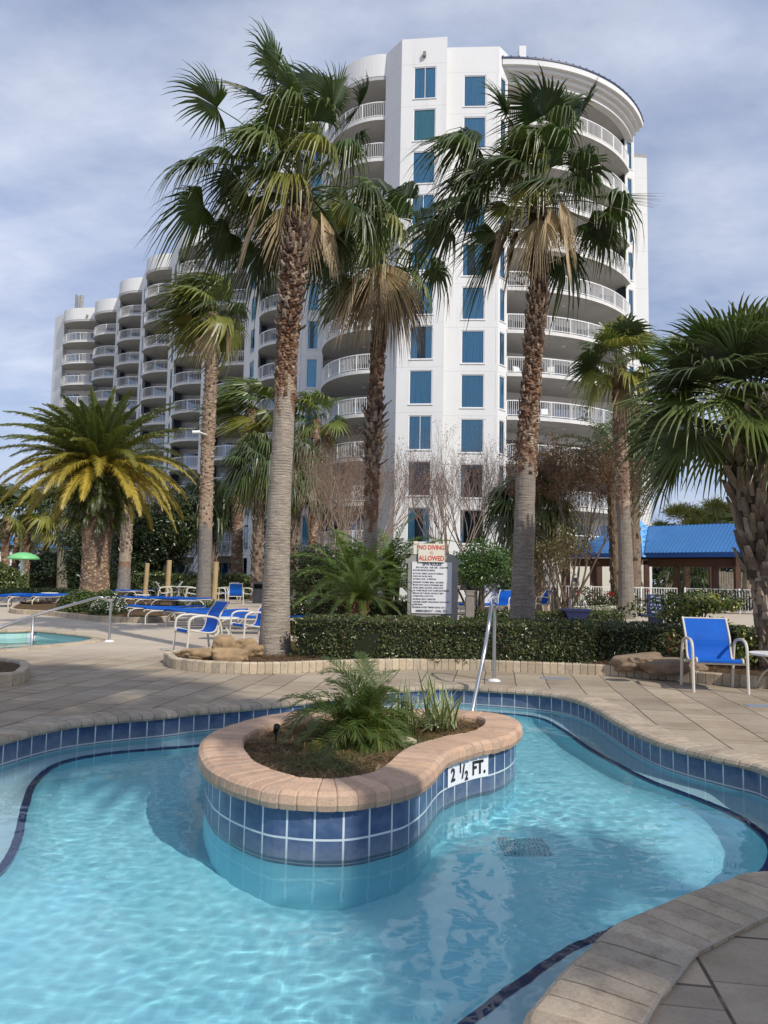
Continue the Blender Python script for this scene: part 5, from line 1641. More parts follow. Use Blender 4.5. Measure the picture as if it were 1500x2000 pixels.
# ================================================================ HEDGES, SHRUBS, BEDS
HG = ((.048, .075, .018), (.072, .108, .024), (.10, .14, .034), (.032, .052, .014), (.14, .165, .05), (.14, .10, .035))
def hedge(name, label, front, depth, h, dens, size, seed, cols=HG, z0=.1, cat='hedge', group=None, step=.25, bump=.09):
    """front: list of (x,y) along the near foot; depth: to the left-normal side"""
    r = random.Random(seed); P = [Vector((x, y, 0)) for x, y in front]
    P = along(P, step); I = off_in(P, depth)
    root = empty(name, (0, 0, 0)); tag(root, label, cat, group)
    core = MB(); n = len(P)
    ins = .07
    A = off_in(P, ins); B = off_in(P, depth - ins)
    hh = [h - .05 + bump * .5 * noise.noise(Vector((p.x * .8, p.y * .8, 2))) for p in P]
    for i in range(n - 1):
        a, b, c, d = A[i], A[i + 1], B[i + 1], B[i]
        z = Vector((0, 0, 1))
        core.quad(a + z * z0 * .2, b + z * z0 * .2, b + z * hh[i + 1], a + z * hh[i], (.016, .022, .008)); core.quad(a + z * hh[i], b + z * hh[i + 1], c + z * hh[i + 1], d + z * hh[i], (.016, .022, .008))
        core.quad(c, d, d + z * hh[i], c + z * hh[i + 1], (.016, .022, .008))
    for k in (0, n - 1): core.quad(A[k], B[k], B[k] + z * hh[k], A[k] + z * hh[k], (.016, .022, .008))
    core.build('stems_core', M['twig'], root)  # solid dark core: shade between the leaves is put into its colour
    mb = MB()
    for i in range(n - 1):
        seg = (P[i + 1] - P[i]).length; t = (P[i + 1] - P[i]).normalized(); nn = Vector((-t.y, t.x, 0))
        def lump(p): return bump * noise.noise(p * 2.3) + bump * .5 * noise.noise(p * 6)
        for _ in range(int(seg * (h - z0) * dens)):
            u = r.random(); z = r.uniform(z0, h); p = P[i].lerp(P[i + 1], u) + Vector((0, 0, z))
            p = p - nn * (lump(p) - .02 - .07 * abs(r.gauss(0, .5)) ) + nn * (max(0, (z - h + .12)) * .5)
            leaf_quad(mb, p, size, r, r.choice(cols), -nn)
        for _ in range(int(seg * depth * dens * .9)):
            u = r.random(); k = r.random(); p = P[i].lerp(P[i + 1], u) + nn * depth * k; e = min(k, 1 - k)
            zz = h - .05 * max(0, 1 - e * 9)
            p.z = zz + lump(p) - abs(r.gauss(0, .03))
            leaf_quad(mb, p, size, r, r.choice(cols), UP)
        for _ in range(int(seg * (h - z0) * dens * .25)):
            u = r.random(); p = P[i].lerp(P[i + 1], u) + nn * depth; p.z = r.uniform(z0, h); leaf_quad(mb, p, size, r, r.choice(cols), nn)
    for k, q in ((0, P[0]), (n - 1, P[-1])):
        t = (P[1] - P[0]).normalized() if k == 0 else (P[-2] - P[-1]).normalized(); nn = off_in(P, 1)[k] - P[k]
        for _ in range(int(depth * (h - z0) * dens)):
            p = q + nn * depth * r.random() - t * (.02 + abs(r.gauss(0, .03))); p.z = r.uniform(z0, h); leaf_quad(mb, p, size, r, r.choice(cols), -t)
    mb.build('leaves', M['bushleaf'], root)
    return root

# raised front bed: brick border following the traced line
bd = [(326,1298),(329,1303),(340,1307),(365,1310),(400,1313),(480,1316),(560,1315),(650,1311),(760,1308),(900,1308),(1000,1312),(1100,1316),(1200,1321),(1300,1328),(1400,1338),(1500,1346),(1640,1362)]
BR = [gnd(x, y, 0) for x, y in bd]
back = [Vector(p) for p in ((8.5, 10.5, 0), (9.5, 12.6, 0), (7.0, 14.4, 0), (3.0, 15.2, 0), (0.0, 15.6, 0), (-1.6, 14.6, 0), (-2.1, 13.2, 0), (-2.9, 12.4, 0), (-3.28, 11.7, 0))]
BC = resample(catmull(BR + back, 6), .08)
if area2(BC) < 0: BC.reverse()
BCN = normals2(BC)
root = empty('planting_bed'); tag(root, 'long raised bed edged with upright buff bricks in front of the hedge', 'flower bed')
pb = [(-.0, 0.0), (0, .135), (.012, .15), (.10, .15), (.11, .135), (.11, 0.0)]
bricks(BC, BCN, pb, .105, .006, random.Random(30), .78, 1.12).build('brick_border', M['border'], root)
def bed_soil(curve, inset, z, root, seed, step=.18, straw=0):
    P = [curve[i] + normals2(curve)[i] * inset for i in range(0, len(curve))] if False else None
    NN = normals2(curve); P = [curve[i] + NN[i] * inset for i in range(len(curve))]
    vs, fs = sheet_with_holes(P, [], z); mb = MB(); mb.add(vs, fs); mb.build('soil', M['soil'], root)
    return P
P = bed_soil(BC, .09, .11, root, 1)
rr = random.Random(31); mb = MB()
def bedfront():
    while True:
        x = rr.uniform(-3.2, 5.6); y = rr.uniform(9.8, 13.0)
        if inside(P, x, y) and (x < -.8 or (x > 2.9 and y < 11.6)): return x, y
strands(mb, 5200, bedfront, lambda x, y: .115, .05, .15, .003, [(.25, .15, .09), (.15, .09, .055), (.33, .22, .14), (.08, .05, .03)], rr, .04)
o = mb.build('mulch_chips', M['straw'], root); o['kind'] = 'stuff'
# main hedge
hf = [gnd(x, y, .15) for x, y in ((570,1284),(640,1288),(760,1291),(900,1293),(1000,1296),(1100,1297),(1170,1298))]
hf = [(p.x, p.y + .36) for p in hf]
hedge('hedge', 'long clipped dark green hedge running across the picture behind the island', hf, 1.55, .70, 2100, .046, 41)
hf2 = [(hf[-1][0] + .0, hf[-1][1] + .55), (3.9, 11.7), (4.6, 11.55), (5.4, 11.4), (7.0, 11.4)]
hedge('hedge', 'lower right continuation of the hedge behind the flagstones and the lone blue chair', hf2, 1.2, .66, 2000, .05, 42)
# back hedges
def hpx(pts, z=0): return [(gnd(x, y, z).x, gnd(x, y, z).y) for x, y in pts]
hedge('hedge', 'clipped hedge behind the sago palm and left of the rules sign', [(-2.1, 17.4), (1.2, 17.0)], 1.2, .78, 900, .07, 43)
hedge('hedge', 'clipped hedge right of the rules sign near the timber bollard', [(2.6, 20.5), (5.4, 21.0), (7.0, 22.0)], 1.0, .48, 800, .08, 44)
hedge('hedge', 'far clipped hedge across the courtyard behind the three timber posts', [(-17.0, 46.4), (-12.5, 44.8), (-7.0, 43.8), (-1.0, 42.6)], 1.6, 1.35, 420, .17, 45, cols=((.11, .15, .04), (.16, .20, .06), (.07, .10, .03)), bump=.2, step=.6)
hedge('hedge', 'dark far-left hedge strip beyond the thin grey palm trunk', [(-32, 68), (-20, 64)], 1.4, 1.3, 260, .2, 46, bump=.2, step=.8)

def shrub(label, px, py, Yd, rad, n, size, seed, cols=HG, stems_core=7, name='shrub', cat='shrub', zc=None, lumps=16, trunkz=0):
    r = random.Random(seed); c = at(px, py, Yd); root = empty(name); tag(root, label, cat)
    mb = MB(); cl = blob_leaves(mb, c, rad, n, size, r, cols, lumps, .3)
    mb.build('leaves', M['bushleaf'], root)
    mb = MB()
    for (p, s) in cl[:stems_core]:
        b = Vector((c.x + r.uniform(-.2, .2) * rad[0], Yd + r.uniform(-.2, .2) * rad[1], 0)); m = b.lerp(p, .5) + Vector((r.uniform(-.1, .1), 0, .1))
        mb.tube([b, m, p], [.05 * rad[2] + .01, .035 * rad[2] + .008, .01], 6, (.12, .09, .065), caps=False)
    mb.build('stems_core', M['twig'], root)
    return root
shrub('rounded glossy dark bush left of the sago palm', 628, 1112, 22, (1.05, .9, .85), 9000, .10, 51, lumps=26)
shrub('rounded bright green bush right of the rules sign', 932, 1102, 21, (1.0, .9, .62), 9000, .09, 52, ((.06, .13, .02), (.09, .17, .03), (.04, .08, .015)), 9, lumps=26)
shrub('big dark magnolia tree between the date palm and the flared-foot palm', 300, 1050, 50, (2.6, 2.2, 3.6), 26000, .24, 53, ((.030, .05, .018), (.045, .075, .022), (.02, .035, .012), (.075, .10, .03)), 12, 'magnolia_tree', 'tree', lumps=34)
shrub('dark bush mass left of the thick date palm trunk', 190, 1085, 56, (3.4, 2, 2.2), 15000, .26, 54, ((.028, .048, .018), (.04, .065, .02), (.06, .085, .028)), 8, lumps=26)
shrub('dark evergreen bush behind the thin grey palm trunk', 105, 1105, 64, (3.2, 2, 1.5), 8000, .28, 55, ((.03, .05, .02), (.045, .07, .025)), 6, lumps=18)
shrub('spiky yellow-green shrub at the left edge beside the mushroom shade', 8, 1125, 48, (1.6, 1.4, 1.1), 4500, .22, 56, ((.09, .13, .03), (.13, .17, .04), (.05, .08, .02)), 6)
shrub('green mound at the foot of the thick date palm on its left', 165, 1180, 24.2, (1.05, .7, .48), 5200, .11, 57, ((.07, .11, .018), (.10, .14, .028), (.04, .07, .014)), 5)
shrub('white-flowering mound right of the thick date palm foot', 212, 1192, 22.8, (.62, .6, .36), 3600, .08, 58, ((.045, .075, .018), (.07, .11, .025)), 5)
c = at(212, 1190, 22.4); r = random.Random(59); mb = MB()
for _ in range(170):
    u = Vector((r.gauss(0, 1), -abs(r.gauss(0, 1)), abs(r.gauss(0, 1)))).normalized(); p = c + Vector((u.x * .6, u.y * .45 + .2, u.z * .42 - .05)); leaf_quad(mb, p, .055, r, (.72, .70, .66), -Vector((0, 1, 0)))
fl = [o for o in bpy.data.objects if o.get('label') == 'white-flowering mound right of the thick date palm foot'][0]
o = mb.build('flowers', M['dead'], fl); o['kind'] = 'stuff'
shrub('low green ground shrub beside the flared foot of the mid-left palm', 372, 1185, 30, (1.3, .8, .28), 3000, .11, 60, ((.05, .09, .02), (.09, .13, .03)), 4)
shrub('low bright green strip of shrub in front of the mushroom shade', 70, 1158, 40, (3.4, 1.2, .35), 5200, .15, 61, ((.08, .13, .02), (.11, .16, .03), (.05, .085, .015)), 5)
shrub('red and yellow croton bush above the right end of the hedge', 1345, 1195, 13.4, (.95, .6, .34), 2600, .085, 62, ((.12, .17, .03), (.30, .32, .05), (.06, .10, .02), (.42, .40, .10), (.07, .11, .02)), 6, 'croton_bush', 'shrub')
shrub('small croton with reddish leaves between the hedge and the flagstones', 1318, 1258, 11.2, (.30, .25, .22), 520, .07, 63, ((.10, .13, .03), (.25, .06, .03), (.40, .36, .14), (.06, .09, .02)), 4, 'croton_bush', 'shrub')
shrub('yellow-flecked croton right behind the lone blue chair', 1462, 1268, 11.0, (.28, .25, .30), 600, .08, 64, ((.12, .17, .03), (.40, .38, .10), (.05, .08, .02)), 4, 'croton_bush', 'shrub')
shrub('dark rose bush with red blooms in front of the white fence', 1175, 1170, 33, (1.7, .8, .6), 2600, .11, 65, ((.04, .06, .02), (.06, .09, .03), (.09, .07, .03)), 8)
r = random.Random(66); rb = [o for o in bpy.data.objects if o.get('label') == 'dark rose bush with red blooms in front of the white fence'][0]
mb = MB()
for (px, py) in ((1192, 1163), (1188, 1160), (1265, 1155), (1130, 1158), (1232, 1166), (1197, 1160)):
    c = at(px, py, 32.1)
    for _ in range(16): leaf_quad(mb, c + Vector((r.gauss(0, .06), r.gauss(0, .05), r.gauss(0, .05))), .09, r, (.45, .03, .03))
mb.build('blooms', M['dead'], rb)
shrub('row of white bedding flowers in front of the pavilion', 1195, 1188, 30.5, (1.6, .4, .14), 1500, .10, 67, ((.66, .64, .58), (.5, .5, .42), (.06, .1, .02), (.62, .6, .5)), 3, 'flower_row', 'flowers')
shrub('dark low shrubs along the fence right of the last pavilion posts', 1400, 1172, 36, (2.3, .8, .55), 3400, .14, 68, ((.02, .035, .012), (.035, .055, .02)), 5)
shrub('dense dark tree wall seen behind the pavilion', 1345, 1095, 62, (7.5, 3, 2.6), 14000, .34, 69, ((.03, .045, .018), (.05, .07, .025), (.07, .085, .03)), 10, 'evergreen_tree', 'tree', lumps=30)
shrub('ragged green bush beside the tall right-hand palm at the courtyard fence', 985, 1125, 30, (1.1, .8, .8), 3000, .13, 70, ((.04, .07, .02), (.06, .09, .025)), 5)

# pines above the pavilion
def pine(label, px, py, Yd, w, seed, tops):
    r = random.Random(seed); root = empty('pine_tree'); tag(root, label, 'tree'); c = at(px, py, Yd)
    mb = MB(); mb.tube([(c.x, Yd, 0), (c.x + .1, Yd, c.z * .6), (c.x, Yd, c.z)], [.22, .15, .05], 8, (.16, .12, .09))
    lf = MB()
    for (dx, dz, s) in tops:
        p = c + Vector((dx, r.uniform(-.6, .6), dz)); mb.tube([(c.x, Yd, p.z - .8), c.lerp(p, .6) - UP * .3, p], [.07, .045, .02], 5, (.18, .14, .10), caps=False)
        for _ in range(int(900 * s)):
            u = Vector((r.gauss(0, 1), r.gauss(0, 1), r.gauss(0, .6))); q = p + u * s * .42
            d = (u + UP * .8).normalized(); e = q + d * .32; sd = d.cross(Vector((0, 1, .1))).normalized() * .028
            lf.add([q - sd, q + sd, e], [(0, 1, 2)], jit(r.choice(((.10, .115, .03), (.15, .15, .045), (.06, .075, .022))), r))
    mb.build('trunk', M['twig'], root); lf.build('crown', M['leaf'], root)
pine('small pine with a flat tuft left of the pines above the pavilion roof', 1338, 1004, 60, 2, 80, ((-.9, .1, .8), (0, .25, 1.0), (.8, .0, .8), (-1.8, -1.0, .6), (.3, -.9, .7)))
pine('broad pine crown in the middle above the pavilion roof', 1398, 1000, 64, 2, 81, ((-1.2, -.4, 1.1), (-.2, .5, 1.0), (.8, .2, 1.0), (1.6, -.5, 1.2), (.2, -.8, 1.2), (-2.0, -1.0, 1.0)))
pine('pine crown partly hidden by the cabbage palm trunk on the right', 1450, 1008, 66, 2, 82, ((-1.0, -.2, 1.1), (0, .4, 1.1), (1.2, 0, 1.2), (2.4, -.3, 1.3), (3.8, .2, 1.4)))

# bare crape myrtles
def bare_tree(label, px, py, Yd, h, seed, n=6, depth=5, col=(.30, .22, .17), leaves=0, lc=((.30, .14, .07),), spread=.42, name='bare_tree', lean=(0, 0), cat='tree', up=.22):
    r = random.Random(seed); root = empty(name); tag(root, label, cat); c = at(px, py, Yd); mb = MB(); tips = []
    for k in range(n):
        a = 2 * pi * k / n + r.uniform(-.3, .3); d = Vector((cos(a) * .38 + lean[0], sin(a) * .38, 1)).normalized()
        branch(mb, Vector((c.x + cos(a) * .12, Yd + sin(a) * .12, -.02)), d, h * .30, .05 * h / 5, depth, r, col, spread, up, (2, 3), tips, .76)
    mb.build('branches', M['twig'], root)
    if leaves:
        lf = MB()
        for (p, d) in tips:
            for _ in range(leaves): leaf_quad(lf, p + Vector((r.gauss(0, .12), r.gauss(0, .12), r.gauss(0, .12))), .075 if leaves < 3 else .12, r, r.choice(lc))
        lf.build('leaves', M['bushleaf'], root)
    return root
RBR = ((.22, .09, .05), (.30, .15, .07), (.16, .08, .05))
bare_tree('wide bare grey-brown crape myrtle behind the dead-skirted palm', 665, 1130, 34, 7.4, 90, 8, 6, leaves=1, lc=RBR)
bare_tree('bare crape myrtle with thin twigs left of the dead-skirted palm foot', 700, 1130, 29, 6.0, 91, 6, 6, leaves=1, lc=RBR)
bare_tree('bare crape myrtle rising behind the rules sign', 880, 1120, 31, 6.6, 92, 7, 6, (.26, .20, .17), 1, RBR)
bare_tree('bare crape myrtle between the rules sign and the tall right-hand palm', 955, 1120, 36, 7.6, 93, 7, 6, (.24, .18, .15), 1, RBR)
bare_tree('crape myrtle with rusty brown leaves right of the tall right-hand palm', 1108, 1130, 33, 6.8, 94, 8, 6, (.20, .15, .12), 8, ((.16, .07, .04), (.20, .10, .05), (.20, .14, .05)))
bare_tree('low tree with olive and rust leaves in front of the pavilion left end', 1085, 1130, 30.5, 3.7, 95, 6, 5, (.17, .13, .10), 6, ((.14, .12, .03), (.20, .15, .04), (.12, .06, .03), (.07, .08, .02)), spread=.6, up=.1)
bare_tree('thin bare trees by the far hedge left of the flared-foot palm', 345, 1120, 53, 5.0, 96, 7, 5, (.30, .23, .18))
bare_tree('thin bare tree right behind the flared-foot palm', 440, 1120, 55, 5.2, 97, 6, 5, (.30, .25, .21))

# lawn and dark planting ground round the hotel, added to cut ground bounce
mb = MB(); mb.quad(Vector((-90, 47.5, .006)), Vector((7, 44, .006)), Vector((40, 44, .006)), Vector((120, 220, .006))); 
mb = MB(); mb.add([Vector(p) for p in ((-140, 66, .006), (-34, 66, .006), (-19, 51, .006), (0, 43.5, .006), (60, 43.5, .006), (160, 300, .006), (-200, 300, .006))], [tuple(range(7))])
t = NT('grass_mulch'); p = t.pos()
c = t.mix(t.ramp(t.noise(.8, 6, .7, p), [(.35, 0.0), (.7, 1.0)]), (.12, .13, .07), (.20, .18, .12))
o = mb.build('lawn', t.finish(t.pbr(c, .95, None, 0, .1))); tag(o, kind='structure')
# ================================================================ SIGNS, RAILS, FURNITURE, PAVILION
def mat_at(p, ang=0.0): return Matrix.Translation(Vector(p)) @ Matrix.Rotation(ang, 4, 'Z')
# ---- rules sign
Y = 15.9
bl, br_, tp = at(792, 1203, Y), at(895, 1203, Y), at(845, 1066, Y)
root = empty('rules_sign', (0, 0, 0)); tag(root, 'grey stucco monument sign with white spa rules board and cream no diving board', 'sign')
cx_ = (at(796, 1150, Y).x + at(893, 1150, Y).x) / 2
W2 = (at(893, 1150, Y).x - at(796, 1150, Y).x) / 2; zs = at(845, 1093, Y).z; zt = at(845, 1066, Y).z
prof = [(-W2, 0), (W2, 0), (W2, zs - .09), (W2 + .05, zs - .09), (W2 + .05, zs), (W2 - .02, zs + .02), (W2 - .07, zs + .09), (W2 - .22, zs + .13), (W2 - .30, zt - .02), (W2 - .42, zt + .03), (-W2 + .42, zt + .03), (-W2 + .30, zt - .02), (-W2 + .22, zs + .13), (-W2 + .07, zs + .09), (-W2 + .02, zs + .02), (-W2 - .05, zs), (-W2 - .05, zs - .09), (-W2, zs - .09)]
mb = MB(); mb.poly_prism(prof, -.14, .14)
X90 = Matrix.Rotation(pi / 2, 4, 'X')
mb.v = [Matrix.Translation((cx_, Y, 0)) @ X90 @ Vector(q) for q in mb.v]
mb.build('monument', M['signgrey'], root)
yf = Y - .142
x0_, x1_ = at(804, 1150, yf).x, at(882, 1150, yf).x; zb_, zt_ = at(845, 1198, yf).z, at(845, 1098, yf).z
mb = MB(); mb.box((x0_, yf - .02, zb_), (x1_, yf, zt_)); bd_ = mb.build('rules_board', M['signwhite'], root)
SM = lambda x, z, y=yf - .0215: Matrix.Translation((x, y, z)) @ X90
xm = (x0_ + x1_) / 2; bw = x1_ - x0_; hh = zt_ - zb_
lines = ['SHOWER BEFORE ENTERING', 'NO FOOD, DRINK, GLASS OR ANIMALS', 'IN SPA OR ON SPA DECK', 'BATHING LOAD:  20 PERSONS', 'PREGNANT WOMEN, SMALL CHILDREN,', 'PEOPLE WITH HEALTH PROBLEMS AND', 'PEOPLE USING ALCOHOL, NARCOTICS',
         'OR OTHER DRUGS THAT CAUSE DROWSINESS', 'SHOULD NOT USE SPA WITHOUT FIRST', 'CONSULTING A DOCTOR', 'MAXIMUM USE IS 15 MINUTES', 'CHILDREN UNDER TWELVE MUST HAVE ADULT', 'SUPERVISION', 'MAXIMUM WATER TEMPERATURE IS 104 F']
text_obj('heading', 'SPA RULES', .085, M['ink'], bd_, SM(xm, zt_ - .045), bold=.003, depth=.001)
text_obj('lettering', 'SPA HOURS:  9:00 AM - 10:00 PM', .052, M['ink'], bd_, SM(xm, zt_ - .115), bold=.0012, depth=.001, xs=.9)
fr_ = [.165, .228, .282, .336, .398, .452, .506, .560, .614, .668, .728, .782, .832, .886]
for f, s in zip(fr_, lines): text_obj('lettering', s, .0445, M['ink'], bd_, SM(x0_ + .02, zt_ - hh * f), 'LEFT', .0012, .001, .80)
text_obj('lettering', 'EMERGENCY - DIAL 911', .062, M['ink'], bd_, SM(xm, zb_ + .045), bold=.002, depth=.001)
xa, xb = at(817, 1080, yf).x, at(868, 1080, yf).x; za, zc = at(845, 1098, yf).z, at(845, 1062, yf).z
mb = MB(); mb.box((xa, yf - .05, za), (xb, yf - .022, zc)); nb_ = mb.build('no_diving_board', M['signcream'], root)
xm = (xa + xb) / 2
text_obj('lettering', 'NO DIVING', .125, M['red'], nb_, SM(xm, zc - .085, yf - .051), bold=.004, depth=.001, xs=.82)
text_obj('lettering', 'ALLOWED', .135, M['red'], nb_, SM(xm, za + .075, yf - .051), bold=.004, depth=.001, xs=.82)
mb = MB()
for k in range(20):
    a, b = 2 * pi * k / 20, 2 * pi * (k + 1) / 20; zc2 = (za + zc) / 2 - .005
    P_ = lambda q, rr_: Vector((xm + cos(q) * rr_, yf - .0515, zc2 + sin(q) * rr_))
    mb.quad(P_(a, .034), P_(b, .034), P_(b, .028), P_(a, .028))
mb.quad(P_(2.2, .03), P_(2.5, .03), P_(5.3, .03), P_(5.6, .03)); mb.build('no_diving_symbol', M['red'], nb_)
xa2 = at(808, 1070, yf).x; mb = MB(); mb.box((xa2, yf - .01, zs + .10), (xa2 + .085, yf + .005, at(812, 1057, yf).z)); sl = mb.build('small_notice', M['signcream'], root)
text_obj('lettering', 'NO', .04, M['red'], sl, SM(xa2 + .042, at(812, 1063, yf).z, yf - .011), bold=.001, depth=.001)

# ---- blue food and drink sign on its base
Y = 12.7 + 7.5
root = empty('food_sign'); tag(root, 'small navy board reading no food or drinks behind the right part of the hedge', 'sign')
xa, xb = at(1263, 1180, Y).x, at(1297, 1180, Y).x; za, zc = at(1280, 1200, Y).z, at(1280, 1161, Y).z
mb = MB(); mb.box((xa, Y - .02, za), (xb, Y + .02, zc)); bd_ = mb.build('board', M['navy'], root)
mb = MB(); mb.box((xa - .18, Y - .2, za - .06), (xb + .12, Y + .2, za)); mb.box((xa + .05, Y - .05, 0), (xb - .05, Y + .05, za - .06)); mb.build('base', M['navy'], root)
xm = (xa + xb) / 2; st_ = (zc - za) / 5.4
for k, s in enumerate(('NO Food', 'or Drinks', 'within 6 ft.', 'of Pools or', 'Hot Tub')):
    text_obj('lettering', s, .080, M['palegrey'], bd_, Matrix.Translation((xm, Y - .021, zc - st_ * (k + .7))) @ X90, bold=.0015, depth=.001, xs=.80)

# ---- stainless handrails
root = empty('handrail'); tag(root, 'arched stainless handrail rising from the spa water right of the island', 'handrail')
b = gnd(965, 1330); e = gnd(922, 1392, WL)
t0 = at(963, 1200, b.y)
pts = catmull([b, b + Vector((0, 0, .55)), (b.x, b.y - .02, .86), (b.x - .03, b.y - .12, .985), (b.x - .09, b.y - .30, .955), (b.x - .16, b.y - .62, .76), (b.x * .45 + e.x * .55, b.y * .42 + e.y * .58, .38), (e.x, e.y, WL), (e.x - .01, e.y - .05, -.45)], 6, False)
mb = MB(); mb.tube(pts, .0245, 14); mb.build('rail', M['steel'], root, smooth=True)
mb = MB(); mb.tube([b, b + Vector((0, 0, .012)), b + Vector((0, 0, .03))], [.085, .08, .04], 20); mb.build('base_flange', M['white'], root)
root = empty('handrail'); tag(root, 'long sloping stainless handrail going down into the green-water pool at left', 'handrail')
b = gnd(213, 1253)
p2 = at(65, 1203, 13.5)
p3 = at(0, 1226, 13.0); p4 = at(-80, 1256, 12.5)
pts = catmull([b, b + Vector((0, 0, .5)), (b.x, b.y, .76), at(209, 1172, b.y - .05), at(200, 1167.5, b.y - .12), at(188, 1168, b.y - .2), at(130, 1184, 14.0), p2, p3, p4], 6, False)
mb = MB(); mb.tube(pts, .026, 12); mb.build('rail', M['steel'], root, smooth=True)
mb = MB(); mb.tube([p2, (p2.x, p2.y, -.6)], .024, 12); mb.build('post', M['steel'], root, smooth=True)
mb = MB(); mb.tube([b, b + Vector((0, 0, .03))], [.10, .07], 18); mb.build('base_flange', M['white'], root)

# ---- furniture
def ribbon(mb, pts, w, t_, y0=0.0):
    """sheet following pts (x,z) across local y"""
    for i in range(len(pts) - 1):
        (x0, z0), (x1, z1) = pts[i], pts[i + 1]
        d = Vector((x1 - x0, 0, z1 - z0)).normalized(); n = Vector((-d.z, 0, d.x)) * t_
        a, b = Vector((x0, -w / 2, z0)), Vector((x0, w / 2, z0)); c, e = Vector((x1, w / 2, z1)), Vector((x1, -w / 2, z1))
        mb.add([a, b, c, e, a + n, b + n, c + n, e + n], [(0, 1, 2, 3), (7, 6, 5, 4), (0, 4, 5, 1), (1, 5, 6, 2), (2, 6, 7, 3), (3, 7, 4, 0)])
def chair_proto(name, label, seat_h=.40, back_h=.88, group=None, lean=.16):
    """faces local +x"""
    root = empty(name); tag(root, label, 'chair', group)
    W = .56
    sl = MB(); pr = catmull([(.27, 0, seat_h - .035), (.25, 0, seat_h + .01), (.10, 0, seat_h - .02), (-.10, 0, seat_h - .045), (-.20, 0, seat_h - .02), (-.25, 0, seat_h + .08), (-.29, 0, seat_h + .25), (-.29 - lean, 0, back_h)], 4, False)
    ribbon(sl, [(p[0], p[2]) for p in pr], W - .05, .006); sl.build('sling', M['sling'], root)
    for s in (-1, 1):
        f = MB(); y = s * (W / 2 - .012); f.tube([(p[0], y, p[2]) for p in pr], .014, 8); f.build('sling_rail', M['beige'], root)
        f = MB(); y = s * (W / 2 + .035)
        ap = catmull([(.29, y, 0), (.275, y, .30), (.26, y, .54), (.19, y, .615), (.05, y, .635), (-.12, y, .62), (-.23, y, .58), (-.29, y, .45), (-.33, y, .2), (-.36, y, 0)], 4, False)
        f.tube(ap, .0185, 8); f.build('side_frame', M['beige'], root)
    f = MB()
    for (x, z) in ((.24, seat_h - .05), (-.20, seat_h - .07)): f.tube([(x, -W / 2 - .03, z), (x, W / 2 + .03, z)], .014, 8)
    f.tube([(-.285 - lean, -W / 2 + .02, back_h - .01), (-.285 - lean, W / 2 - .02, back_h - .01)], .010, 8)
    f.build('crossbar', M['beige'], root)
    return root
def place(o, x, y, rz, label=None, group=None, s=1.0, z=0):
    o.location = (x, y, z); o.rotation_euler = (0, 0, rz); o.scale = (s, s, s)
    if label: o['label'] = label
    if group: o['group'] = group
    return o
ch = chair_proto('sling_chair', 'lone blue sling chair facing the spa on the right of the deck')
place(ch, 4.17, 9.62, radians(-99))
GCH = 'blue sling chairs around the pools'
ch['group'] = GCH
place(copy_tree(ch), -3.12, 12.95, radians(215), 'blue sling chair nearest the tan rocks, turned to face left', GCH, 1.0)
place(copy_tree(ch), -2.52, 14.7, radians(215), 'blue sling chair tucked close behind the tallest palm trunk', GCH, 1.0)
# dining sets
for (px, py, rz, lab) in ((428, 1176, 10, 'blue dining chair just right of the flared palm foot'), (444, 1173, 150, 'blue dining chair behind the table right of the flared palm foot'), (460, 1180, 100, 'blue dining chair seen from behind in the middle of the right dining set'),
                          (482, 1175, 185, 'blue dining chair at the right end of the right dining set'), (322, 1174, 20, 'blue dining chair half hidden by the middle timber post'), (336, 1171, 200, 'blue dining chair just right of the middle timber post'),
                          (376, 1176, 190, 'blue dining chair between the middle and right timber posts'), (202, 1158, 200, 'blue chair right beside the thick date palm trunk'), (1052, 1199, 195, 'blue lounge chair peeping out right of the tall right-hand palm'), (982, 1203, 240, 'blue reclining chair left of the tall right-hand palm'), (562, 1168, 200, 'blue chair in the distance right behind the tallest palm trunk')):
    q = gnd(px, py); place(copy_tree(ch), q.x, q.y, radians(rz), lab, GCH, 1.12)
def table_proto(name, label, rad=.28, h=.42, group=None):
    root = empty(name); tag(root, label, 'table', group)
    m = MB(); m.tube([(0, 0, h - .028), (0, 0, h - .02), (0, 0, h), (0, 0, h + .004)], [rad - .01, rad, rad, rad - .015], 28); m.build('tabletop', M['white'], root)
    for k in range(4):
        a = pi / 4 + k * pi / 2; c_, s_ = cos(a), sin(a)
        f = MB(); f.tube(catmull([(c_ * rad * .8, s_ * rad * .8, 0), (c_ * rad * .45, s_ * rad * .45, h * .42), (c_ * .05, s_ * .05, h * .62), (c_ * rad * .5, s_ * rad * .5, h - .03)], 4, False), .012, 6); f.build('leg', M['beige'], root)
    return root
GT = 'small round side tables between loungers'
tb = table_proto('side_table', 'white side table at the right edge of the picture beside the lone blue chair', .30, .46)
q = at(1522, 1275, 9.6); place(tb, 4.98, 9.72, 0)
for (px, py, lab, s) in ((437, 1250, 'white side table between the two blue chairs by the rocks', 1.0), (367, 1205, 'white round side table above the near row of loungers', 1.15), (276, 1186, 'white side table in the middle lounger row', 1.1), (96, 1182, 'white side table beside the far left loungers', 1.1)):
    q = gnd(px, py); place(copy_tree(tb), q.x, q.y, 0, lab, None, s)
dt = table_proto('dining_table', 'round white dining table among the chairs right of the flared palm foot', .55, .72)
q = gnd(455, 1172); place(dt, q.x, q.y, 0)
q = gnd(355, 1172); place(copy_tree(dt), q.x, q.y, 0, 'white dining table between the middle and right timber posts')
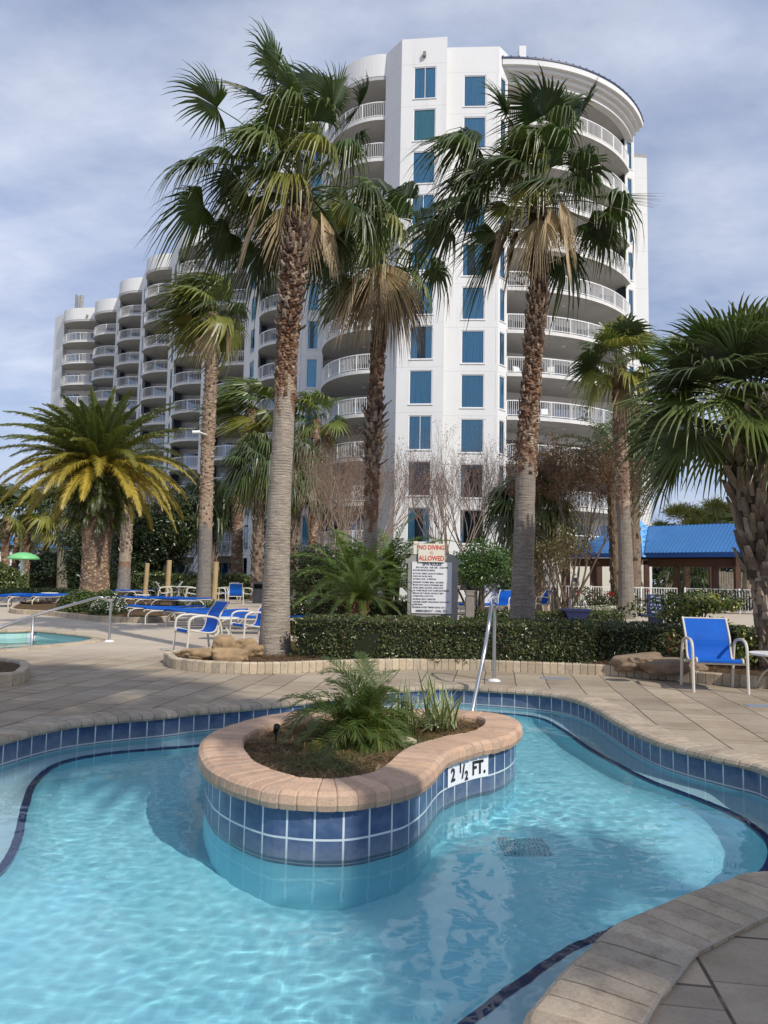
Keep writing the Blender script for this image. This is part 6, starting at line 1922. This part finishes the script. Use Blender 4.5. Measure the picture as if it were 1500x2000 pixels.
def lounger_proto(name, label, group):
    """head towards local +x, foot at -x"""
    root = empty(name); tag(root, label, 'sun lounger', group); W = .62; h = .36
    pr = catmull([(-.98, 0, h - .03), (-.95, 0, h + .015), (-.7, 0, h - .005), (-.2, 0, h - .02), (.3, 0, h - .01), (.6, 0, h + .01), (.96, 0, h + .03)], 4, False)
    sl = MB(); ribbon(sl, [(p[0], p[2] + .012) for p in pr], W + .04, .022); sl.build('sling', M['sling'], root)
    for s in (-1, 1):
        f = MB(); f.tube([(p[0], s * (W / 2 - .01), p[2] - .02) for p in pr], .016, 7); f.build('side_rail', M['beige'], root)
        for (xa, xb, xc) in ((-.93, -.80, -.62), (.72, .60, .45)):
            f = MB(); f.tube(catmull([(xa, s * W / 2, 0), (xa * .985 + xb * .015, s * W / 2, h * .55), (xb, s * W / 2, h - .05), (xc, s * W / 2, h - .03)], 4, False), .017, 7); f.build('leg', M['beige'], root)
    f = MB()
    for x in (-.97, -.3, .35, .95): f.tube([(x, -W / 2, h - .045), (x, W / 2, h - .045)], .012, 6)
    f.build('crossbar', M['beige'], root); f = MB()
    f.tube([(.35, -W / 2 + .05, h - .05), (.15, -W / 2 + .05, .12), (.15, W / 2 - .05, .12), (.35, W / 2 - .05, h - .05)], .010, 6)
    f.build('leg_brace', M['beige'], root); return root
GL = 'flat blue sun loungers on the pool deck'
lg = lounger_proto('sun_lounger', 'blue sun lounger at the near right end of the close row', GL)
near_l = [(-3.75, 19.0, 12, None), (-4.55, 19.9, 12, 'second blue sun lounger of the close row, counting from its right end'), (-5.35, 20.8, 12, 'third blue sun lounger of the close row, counting from its right end'), (-6.2, 22.0, 10, 'leftmost blue sun lounger of the close row')]
for k, (x, y, a, lab) in enumerate(near_l): place(lg if k == 0 else copy_tree(lg), x, y, radians(a), lab, GL, 1.08)
place(copy_tree(lg), -2.7, 17.6, radians(8), 'blue sun lounger lying behind the two chairs by the rocks', GL, 1.08)
for k, (px, py, lab) in enumerate(((340, 1191, 'right end lounger of the middle row in front of the flared palm foot'), (308, 1190, 'second lounger from the right in the middle row'), (282, 1188, 'third lounger from the right in the middle row'), (250, 1187, 'left end lounger of the middle row near the white flowers'))):
    q = gnd(px, py); place(copy_tree(lg), q.x + .3, q.y, radians(8), 'blue ' + lab, GL, 1.15)
for (px, py, lab) in ((90, 1184, 'blue lounger of the far left row closest to the flowering mound'), (45, 1184, 'middle blue lounger of the far left row'), (2, 1184, 'blue lounger cut by the left picture edge in the far left row'), (125, 1180, 'blue lounger half hidden behind the green mound at the date palm')):
    q = gnd(px, py); place(copy_tree(lg), q.x, q.y, radians(70), lab, GL, 1.15)
for (px, py, a, lab) in ((240, 1168, 5, 'distant lounger frame right of the pale slim palm foot'), (265, 1166, 5, 'distant lounger frame by the left timber post'), (915, 1200, 10, 'blue lounger right behind the timber bollard beside the rules sign'), (955, 1202, 10, 'blue lounger between the timber bollard and the reclining chair')):
    q = gnd(px, py); place(copy_tree(lg), q.x, q.y, radians(a), lab, GL, 1.1)

# ---- timber posts, mushroom shade, bin, bollards, blue tub
for k, (px, pyb, pyt, w_, Yd, lab) in enumerate(((285, 1167, 1100, .125, 44, 'leftmost and shortest of the three yellow timber posts'), (328, 1172, 1094, .13, 41, 'middle yellow timber post, tallest of three'), (419, 1186, 1098, .115, 32, 'yellow timber post standing right of the flared palm foot'))):
    b_, t_ = at(px - 2, pyb, Yd), at(px + 3, pyt, Yd)
    root = empty('timber_post', (b_.x, Yd, 0)); tag(root, lab, 'post', 'yellow timber posts')
    m = MB(); m.tube([(0, 0, -.02), (t_.x - b_.x, 0, t_.z - .06)], w_, 14); m.build('shaft', M['wood'], root)
    m = MB(); m.tube([(t_.x - b_.x, 0, t_.z - .058), (t_.x - b_.x, 0, t_.z - .02), (t_.x - b_.x, 0, t_.z)], [w_ + .006, w_ + .006, w_ * .75], 14); m.build('cap', M['wood'], root)
Yd = 52; b_, t_ = at(42, 1152, Yd), at(44, 1090, Yd)
root = empty('mushroom_shade', (b_.x, Yd, 0)); tag(root, 'bright green mushroom-shaped water shade on a white column at the left', 'water feature')
m = MB(); m.tube([(0, 0, -.02), (0, 0, t_.z)], .17, 16); m.build('column', M['white'], root, smooth=False)
m = MB(); pr = [(1.02, -.10), (1.04, 0), (.9, .13), (.65, .27), (.35, .37), (.02, .40)]
m.tube([(0, 0, t_.z + z) for _, z in pr], [x for x, _ in pr], 32); m.build('canopy', M['green'], root, smooth=True)
Yd = 38; q = gnd(507, 1175); x_ = at(506, 1160, Yd).x
root = empty('litter_bin', (x_, Yd, 0)); tag(root, 'dark grey litter bin with an open hood left of the tallest palm trunk', 'litter bin')
m = MB(); m.box((-.28, -.28, 0), (.28, .28, .72)); m.build('body', M['bin'], root)
m = MB(); m.box((-.28, -.28, .72), (-.22, .28, .95)); m.box((.22, -.28, .72), (.28, .28, .95)); m.box((-.22, .2, .72), (.22, .28, .95)); m.box((-.29, -.29, .95), (.29, .29, 1.06)); m.build('hood', M['bin'], root)
for (px, pyb, pyt, Yd, w_, lab) in ((917, 1206, 1153, 18.2, .10, 'square grey timber bollard just right of the rules sign'), (1082, 1188, 1148, 34, .10, 'pale bollard by the fence right of the tall right-hand palm'), (572, 1170, 1140, 40, .11, 'grey bollard in the distance right of the tallest palm trunk')):
    b_, t_ = at(px, pyb, Yd), at(px, pyt, Yd); root = empty('bollard', (b_.x, Yd, 0)); tag(root, lab, 'bollard')
    m = MB(); z1 = t_.z; m.box((-w_, -w_, 0), (w_, w_, z1 - .16)); m.box((-w_ * .8, -w_ * .8, z1 - .16), (w_ * .8, w_ * .8, z1 - .12)); m.box((-w_, -w_, z1 - .12), (w_, w_, z1 - .03)); m.build('post', M['bollard'], root)
    m = MB(); m.box((-w_ * 1.1, -w_ * 1.1, z1 - .03), (w_ * 1.1, w_ * 1.1, z1)); m.build('cap', M['bollard'], root)
Yd = 21; a_, c_ = at(1098, 1203, Yd), at(1150, 1203, Yd)
root = empty('towel_cart'); tag(root, 'navy tub with two slanting steel ladder rails behind the hedge', 'tub')
zt2 = at(1125, 1190, Yd).z
m = MB(); vs = []
for (z, k) in ((zt2 - .32, .08), (zt2, 0)):
    for (x, y) in ((a_.x + k * 2, Yd - .25 + k), (c_.x - k * 2, Yd - .25 + k), (c_.x - k * 2, Yd + .25 - k), (a_.x + k * 2, Yd + .25 - k)): vs.append(Vector((x, y, z)))
m.add(vs, [(0, 3, 2, 1), (4, 5, 6, 7), (0, 1, 5, 4), (1, 2, 6, 5), (2, 3, 7, 6), (3, 0, 4, 7)]); m.box((a_.x - .02, Yd - .28, zt2 - .04), (c_.x + .02, Yd + .28, zt2 + .012))
m.box((a_.x + .25, Yd - .12, 0), (a_.x + .33, Yd + .12, zt2 - .32)); m.box((c_.x - .33, Yd - .12, 0), (c_.x - .25, Yd + .12, zt2 - .32)); m.build('tub', M['navy'], root)
for (px, dx) in ((1114, .03), (1144, -.03)):
    p_ = at(px, 1190, Yd + .1); m = MB(); m.tube(catmull([(p_.x, Yd + .1, zt2), (p_.x + dx, Yd + .1, zt2 + .22), (p_.x + dx * 2, Yd + .3, zt2 + .25), (p_.x + dx * 2, Yd + .4, zt2 + .05)], 5, False), .02, 8); m.build('ladder_rail', M['steel'], root)
# camera on the palm
root = empty('security_camera'); q = at(386, 846, 31.6); tag(root, 'small white security camera sticking out left of the flared-foot palm trunk', 'camera')
m = MB(); m.tube([(q.x - .18, 31.4, q.z), (q.x + .12, 31.5, q.z + .03)], .07, 12); m.build('housing', M['white'], root)
m = MB(); m.tube([(q.x + .1, 31.5, q.z + .03), (q.x + .4, 31.8, q.z - .05)], .03, 8); m.build('bracket', M['white'], root)

# ---- white chairs on the tower balconies
def balcony_chair(x, y, z, rz, label):
    root = empty('balcony_chair', (x, y, z), rz); tag(root, label, 'chair')
    m = MB(); m.box((-.22, -.24, .40), (.24, .24, .43)); m.build('seat', M['white'], root)
    m = MB(); ribbon(m, [(-.22, .42), (-.27, .65), (-.34, .92)], .46, .02); m.build('backrest', M['white'], root)
    for a in (-1, 1):
        for b in (-1, 1):
            m = MB(); m.tube([(a * .24, b * .24, 0), (a * .2, b * .22, .41)], .02, 6); m.build('leg', M['white'], root)
for (x, n, rz, lab) in ((8.9, 5, -1.2, 'white chair on a tower balcony just left of the tall right-hand palm trunk'), (11.0, 5, -2.0, 'white chair on a tower balcony just right of the tall right-hand palm trunk'), (10.7, 4, -1.6, 'white chair one balcony lower, right of the tall right-hand palm trunk')):
    balcony_chair(x, 50.0, FL[n], rz, lab)
# ---- rocks
def rock(label, px, py, z, size, seed, mat='rock', ang=0.0, name='rock', cut=0.0):
    r = random.Random(seed); q = gnd(px, py, z)
    bm = bmesh.new(); bmesh.ops.create_icosphere(bm, subdivisions=4, radius=1)
    s1 = Vector((r.uniform(-9, 9), r.uniform(-9, 9), r.uniform(-9, 9)))
    for v in bm.verts:
        n_ = v.co.normalized(); d = 1 + .30 * noise.noise(n_ * 1.3 + s1) + .16 * noise.noise(n_ * 3 + s1) + .04 * noise.noise(n_ * 9 + s1)
        c = n_ * d
        c.x = max(-1.0, min(1.02, c.x)); c.z = max(-.6, min(.80 - cut, c.z)); c.y = max(-.95, min(.95, c.y))
        c += n_ * .03 * noise.noise(n_ * 6)
        v.co = Vector((c.x * size[0], c.y * size[1], c.z * size[2]))
    me = bpy.data.meshes.new(name); bm.to_mesh(me); bm.free(); me.materials.append(M[mat])
    me.polygons.foreach_set('use_smooth', [True] * len(me.polygons))
    o = bpy.data.objects.new(name, me); COL.objects.link(o); o.location = (q.x, q.y, z + size[2] * .5); o.rotation_euler = (r.uniform(-.12, .12), r.uniform(-.12, .12), ang)
    tag(o, label, 'rock'); return o
rock('long smooth tan boulder at the left end of the rock group', 393, 1286, .12, (.30, .17, .11), 1)
rock('big brown boulder in front of the rock group under the chair', 448, 1291, .12, (.27, .19, .14), 3, ang=.3)
rock('darker boulder standing between the long tan one and the big brown one', 437, 1276, .14, (.18, .15, .20), 5, ang=.5)
rock('tan boulder nearest the tallest palm trunk', 492, 1280, .12, (.18, .14, .12), 7)
rock('upper tan boulder at the back of the rock group', 478, 1268, .2, (.18, .14, .12), 9)
rock('flat-topped pale flagstone boulder in front of the hedge', 1243, 1305, .12, (.36, .25, .17), 12, 'rock2', .1, cut=.15)
rock('low reddish flagstone boulder beside the pale flat-topped one', 1302, 1311, .12, (.35, .22, .13), 14, 'rock2', -.15, cut=.12)
rock('small flagstone lying on top of the pale flat-topped one', 1250, 1292, .28, (.16, .13, .06), 16, 'rock2', .3, cut=.2)
rock('dark slab of rock half behind the lone blue chair', 1350, 1310, .12, (.22, .2, .11), 18, 'rock2', .5, cut=.1)

# ---- planter at the left edge and round bed of the date palm
def small_bed(label, pts, seed, name='planting_bed'):
    c = resample(catmull([Vector((x, y, 0)) for x, y in pts], 6), .08)
    if area2(c) < 0: c.reverse()
    root = empty(name); tag(root, label, 'flower bed')
    bricks(c, normals2(c), pb, .16, .006, random.Random(seed), .8, 1.1).build('brick_border', M['border'], root)
    bed_soil(c, .09, .11, root, 1)
small_bed('small brick-edged bed cut by the left picture edge on the near deck', [(-4.35, 8.75), (-4.28, 9.3), (-4.75, 10.2), (-5.6, 10.4), (-6.6, 9.6), (-6.0, 8.4)], 33)
small_bed('curved brick-edged bed around the flowering mound and thick date palm', [(gnd(90, 1203).x, 23.4), (gnd(180, 1213).x, gnd(180, 1213).y), (-7.0, 20.8), (-6.1, 21.4), (-6.6, 24.5), (-9.5, 35.2), (-13.0, 36), (-15, 33), (-12.2, 25)], 34)

# ---- white picket fence, timber fence
def picket_fence(label, a, b, h=1.15, sp=.12, mat='rail', name='picket_fence'):
    a, b = Vector(a), Vector(b); L = (b - a).length; d = (b - a).normalized(); n = Vector((-d.y, d.x, 0))
    root = empty(name); tag(root, label, 'fence')
    m = MB()
    for z in (.12, h - .04):
        p = [a + n * -.02, b + n * -.02, b + n * .02, a + n * .02]; m.add([q + UP * z for q in p] + [q + UP * (z + .04) for q in p], [(0, 3, 2, 1), (4, 5, 6, 7), (0, 1, 5, 4), (2, 3, 7, 6), (1, 2, 6, 5), (3, 0, 4, 7)])
    m.build('rail', M[mat], root)
    m = MB()
    for i in range(int(L / sp) + 1):
        q = a + d * i * sp; k = .011; z0, z1 = .16, h - .04
        m.add([q + Vector((x, y, z)) for z in (z0, z1) for x, y in ((-k, -k), (k, -k), (k, k), (-k, k))], [(0, 1, 5, 4), (1, 2, 6, 5), (2, 3, 7, 6), (3, 0, 4, 7)])
    m.build('pickets', M[mat], root)
    k = 0
    for i in range(int(L / 2.4) + 1):
        q = a + d * min(L, i * 2.4); m = MB(); m.box((q.x - .035, q.y - .035, 0), (q.x + .035, q.y + .035, h + .03)); m.build('post', M[mat], root)
picket_fence('white metal picket fence running behind the rose bushes and tall palm', (5.6, 38.5, 0), (14.4, 37.2, 0))
picket_fence('white metal picket fence on the right beyond the last pavilion posts', (14.7, 37.0, 0), (21.5, 33.0, 0))
root = empty('board_fence'); tag(root, 'weathered grey board fence in the shade behind the pavilion', 'fence')
m = MB(); x = 18.6; rf = random.Random(4)
while x < 34: m.box((x, 50 - (x - 18.6) * .15, 0), (x + .135, 50.03 - (x - 18.6) * .15, 2.2 + rf.uniform(-.02, .02))); x += .15
m.build('boards', M['greywood'], root)
m = MB()
for z in (.4, 1.1, 1.9): 
    m.add([Vector((18.6, 50.04, z)), Vector((34, 47.73, z)), Vector((34, 47.73, z + .09)), Vector((18.6, 50.04, z + .09)), Vector((18.6, 50.1, z)), Vector((34, 47.8, z)), Vector((34, 47.8, z + .09)), Vector((18.6, 50.1, z + .09))], [(0, 1, 2, 3), (7, 6, 5, 4), (3, 2, 6, 7), (0, 4, 5, 1)])
m.build('rails', M['greywood'], root)
root = empty('concrete_wall'); tag(root, 'low pale wall between the green bush and the tall right-hand palm', 'wall')
q0, q1 = at(945, 1150, 30), at(972, 1140, 30); m = MB(); m.box((q0.x, 30, 0), (q1.x + .1, 30.15, q1.z)); m.build('wall', M['whitewall'], root)

# ---- pavilion with blue metal roof
pav = empty('pavilion'); tag(pav, 'open timber pavilion with a blue ribbed metal roof on the right', 'pavilion')
EZ, RZ = 2.75, 4.25
def roof_panel(e0, e1, r0, r1, n, name='roof_panel'):
    m = MB(); th = .05
    nn = (e1 - e0).cross(r0 - e0).normalized()
    if nn.z < 0: nn = -nn
    m.add([e0, e1, r1, r0, e0 - nn * th, e1 - nn * th, r1 - nn * th, r0 - nn * th], [(0, 1, 2, 3), (7, 6, 5, 4), (0, 4, 5, 1), (1, 5, 6, 2), (2, 6, 7, 3), (3, 7, 4, 0)])
    o = m.build(name, M['roofblue'], pav)
    m = MB(); ed = (e1 - e0); L = ed.length; ed.normalize()
    up = (r0 - e0); up = (up - ed * up.dot(ed)); slope = up.normalized(); H = up.length
    # ribs run straight up the slope, clipped by the slanting ends
    s0 = (r0 - e0).dot(ed); s1 = (r1 - e0).dot(ed)
    for i in range(n + 1):
        u = L * i / n
        lo, hi = 0.0, H
        if s0 > 0 and u < s0: hi = H * u / s0
        if s1 < L and u > s1: hi = H * (L - u) / (L - s1)
        if hi < .15: continue
        a = e0 + ed * u + nn * .001; b = a + slope * hi; w = ed * .018; t = nn * .045
        m.add([a - w, a + w, b + w, b - w, a - w * .7 + t, a + w * .7 + t, b + w * .7 + t, b - w * .7 + t], [(0, 1, 5, 4), (1, 2, 6, 5), (3, 0, 4, 7), (4, 5, 6, 7)])
    m.build('rib', M['roofblue'], o)
    return o
def V(px, py, z): return gnd(px, py, z)
eC = V(1262, 1084, EZ); eR = V(1462, 1073, EZ); eL = V(1118, 1083, EZ); eC2 = V(1244, 1081, EZ)
# fix plan distances by hand so that the building is regular
eC = Vector((14.2, 38.6, EZ)); q = at(1460, 1074, 35.5); eR = Vector((q.x, 35.5, EZ)); eC = Vector((at(1260, 1084, 38.8).x, 38.8, EZ)); eC2 = Vector((at(1243, 1081, 39.3).x, 39.3, EZ)); eL = Vector((at(1110, 1082, 41.5).x, 41.5, EZ))
EZR = at(1360, 1079, 37.2).z
for q in (eC, eR, eC2, eL): q.z = EZR
RZ = EZR + 1.5
rC = at(1266, 1033, 41.2); rR = at(1437, 1018, 38.2); rL = at(1185, 1058, 43.5); rC2 = at(1246, 1024, 41.6)
RZ = (rC.z + rR.z) / 2; rC.z = rR.z = RZ
roof_panel(eC, eR, rC, rR, 26)
bk = Vector((.9, 4.6, 0))
roof_panel(eR + bk, eC + bk, rR, rC, 26)
m = MB(); m.add([eR, eR + bk, rR], [(0, 1, 2)]); m.build('hip_end', M['roofblue'], pav)
rC2.z = RZ + .12; rL.z = RZ - .25
roof_panel(eL, eC2, rL, rC2, 18)
bk2 = Vector((.4, 4.6, 0)); roof_panel(eC2 + bk2, eL + bk2, rC2, rL, 18)
# pale valley flashing between the two wings
top = at(1246, 1015, 41.2)
m = MB()
a0, a1 = eC2 + Vector((0, -.12, -.22)), eC + Vector((0, -.12, -.22)); am = (a0 + a1) / 2 + Vector((-.02, -.25, 0))
tt0, tt1 = Vector((top.x - .25, 41.4, top.z - .1)), Vector((top.x + .55, 41.2, top.z - .42)); tm = Vector((top.x, 41.0, top.z))
m.add([a0, am, tm, tt0], [(0, 1, 2, 3)]); m.add([am, a1, tt1, tm], [(0, 1, 2, 3)]); m.add([tt0, tm, tt1, tm + Vector((.2, 3, -.2))], [(0, 1, 3), (1, 2, 3)])
fo = m.build('valley_flashing', M['roofblue2'], pav)
m = MB()
for k in range(6):
    f = .12 + k * .15; p = am.lerp(tm, f).lerp(a1.lerp(tt1, f), .35); w = (a1 - am).normalized(); u = (tm - am).normalized()
    n_ = w.cross(u).normalized() * -.012
    if n_.y > 0: n_ = -n_
    m.add([p + n_, p + w * .32 + u * .10 + n_, p + w * .32 + u * .16 + n_, p + u * .05 + n_], [(0, 1, 2, 3)])
m.build('slot', M['fascia'], fo)
def fascia(a, b, name='fascia', h=.24, mat='fascia', dz=0, th=.06):
    m = MB(); d = (b - a).normalized(); n = Vector((-d.y, d.x, 0)) * th; a = a + UP * dz; b = b + UP * dz
    m.add([a, b, b + n, a + n, a - UP * h, b - UP * h, b + n - UP * h, a + n - UP * h], [(0, 1, 2, 3), (7, 6, 5, 4), (0, 4, 5, 1), (1, 5, 6, 2), (2, 6, 7, 3), (3, 7, 4, 0)])
    m.build(name, M[mat], pav)
for a, b in ((eL, eC2), (eC, eR), (eR, eR + bk)): fascia(a, b)
for a, b in ((eL, eC2), (eC, eR), (eR, eR + bk)):
    n = Vector((-(b - a).normalized().y, (b - a).normalized().x, 0)) * .35
    fascia(a + n, b + n, 'beam', .45, 'darkwood', -.245, .16)
fascia(eC + bk + Vector((0, -.4, 0)), eR + bk + Vector((0, -.4, 0)), 'beam', .45, 'darkwood', -.05, .16)
fascia(rC - UP * .1, rR - UP * .1, 'ridge_cap', .02, 'roofblue', .13, .2)
def post(px, Yd, w=.13):
    x = at(px, 1140, Yd).x; m = MB(); m.box((x - w, Yd - w, 0), (x + w, Yd + w, EZR - .3)); m.build('post', M['darkwood'], pav)
for px, Yd in ((1042, 42.6), (1108, 42.0), (1102, 46), (1158, 41.2), (1171, 45.5), (1246, 39.8), (1263, 44), (1322, 38.3), (1342, 42.6), (1397, 37.2), (1390, 41.8), (1440, 40), (1165, 46)): post(px, Yd)
m = MB(); m.quad(eL + Vector((.3, .4, -.3)), eC2 + Vector((0, .4, -.3)), eC2 + bk2 + Vector((0, -.3, -.3)), eL + bk2 + Vector((.3, -.3, -.3))); m.quad(eC + Vector((0, .4, -.3)), eR + Vector((-.3, .4, -.3)), eR + bk + Vector((-.3, -.3, -.3)), eC + bk + Vector((0, -.3, -.3))); m.build('ceiling', M['darkwood'], pav)

# cream restroom block behind the pavilion
root = empty('service_block'); tag(root, 'cream single-storey wall with doors behind the pavilion at the tower foot', 'building')
YB = 47.2
m = MB(); xa, xb = at(1043, 1140, YB).x, at(1268, 1140, YB).x
zt3 = 3.25
m.box((xa, YB, 0), (xb, YB + 1.0, zt3)); m.build('wall', M['cream'], root)
m = MB()
for (p0_, p1_) in ((1046, 1085), (1113, 1150)):
    x0_, x1_ = at(p0_, 1140, YB).x, at(p1_, 1140, YB).x; m = MB(); m.box((x0_, YB - .03, .02), (x1_, YB, 2.35)); m.build('door', M['signgrey'] if p0_ < 1100 else M['cream'], root)
for (px, py) in ((1124, 1132), (1204, 1137)):
    q = at(px, py, YB); m = MB(); m.box((q.x - .12, YB - .05, q.z - .12), (q.x + .12, YB - .032, q.z + .12)); pl3 = m.build('door_plate', M['ink'], root)
q = at(1124, 1118, YB); m = MB(); m.tube([(q.x, YB - .02, q.z), (q.x, YB - .10, q.z)], [.13, .11], 14); m.build('wall_lamp', M['white'], root)

# distant low building at the far left
root = empty('low_building'); tag(root, 'low white building with blue roof glimpsed between far left palms', 'building')
Yd = 88; q0, q1 = at(-60, 1080, Yd), at(78, 1080, Yd)
m = MB(); m.box((q0.x, Yd, 0), (q1.x, Yd + 8, at(60, 1068, Yd).z)); m.build('wall', M['whitewall'], root)
m = MB(); zr = at(60, 1068, Yd).z; zr2 = at(60, 1046, Yd).z
m.add([Vector((q0.x - .5, Yd - .6, zr)), Vector((q1.x + .5, Yd - .6, zr)), Vector((q1.x - 1, Yd + 3, zr2)), Vector((q0.x, Yd + 3, zr2)), Vector((q1.x + .5, Yd + 9, zr)), Vector((q0.x - .5, Yd + 9, zr))], [(0, 1, 2, 3), (1, 4, 2), (3, 2, 4, 5), (0, 3, 5), (0, 5, 4, 1)]); m.build('roof', M['roofblue'], root)
m = MB(); m.box((q0.x, Yd - .03, .9), (q1.x, Yd, 2.1)); m.build('window_band', M['fascia'], root)

# accent pavers
for (px, py) in ((1083, 1325), (1492, 1379)):
    q = gnd(px, py); m = MB(); m.box((-.19, -.09, 0), (.19, .09, .004)); o = m.build('paver', m_simple('slate_paver', (.22, .25, .30), .8, var=.2), None); o.location = (q.x, q.y, 0); o.rotation_euler = (0, 0, -.1); tag(o, kind='structure')
# ================================================================ LIGHT
SUN_EL = radians(42)
SX, SY = .64, -.77                              # horizontal direction towards the sun
l = bpy.data.lights.new('sun', 'SUN'); l.energy = 4.0; l.angle = radians(.6); l.color = (1.0, .945, .86)
so = bpy.data.objects.new('sun', l); COL.objects.link(so)
hn = hypot(SX, SY); SD = Vector((SX / hn * cos(SUN_EL), SY / hn * cos(SUN_EL), sin(SUN_EL)))
so.rotation_euler = SD.to_track_quat('Z', 'Y').to_euler()
l.cycles.is_caustics_light = True
w = bpy.data.worlds.new('World'); SC.world = w; w.use_nodes = True
nt = w.node_tree; nt.nodes.clear()
class WN(NT):
    def __init__(s): s.t = nt
W = WN()
out = W.n('ShaderNodeOutputWorld'); bg = W.n('ShaderNodeBackground')
sky = W.n('ShaderNodeTexSky', _sky_type='NISHITA', _sun_disc=False)
sky.sun_elevation = SUN_EL; sky.sun_rotation = atan2(SD.x, SD.y); sky.dust_density = 1.2; sky.ozone_density = 2.0
g = W.n('ShaderNodeTexCoord').outputs['Generated']
sx = W.n('ShaderNodeSeparateXYZ'); W.set(sx.inputs[0], g)
# project onto a cloud layer so that streaks flatten towards the horizon
zc = W.math('ADD', W.math('MAXIMUM', sx.outputs[2], 0.0), .22)
cb = W.n('ShaderNodeCombineXYZ'); W.set(cb.inputs[0], W.math('DIVIDE', sx.outputs[0], zc)); W.set(cb.inputs[1], W.math('DIVIDE', sx.outputs[1], zc))
mp = W.mapping(cb.outputs[0], (1.0, 1.5, 1), (0, 0, radians(20)), (3.2, 1.7, 0))
n1 = W.noise(.9, 7, .55, mp); n2 = W.noise(2.6, 8, .6, mp)
d = W.math('ADD', W.math('MULTIPLY', n1, .7), W.math('MULTIPLY', n2, .3))
cl = W.ramp(d, [(.36, 0.0), (.62, 1.0)])
shade = W.ramp(W.noise(1.7, 6, .6, W.mapping(mp, (1, 1, 1), (0, 0, 0), (.25, .2, 0))), [(.35, (4.0, 4.8, 6.9)), (.68, (7.4, 7.9, 9.0))])
low = W.ramp(sx.outputs[2], [(.02, 1.0), (.42, 0.0)])
shade = W.mix(low, shade, W.mix(1.0, shade, (.80, .82, .86), 'MULTIPLY'))
sk = W.mix(W.math('MAXIMUM', W.math('ADD', W.math('MULTIPLY', cl, .62), .30), W.math('MULTIPLY', low, .9)), W.mix(1.0, sky.outputs[0], (1.0, 1.0, 1.12), 'MULTIPLY'), shade)
W.set(bg.inputs[0], sk); bg.inputs[1].default_value = .125
W.set(out.inputs[0], bg)
SC.view_settings.view_transform = 'Standard'; SC.view_settings.look = 'None'; SC.view_settings.gamma = 1; SC.view_settings.exposure = -0.1
SC.cycles.max_bounces = 8; SC.cycles.transparent_max_bounces = 12; SC.cycles.diffuse_bounces = 3; SC.cycles.glossy_bounces = 3; SC.cycles.transmission_bounces = 6
SC.cycles.sample_clamp_indirect = 6; SC.cycles.use_denoising = True
SC.cycles.caustics_refractive = True; SC.cycles.caustics_reflective = False; SC.cycles.blur_glossy = .5
